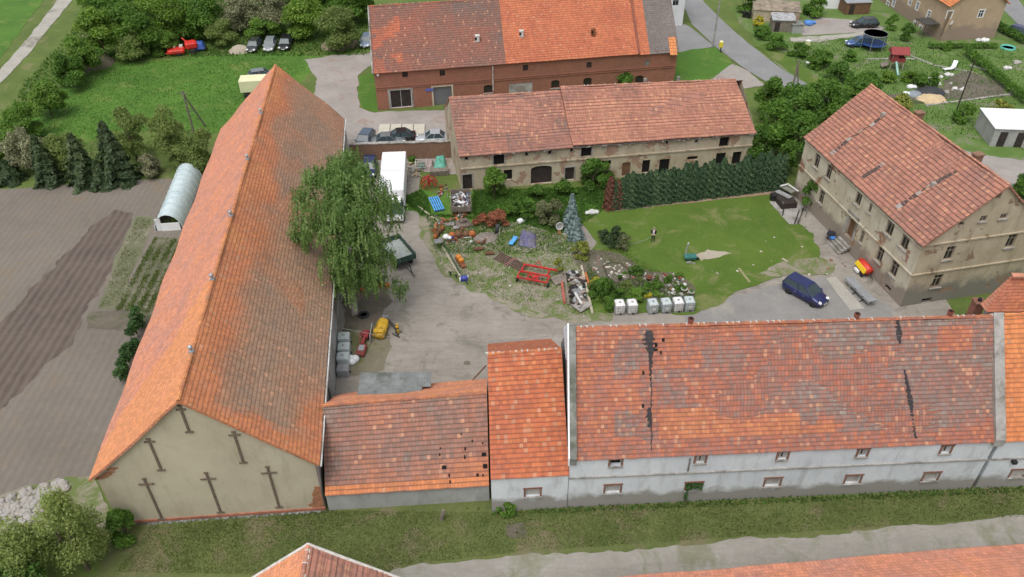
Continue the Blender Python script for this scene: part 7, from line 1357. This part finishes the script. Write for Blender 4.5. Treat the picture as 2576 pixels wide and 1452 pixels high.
# person
def skinfig():
    t=thing('person','person in a black jacket over a white shirt standing on the lawn holding a hose','person',(*G(1642,607).xy,0),-PI/2-.25)
    J={'pel':((0,0,.95),.15),'wa':((0,0,1.12),.145),'ch':((.02,0,1.34),.17),'nk':((.03,0,1.50),.07),'hd':((.06,0,1.60),.085),'ht':((.07,0,1.72),.085)}
    order=['pel','wa','ch','nk','hd','ht']; V=[];R=[];E=[]
    for k in order: V.append(J[k][0]);R.append(J[k][1])
    E+=[(i,i+1) for i in range(5)]
    def ch(root,pts):
        p=root
        for co_,r in pts: V.append(co_);R.append(r);E.append((p,len(V)-1));p=len(V)-1
        return p
    for s in(-1,1):
        ch(0,[((0,s*.10,.86),.10),((.02,s*.11,.50),.065),((0,s*.12,.12),.045),((.02,s*.12,.05),.045),((.17,s*.14,.03),.035)])
        w=ch(2,[((.01,s*.19,1.42),.07),((.02,s*.24,1.18),.05),((.22,s*.16,1.02),.038),((.29,s*.13,1.01),.032)])
        for f in range(5):
            dy=(f-2)*.018*s; L=(.05,.07,.075,.07,.055)[f]; base=(.33,s*.13+dy,1.01) if f else (.31,s*.13-.035*s,1.02)
            ch(w,[(base,.011),((base[0]+L*.6,base[1]+(-.012*s if not f else 0),base[2]-.01),.009),((base[0]+L,base[1],base[2]-.035),.008)])
    me=bpy.data.meshes.new('body'); me.from_pydata(V,E,[]); o=bpy.data.objects.new('body',me); COL.objects.link(o); o.parent=t
    sm=o.modifiers.new('skin','SKIN'); 
    for i,sv in enumerate(me.skin_vertices[0].data): sv.radius=(R[i],R[i]); sv.use_root=(i==0)
    ss=o.modifiers.new('sub','SUBSURF'); ss.levels=1; ss.render_levels=2
    tt=NT('figure_skin_and_trousers'); sp=tt.n('SeparateXYZ'); tt.l(tt.pos(),sp.inputs[0]); c=tt.ramp(sp.outputs[2],[(0,(.015,.015,.018)),(.94,(.02,.02,.024)),(.95,(.50,.30,.22))],'CONSTANT'); tt.col(c)
    me.materials.append(tt.m)
    mb=MB(); n=14; rings=[(.88,.17,.14),(1.0,.175,.14),(1.15,.18,.145),(1.32,.21,.15),(1.44,.20,.12),(1.50,.09,.085)]; Vv=[(b*math.cos(2*PI*i/n)*1.1+.015,a*math.sin(2*PI*i/n)*1.08,z) for z,a,b in rings for i in range(n)]
    mb.idx(Vv,[(k*n+i,k*n+(i+1)%n,k*n+n+(i+1)%n,k*n+n+i) for k in range(5) for i in range(n) if not (i in(0,n-1) and k<5)],0,True); mb.idx(Vv,[(k*n+i,k*n+(i+1)%n,k*n+n+(i+1)%n,k*n+n+i) for k in range(5) for i in (0,n-1)],1,True)
    for s in(-1,1): mb.path([(.01,s*.19,1.42),(.02,s*.24,1.18),(.2,s*.165,1.03)],[.085,.068,.055],8)
    mb.build('jacket',[plain('black_cloth',(.012,.012,.014),.9,.2,5),plain('white_shirt',(.62,.62,.60),.8,.06,5)],t)
    mb=MB(); mb.lathe([(.095,1.66),(.102,1.71),(.09,1.77),(.05,1.80),(.01,1.81)],(.055,0,0),12); mb.build('hair',plain('grey_hair',(.28,.25,.22),.9,.2,8),t)
    mb=MB(); mb.box((.155,0,1.655),(.03,.025,.04)); mb.build('nose',plain('skin',(.5,.3,.22),.6,.05,5),t); mb=MB(); [mb.box((.15,s*.035,1.69),(.012,.022,.012)) for s in(-1,1)]; mb.build('eye',M_trim,t); mb=MB(); mb.box((.148,0,1.61),(.012,.05,.01)); mb.build('mouth',plain('lips',(.35,.14,.12),.6,.05,5),t); mb=MB(); [mb.box((.06,s*.095,1.67),(.04,.02,.06),bev=.008) for s in(-1,1)]; mb.build('ear',_M['skin'],t)
    for s in(-1,1): mb=MB(); mb.box((.08,s*.13,.045),(.29,.11,.09),bev=.035); mb.build('shoe',M_black,t)
skinfig()
q=G(1633,600); mb=MB(); pts=[G(1638,596,1.0),G(1622,605,.45),G(1600,612,.12),G(1560,618,.05),G(1520,622,.05),G(1480,618,.05),G(1430,618,.05),G(1400,625,.05),G(1372,650,.05)]; mb.path(pts,.022,6); one('garden_hose',mb,plain('grey_green_hose',(.26,.30,.25),.6,.1,3),'thin grey garden hose trailing from the person past the pines','hose')
# manor front items
def at(px,py,name,label,cat,rz=0,z=0): q=G(px,py); return thing(name,label,cat,(q.x,q.y,z),rz)
hm=head((2078,702),(2140,782))
c=G(2160,742); t=thing('metal_trough','long grey metal trough on crossed legs beside the concrete path','trough',(c.x,c.y,0),head((2130,712),(2187,770))); mb=MB(); mb.box((0,0,.72),(3.9,.85,.12),bev=.03); mb.box((0,.38,.62),(3.9,.06,.25)); mb.box((0,-.38,.62),(3.9,.06,.25)); mb.build('trough_body',M_zinc,t)
for x in(-.2,1.0): mb=MB(); mb.path([(x,-.7,0),(x,.5,.7)],.05); mb.path([(x,.7,0),(x,-.5,.7)],.05); mb.build('crossed_leg',M_trim,t)
mb=MB(); mb.box((-1.2,0,.3),(.3,.5,.6)); mb.build('support_block',M_conc,t)
c=G(2168,687); t=thing('red_yellow_sprayer','red and yellow drum machine on wheels against the manor wall','farm machine',(c.x,c.y,0),head((2155,668),(2183,702))); M_ry=plain('signal_red',(.62,.05,.03),.45,.1,2); mb=MB(); mb.lathe([(.02,-.9),(.4,-.88),(.42,0),(.4,.88),(.02,.9)],n=16,M=Matrix.Translation((0,.12,.8))@RXm); mb.build('drum',M_ry,t); mb=MB(); mb.box((0,-.32,.78),(1.75,.22,.5),rx=-.5,bev=.05); mb.build('yellow_panel',plain('bright_yellow',(.75,.50,.02),.45,.08,2),t)
for x,y in((-.5,-.4),(.55,-.4),(0,.5)): wheel(t,(x,y,.25),.25,.15,RY)
mb=MB(); mb.path([(.9,.1,.6),(1.5,.3,.25)],.05); mb.build('tow_bar',M_trim,t); mb=MB(); mb.box((-.1,-.6,.35),(.7,.2,.25)); mb.build('step_box',M_white,t)
t=at(2091,607,'blue_pushchair','dark blue pushchair with a bright blue seat near the manor door','pushchair',hm); mb=MB(); mb.box((0,0,.5),(.7,.5,.35),bev=.1); mb.build('seat',plain('sky_blue_cloth',(.05,.2,.55),.7,.2,4),t); mb=MB(); mb.lathe([(.45,0),(.42,.25),(.2,.4),(.02,.42)],(-.35,0,.6),12); mb.build('hood',plain('black_hood',(.02,.02,.03),.9,.2,3),t); mb=MB(); mb.path([(-.4,-.2,.3),(-.9,0,1.0),(-.4,.2,.3)],.02); mb.build('push_handle',M_trim,t)
for x,y in((.4,-.28),(.4,.28),(-.4,-.28),(-.4,.28)): wheel(t,(x,y,.14),.14,.05,RY)
t=at(2108,623,'wooden_pallet','weathered wooden pallet lying by the pushchair','pallet',hm); mb=MB(); [mb.box((0,-.55+k*.27,.14),(1.3,.17,.03)) for k in range(5)]; mb.build('top_slats',M_wood,t); mb=MB(); [mb.box((x,0,.06),(.12,1.2,.11)) for x in(-.55,0,.55)]; mb.build('bearers',M_wood,t)
# lean-to heap beside the tree by the manor
t=at(1990,545,'paved_terrace','sloping pale terrace slabs below the scrap lean-to','terrace',0); mb=MB(); Pn=[G(*p) for p in ((1935,510),(1962,505),(1985,505),(2020,520),(2005,566),(1985,566))]; tri=[(q.x,q.y,.12) for q in Pn]; low_=[(q.x,q.y,-.02) for q in Pn]; n_=6; mb.idx(tri+low_,[tuple(range(5,-1,-1)) if False else tuple(range(n_))]+[(i,i+n_,(i+1)%n_+n_,(i+1)%n_) for i in range(n_)]); mb.build('slabs',M_conc,t,True)
bpy.data.meshes['slabs'].update()
for a_,b_ in (((1972,520),(1968,545)),((2010,532),(1998,566)),((2020,528),(2006,566))): beam(a_,b_,.12,.1,M_trim,{1972:'thin dark joint strip at the left of the terrace',2010:'dark kerb rail near the right of the terrace',2020:'dark kerb rail at the right edge of the terrace'}[a_[0]],'kerb_rail','rail',.16)
for i,(a_,b_,z,m_,lb) in enumerate((((1950,497),(1985,515),.9,M_gray,'long grey sheet on the lean-to stack'),((1960,488),(1990,505),1.1,M_concd,'mossy grey sheet topping the lean-to stack'),((1975,485),(2003,505),1.2,M_dull,'pale board leaning at the back of the lean-to stack'),((1962,503),(1990,522),.6,M_wood,'weathered board in front of the lean-to stack'),((1958,493),(1978,488),1.3,M_dull,'short pale lath across the lean-to stack'))): beam(a_,b_,.7 if i<4 and i!=2 else .25,.07,m_,lb,'stacked_board','board',z)
t=at(1972,512,'board_stack','dark stack of old timber under the grey sheets by the small tree','stack',hm); mb=MB(); mb.box((0,0,.4),(2.6,1.8,.8),bev=.06); mb.build('timber_body',M_darkwood,t); mb=MB(); [mb.tube((x,y,0),(x,y,1.0),.06) for x in(-1.2,1.2) for y in(-.8,.8)]; mb.build('post',M_wood,t)
t=at(1944,505,'black_bin','black rubbish bin at the left of the lean-to stack','bin',.2); mb=MB(); mb.box((0,0,.4),(.55,.6,.8),taper=1.15,bev=.04); mb.build('bin_body',M_trim,t); mb=MB(); mb.box((0,0,.84),(.68,.74,.07),bev=.03); mb.build('lid',M_trim,t)
t=at(1987,518,'red_mower_small','small dull red machine beside the lean-to stack','machine',.3); mb=MB(); mb.box((0,0,.35),(.8,.6,.4),bev=.1); mb.build('casing',M_dred,t); [wheel(t,(x,y,.15),.15,.08,RY) for x in(-.3,.3) for y in(-.33,.33)]
for px,py in ((2026,548),(2009,560)): q=G(px,py); mb=MB(); mb.tube((0,0,0),(0,0,1.9),.05); mb.box((0,0,1.9),(.12,.12,.04)); one('fence_post',mb,M_steel,'thin grey post by the terrace'+(', nearer the manor wall' if px==2026 else ', nearer the lawn'),'post',(q.x,q.y,0))
# polytunnel
a=G(427,580);b=G(477,448); L=(b-a).length; rz=math.atan2((b-a).y,(b-a).x); t=thing('polytunnel','pale translucent polytunnel beside the long barn','greenhouse',(a.x,a.y,0),rz); Rr=1.45; nseg=12; nx=int(L/.35); mb=MB(); V=[]
for i in range(nx+1):
    x=L*i/nx; sg=.05*abs(math.sin(i*PI/3.0))
    for k in range(nseg+1): a_=PI*k/nseg; V.append((x,math.cos(a_)*(Rr-sg),max(0,math.sin(a_)*(1.95-sg))))
m_=nseg+1; mb.idx(V,[(i*m_+k,i*m_+k+1,i*m_+m_+k+1,i*m_+m_+k) for i in range(nx) for k in range(nseg)],0,True); mb.idx(V[-m_:],[tuple(range(m_))])
pt_=NT('tunnel_film'); pt_.col(pt_.ramp(pt_.noise(pt_.pos(),2,5),[(.3,(.52,.66,.70)),(.7,(.70,.80,.82))])); pt_.b.inputs['Roughness'].default_value=.3; pt_.b.inputs['Transmission Weight'].default_value=.12; mb.build('film_cover',pt_.m,t)
for i in range(0,10):
    mb=MB(); x=L*i/9; mb.path([(x,math.cos(PI*k/10)*(Rr+.01),max(0,math.sin(PI*k/10)*1.97)) for k in range(11)],.035,5); mb.build('hoop',plain('hoop_pipe',(.62,.68,.68),.5,.1,2),t)
mb=MB(); mb.box((-.05,-.25,.5),(.06,1.9,.95)); mb.build('door_panel',M_white,t); mb=MB(); mb.box((.02,.95,.8),(.05,.6,1.5)); mb.build('end_film',M_cloth,t); mb=MB(); mb.path([(-.02,-1.2,0),(-.02,-1.2,1.1)],.04); mb.path([(-.02,.7,0),(-.02,.7,1.7)],.04); mb.build('door_frame',M_dull,t); crown_obj('seedlings',[(.8+i*.4,random.uniform(-.8,.8),.5,.4,.3) for i in range(5)],300,.14,L_lt,t,5)
# concrete slabs
gs='pale concrete slabs laid in a row behind the yard wall'
for i,(x0,x1) in enumerate(((949,978),(979,1007),(1008,1037),(1038,1067))):
    A=G(x0,342);B=G(x1,341); mb=MB(); mb.box((0,0,0),((B-A).length-.06,2.9,.22),bev=.03); m_=(A+B)/2; one('concrete_slab',mb,plain('cream_concrete',(.50,.47,.39),.85,.12,1.5),['first','second','third','fourth'][i]+' pale concrete slab from the left in the row behind the parked cars','slab',(m_.x,m_.y+1.45,.13),math.atan2((B-A).y,(B-A).x),gs)
# poles
def pole(label,px,ty,r,mt,name='utility_pole',cat='pole',lamp=None,stay=None,lean=None,arms=False):
    q=G(*px); h=htop(px[0],px[1],ty) if ty>-50 else 9; t=thing(name,label,cat,(q.x,q.y,0)); mb=MB(); tp=Vector((lean or 0,0,h)); mb.tube((0,0,-.1),tp,r,r*.7,10); mb.build('mast',mt,t)
    if stay: mb=MB(); s=G(*stay)-q; mb.tube(s,tp*.93,r*.8,r*.6,8); mb.build('stay_pole',mt,t); mb=MB(); mb.tube(s*.4+tp*.5*.98,tp*.5,.05); mb.build('brace',mt,t)
    if lamp: mb=MB(); mb.path([(0,0,h-.3),(lamp[0]*.6,lamp[1]*.6,h+.1),(lamp[0],lamp[1],h)],.04); mb.build('lamp_arm',M_steel,t); mb=MB(); mb.lathe([(.02,-.08),(.22,-.06),(.3,.03),(.15,.12),(.02,.14)],(lamp[0],lamp[1],h),12); mb.build('lamp_head',M_dull,t)
    if arms: mb=MB(); mb.box((tp.x,0,h-.4),(1.1,.1,.1)); [mb.tube((tp.x+x,0,h-.35),(tp.x+x,0,h-.15),.04) for x in(-.5,0,.5)]; mb.build('cross_arm',M_wood,t)
    return t
pole('tall slender grey pole beside the road near the forecourt',(1793,118),-45,.14,M_conc)
pole('braced wooden pole with a white lamp beside the road',(1992,228),152,.16,M_wood,lamp=(1.0,-.8),stay=(2007,228))
pole('old leaning A-shaped pole in the meadow by the long barn',(488,335),228,.15,M_wood,stay=(517,318),arms=True)
pole('dark pole standing among the gardens behind the manor',(2398,300),150,.10,M_darkwood)
# yellow hydrant sign / bins
t=at(1811,132,'yellow_post_box','yellow box on a dark post at the roadside grass corner','post box'); mb=MB(); mb.box((0,0,1.25),(.6,.5,.9),bev=.12); mb.build('box',plain('bright_yellow2',(.78,.62,.05),.5,.08,2),t); mb=MB(); mb.lathe([(.3,1.7),(.28,1.8),(.02,1.86)],n=12); mb.build('cap',plain('pale_yellow',(.8,.75,.45),.5,.05,2),t); mb=MB(); mb.tube((.1,0,0),(.05,0,.85),.09); mb.build('post',M_trim,t)
for px,py,m_,lb in((1872,44,M_trim,'dark wheelie bin by the far side of the road, left one'),(1883,46,M_trim,'dark wheelie bin by the far side of the road, right one'),(2170-1,168-30,None,'')):
    if not lb: continue
    t=at(px,py,'wheelie_bin',lb,'bin',.3); mb=MB(); mb.box((0,0,.5),(.5,.55,.95),taper=1.15,bev=.04); mb.build('bin_body',m_,t); mb=MB(); mb.box((0,0,1.0),(.62,.68,.08),bev=.03); mb.build('lid',m_,t); [wheel(t,(x,.3,.1),.1,.05,RXm) for x in(-.25,.25)]
t=at(3178/1.5652,178/1.5652+4,'yellow_bin','pale yellow bin beside the clipped bushes drive','bin',.3); mb=MB(); mb.box((0,0,.5),(.5,.55,.95),taper=1.15,bev=.04); mb.build('bin_body',plain('pale_yellow',(.8,.75,.45),.5,.05,2),t); mb=MB(); mb.box((0,0,1.0),(.62,.68,.08),bev=.03); mb.build('lid',M_white,t)
t=at(2033,62,'blue_tarp_bundle','blue tarpaulin bundle beside the grey box shed','tarpaulin',.2); mb=MB(); mb.rock((0,0,.35),.9,4,.5); mb.rock((.9,.2,.25),.6,6,.5); mb.build('bundle',plain('blue_sheet',(.08,.22,.55),.6,.2,3),t)
# playhouse
q=G(2250,172); t=thing('playhouse','red raised playhouse with a pale green slide in the gardens','playhouse',(q.x,q.y,0),-.12); M_pr=plain('brown_red_paint',(.26,.04,.04),.7,.2,3)
for x in(-.9,.9):
    for y in(-.7,.7): mb=MB(); mb.tube((x,y,0),(x,y,2.6),.07); mb.build('stilt',M_pale,t)
mb=MB(); mb.box((0,0,1.2),(2.0,1.6,.1)); mb.build('floor',M_wood,t); mb=MB(); [mb.box((0,s*.76,1.55),(1.9,.06,.6)) for s in(-1,1)]; [mb.box((s*.93,0,1.55),(.06,1.5,.6)) for s in(-1,1)]; mb.box((-.5,-.77,1.95),(.8,.06,1.3)); mb.build('side_wall',M_pr,t)
mb=MB(); mb.idx([(-1.3,-1.05,2.5),(1.3,-1.05,2.5),(1.3,0,3.3),(-1.3,0,3.3),(-1.3,1.05,2.5),(1.3,1.05,2.5),(-1.3,-1.05,2.42),(1.3,-1.05,2.42),(-1.3,1.05,2.42),(1.3,1.05,2.42)],[(0,1,2,3),(3,2,5,4),(6,0,3,4,8),(7,9,5,2,1),(6,7,1,0),(8,4,5,9)]); mb.build('roof',M_pr,t)
mb=MB(); mb.path([(-.3,-.8,1.3),(-.3,-1.6,.9),(-.25,-2.6,.25),(-.25,-3.1,.15)],.2,4); mb.build('slide',plain('mint_plastic',(.30,.50,.44),.4,.1,2),t); mb=MB(); mb.box((-1.6,0,.6),(1.0,1.4,.08),ry=-.5); mb.build('ramp',M_wood,t)
# trampoline
q=G(2193,122); t=thing('trampoline','round trampoline with a blue safety net beside the blue car','trampoline',(q.x,q.y,0)); mb=MB(); mb.lathe([(1.75,.82),(1.9,.9),(1.75,.92),(1.6,.86)],n=20); mb.build('rim_pad',M_blue,t); mb=MB(); mb.lathe([(1.6,.84),(.02,.82)],n=20); mb.build('mat',plain('trampoline_mat',(.06,.09,.14),.7,.2,2),t)
for k in range(6): a_=2*PI*k/6; mb=MB(); mb.tube((1.8*math.cos(a_),1.8*math.sin(a_),0),(1.85*math.cos(a_),1.85*math.sin(a_),2.5),.045); mb.build('net_pole',M_zinc,t)
nt_=NT('net_mesh'); nt_.b.inputs['Base Color'].default_value=(.03,.07,.17,1); nt_.b.inputs['Alpha'].default_value=.3; mb=MB(); mb.lathe([(1.78,.9),(1.8,2.45)],n=20); mb.v and None
mb=MB(); N2=24; Vn=[(1.78*math.cos(2*PI*i/N2),1.78*math.sin(2*PI*i/N2),z) for z in(.9,2.45) for i in range(N2)]; mb.idx(Vn,[(i,(i+1)%N2,N2+(i+1)%N2,N2+i) for i in range(N2)],0,True); mb.build('safety_net',nt_.m,t); mb=MB(); mb.lathe([(1.8,2.42),(1.84,2.45),(1.8,2.48),(1.77,2.45),(1.8,2.42)],n=20); mb.build('top_ring',M_zinc,t)
# garden rubbish heap, loungers
heap('rubbish_heap','heap covered by dark sheeting with tan sand in front in the gardens',(2338,234),1.9,.8,plain('dark_sheeting',(.035,.037,.04),.6,.3,2),seed=8); heap('tan_heap','tan sand pile before the dark sheeted heap',(2342,250),1.7,.6,plain('tan_sand',(.55,.42,.25),.95,.2,3),seed=9); heap('grey_tarp_heap','small grey-blue covered heap left of the dark sheeted heap',(2300,238),1.1,.5,plain('bluish_sheet',(.22,.25,.28),.7,.2,3),seed=10)
for i,(px,py,rz,lb) in enumerate(((2382,178,.2,'white sun lounger lying left in the garden'),(2398,170,1.0,'white sun lounger lying askew behind the other'),)):
    t=at(px,py,'sun_lounger',lb,'sun lounger',rz); mb=MB(); mb.box((0,0,.3),(1.3,.6,.06)); mb.build('seat',M_white,t); mb=MB(); mb.box((.85,0,.5),(.7,.6,.06),ry=-.6); mb.build('backrest',M_white,t); 
    for x in(-.5,.5):
        for y in(-.25,.25): mb=MB(); mb.tube((x,y,0),(x,y,.3),.03); mb.build('leg',M_white,t)
for px,py,m_,lb in((2383,192,M_dull,'pale rock pile below the sun loungers'),(2460,105,M_dull,'grey-white boulder in front of the tan house'),(2475,104,M_white,'small white boulder beside the grey one'),(2555,160,M_stone,'flat grey boulder at the right edge of the gardens'),(2530,175,M_dull,'white boulder cluster beyond the diagonal hedge'),(2290,222,M_white,'white lump between the shrubs above the manor'),(2275,240,M_white,'small white lump left of it near the manor ridge')): q=G(px,py); mb=MB(); mb.rock((0,0,.2),.55,px); mb.rock((.6,.15,.15),.4,px+1); one('garden_boulder',mb,m_,lb,'boulder',(q.x,q.y,0))
t=at(2535,122,'green_shell','small turquoise paddling shell in the garden right of the tan house','paddling pool'); mb=MB(); mb.lathe([(.02,.05),(.9,.05),(1.0,.3),(1.1,.3),(1.12,.0)],n=16); mb.build('shell',plain('turquoise_plastic',(.10,.42,.34),.4,.1,2),t); mb=MB(); mb.lathe([(.02,.12),(.88,.12)],n=16); mb.build('water',M_glass,t)
# red baler with blue machine in the meadow
q=G(470,134); t=thing('red_baler','bright red harvesting machine with white fittings in the meadow','farm machine',(q.x,q.y,0),.25); mb=MB(); mb.box((-1.4,-.3,.7),(2.6,1.8,.7),bev=.2); mb.box((.9,.2,1.2),(1.8,1.5,1.1),rz=.2,bev=.25); mb.path([(-3.0,-.6,.4),(-1,0,.8)],.15); mb.path([(.3,.4,1.6),(-.3,.8,2.2)],.12); mb.build('body',plain('vivid_red',(.62,.03,.02),.5,.15,2,dirt=(.35,.03,.02)),t); mb=MB(); mb.box((-.6,.1,1.2),(.5,.6,.3)); mb.box((-1.6,.2,1.15),(.3,.4,.2)); mb.build('fitting',M_dull,t); [wheel(t,(x,y,.45),.45,.25,RY) for x in(-1.0,1.1) for y in(-1.0,1.0)]
q=G(503,128); t=thing('blue_seed_drill','dark blue machine standing right of the red baler','farm machine',(q.x,q.y,0),.1); mb=MB(); mb.box((0,0,.9),(2.0,1.4,1.1),taper=.75,bev=.15); mb.build('hopper',M_blue,t); [wheel(t,(x,-.2,.4),.4,.2,RXm) for x in(-1.0,1.0)]; mb=MB(); mb.path([(0,-.7,.4),(0,-1.8,.3)],.07); mb.build('tow_bar',M_trim,t)
# litter under birch
for px,py,m_,lb,r in((913,735,M_red,'red canister at the foot of the birch crown',.28),(958,722,M_orange,'orange crate under the right side of the birch',.3),(975,724,M_orange,'orange box right of the crate under the birch',.28)): q=G(px,py); mb=MB(); mb.box((0,0,r),(r*1.6,r*1.2,r*1.8),bev=.05); mb.box((0,0,r*2),(r,.08,.08)); one('crate' if m_ is M_orange else 'canister',mb,m_,lb,'crate' if m_ is M_orange else 'canister',(q.x,q.y,0),.5)
# white blossom bush in the birch edge
q=G(908,712); t=thing('blossom_bush','bush with white blossom clusters at the foot of the birch','shrub',(q.x,q.y,0)); crown_obj('crown',[(random.uniform(-.8,.8),random.uniform(-.4,.6),random.uniform(1.6,2.6),.35,.3) for _ in range(9)],420,.14,plain('white_blossom',(.72,.74,.66),.8,.1,3),t,3); crown_obj('foliage',[(0,0,1.2,1.0,1.0),(.4,0,1.8,.7,.7)],1500,.16,L_dk,t,4); mb=MB(); mb.tube((0,0,0),(0,0,1.6),.07,.03); mb.build('stem',BARK,t)
# leaning wooden post
q=G(1113,1307); mb=MB(); mb.box((0,0,.45),(.24,.2,1.15),ry=.22,rx=-.1,bev=.03); one('wooden_post',mb,M_wood,'short leaning wooden post in the grass before the low wing','post',(q.x,q.y,0))
# cable
mb=MB(); a=G(861,826,4.6); b=G(1392,845,8.8); pts=[a.lerp(b,k/16)+Vector((0,0,-1.1*math.sin(PI*k/16))) for k in range(17)]; mb.path(pts,.014,5); one('overhead_cable',mb,M_steel,'thin pale cable spanning from the long barn to the stable range','cable')
mb=MB(); mb.tube(G(1180,965,.08),G(1222,920,.08),.05,.05,6); one('iron_pipe',mb,M_rust,'rusty pipe lying on the yard beside the store room wing','pipe')
q=G(1175,914); mb=MB(); mb.rock((0,0,.02),.35,3,.15); one('mud_clod',mb,S_dark,'dark mud clod on the yard behind the store room wing','clod',(q.x,q.y,0))
q=G(1297,1338); mb=MB(); mb.lathe([(.02,.04),(.45,.04),(.48,.0)],n=14); mb.box((.1,-.1,.08),(.15,.12,.08)); one('drain_cover',mb,M_darkwood,'dark round cover in the bare patch of the front grass','cover',(q.x,q.y,0))
print('faces',sum(len(o.data.polygons) for o in bpy.data.objects if o.type=='MESH'),'objs',len(bpy.data.objects))
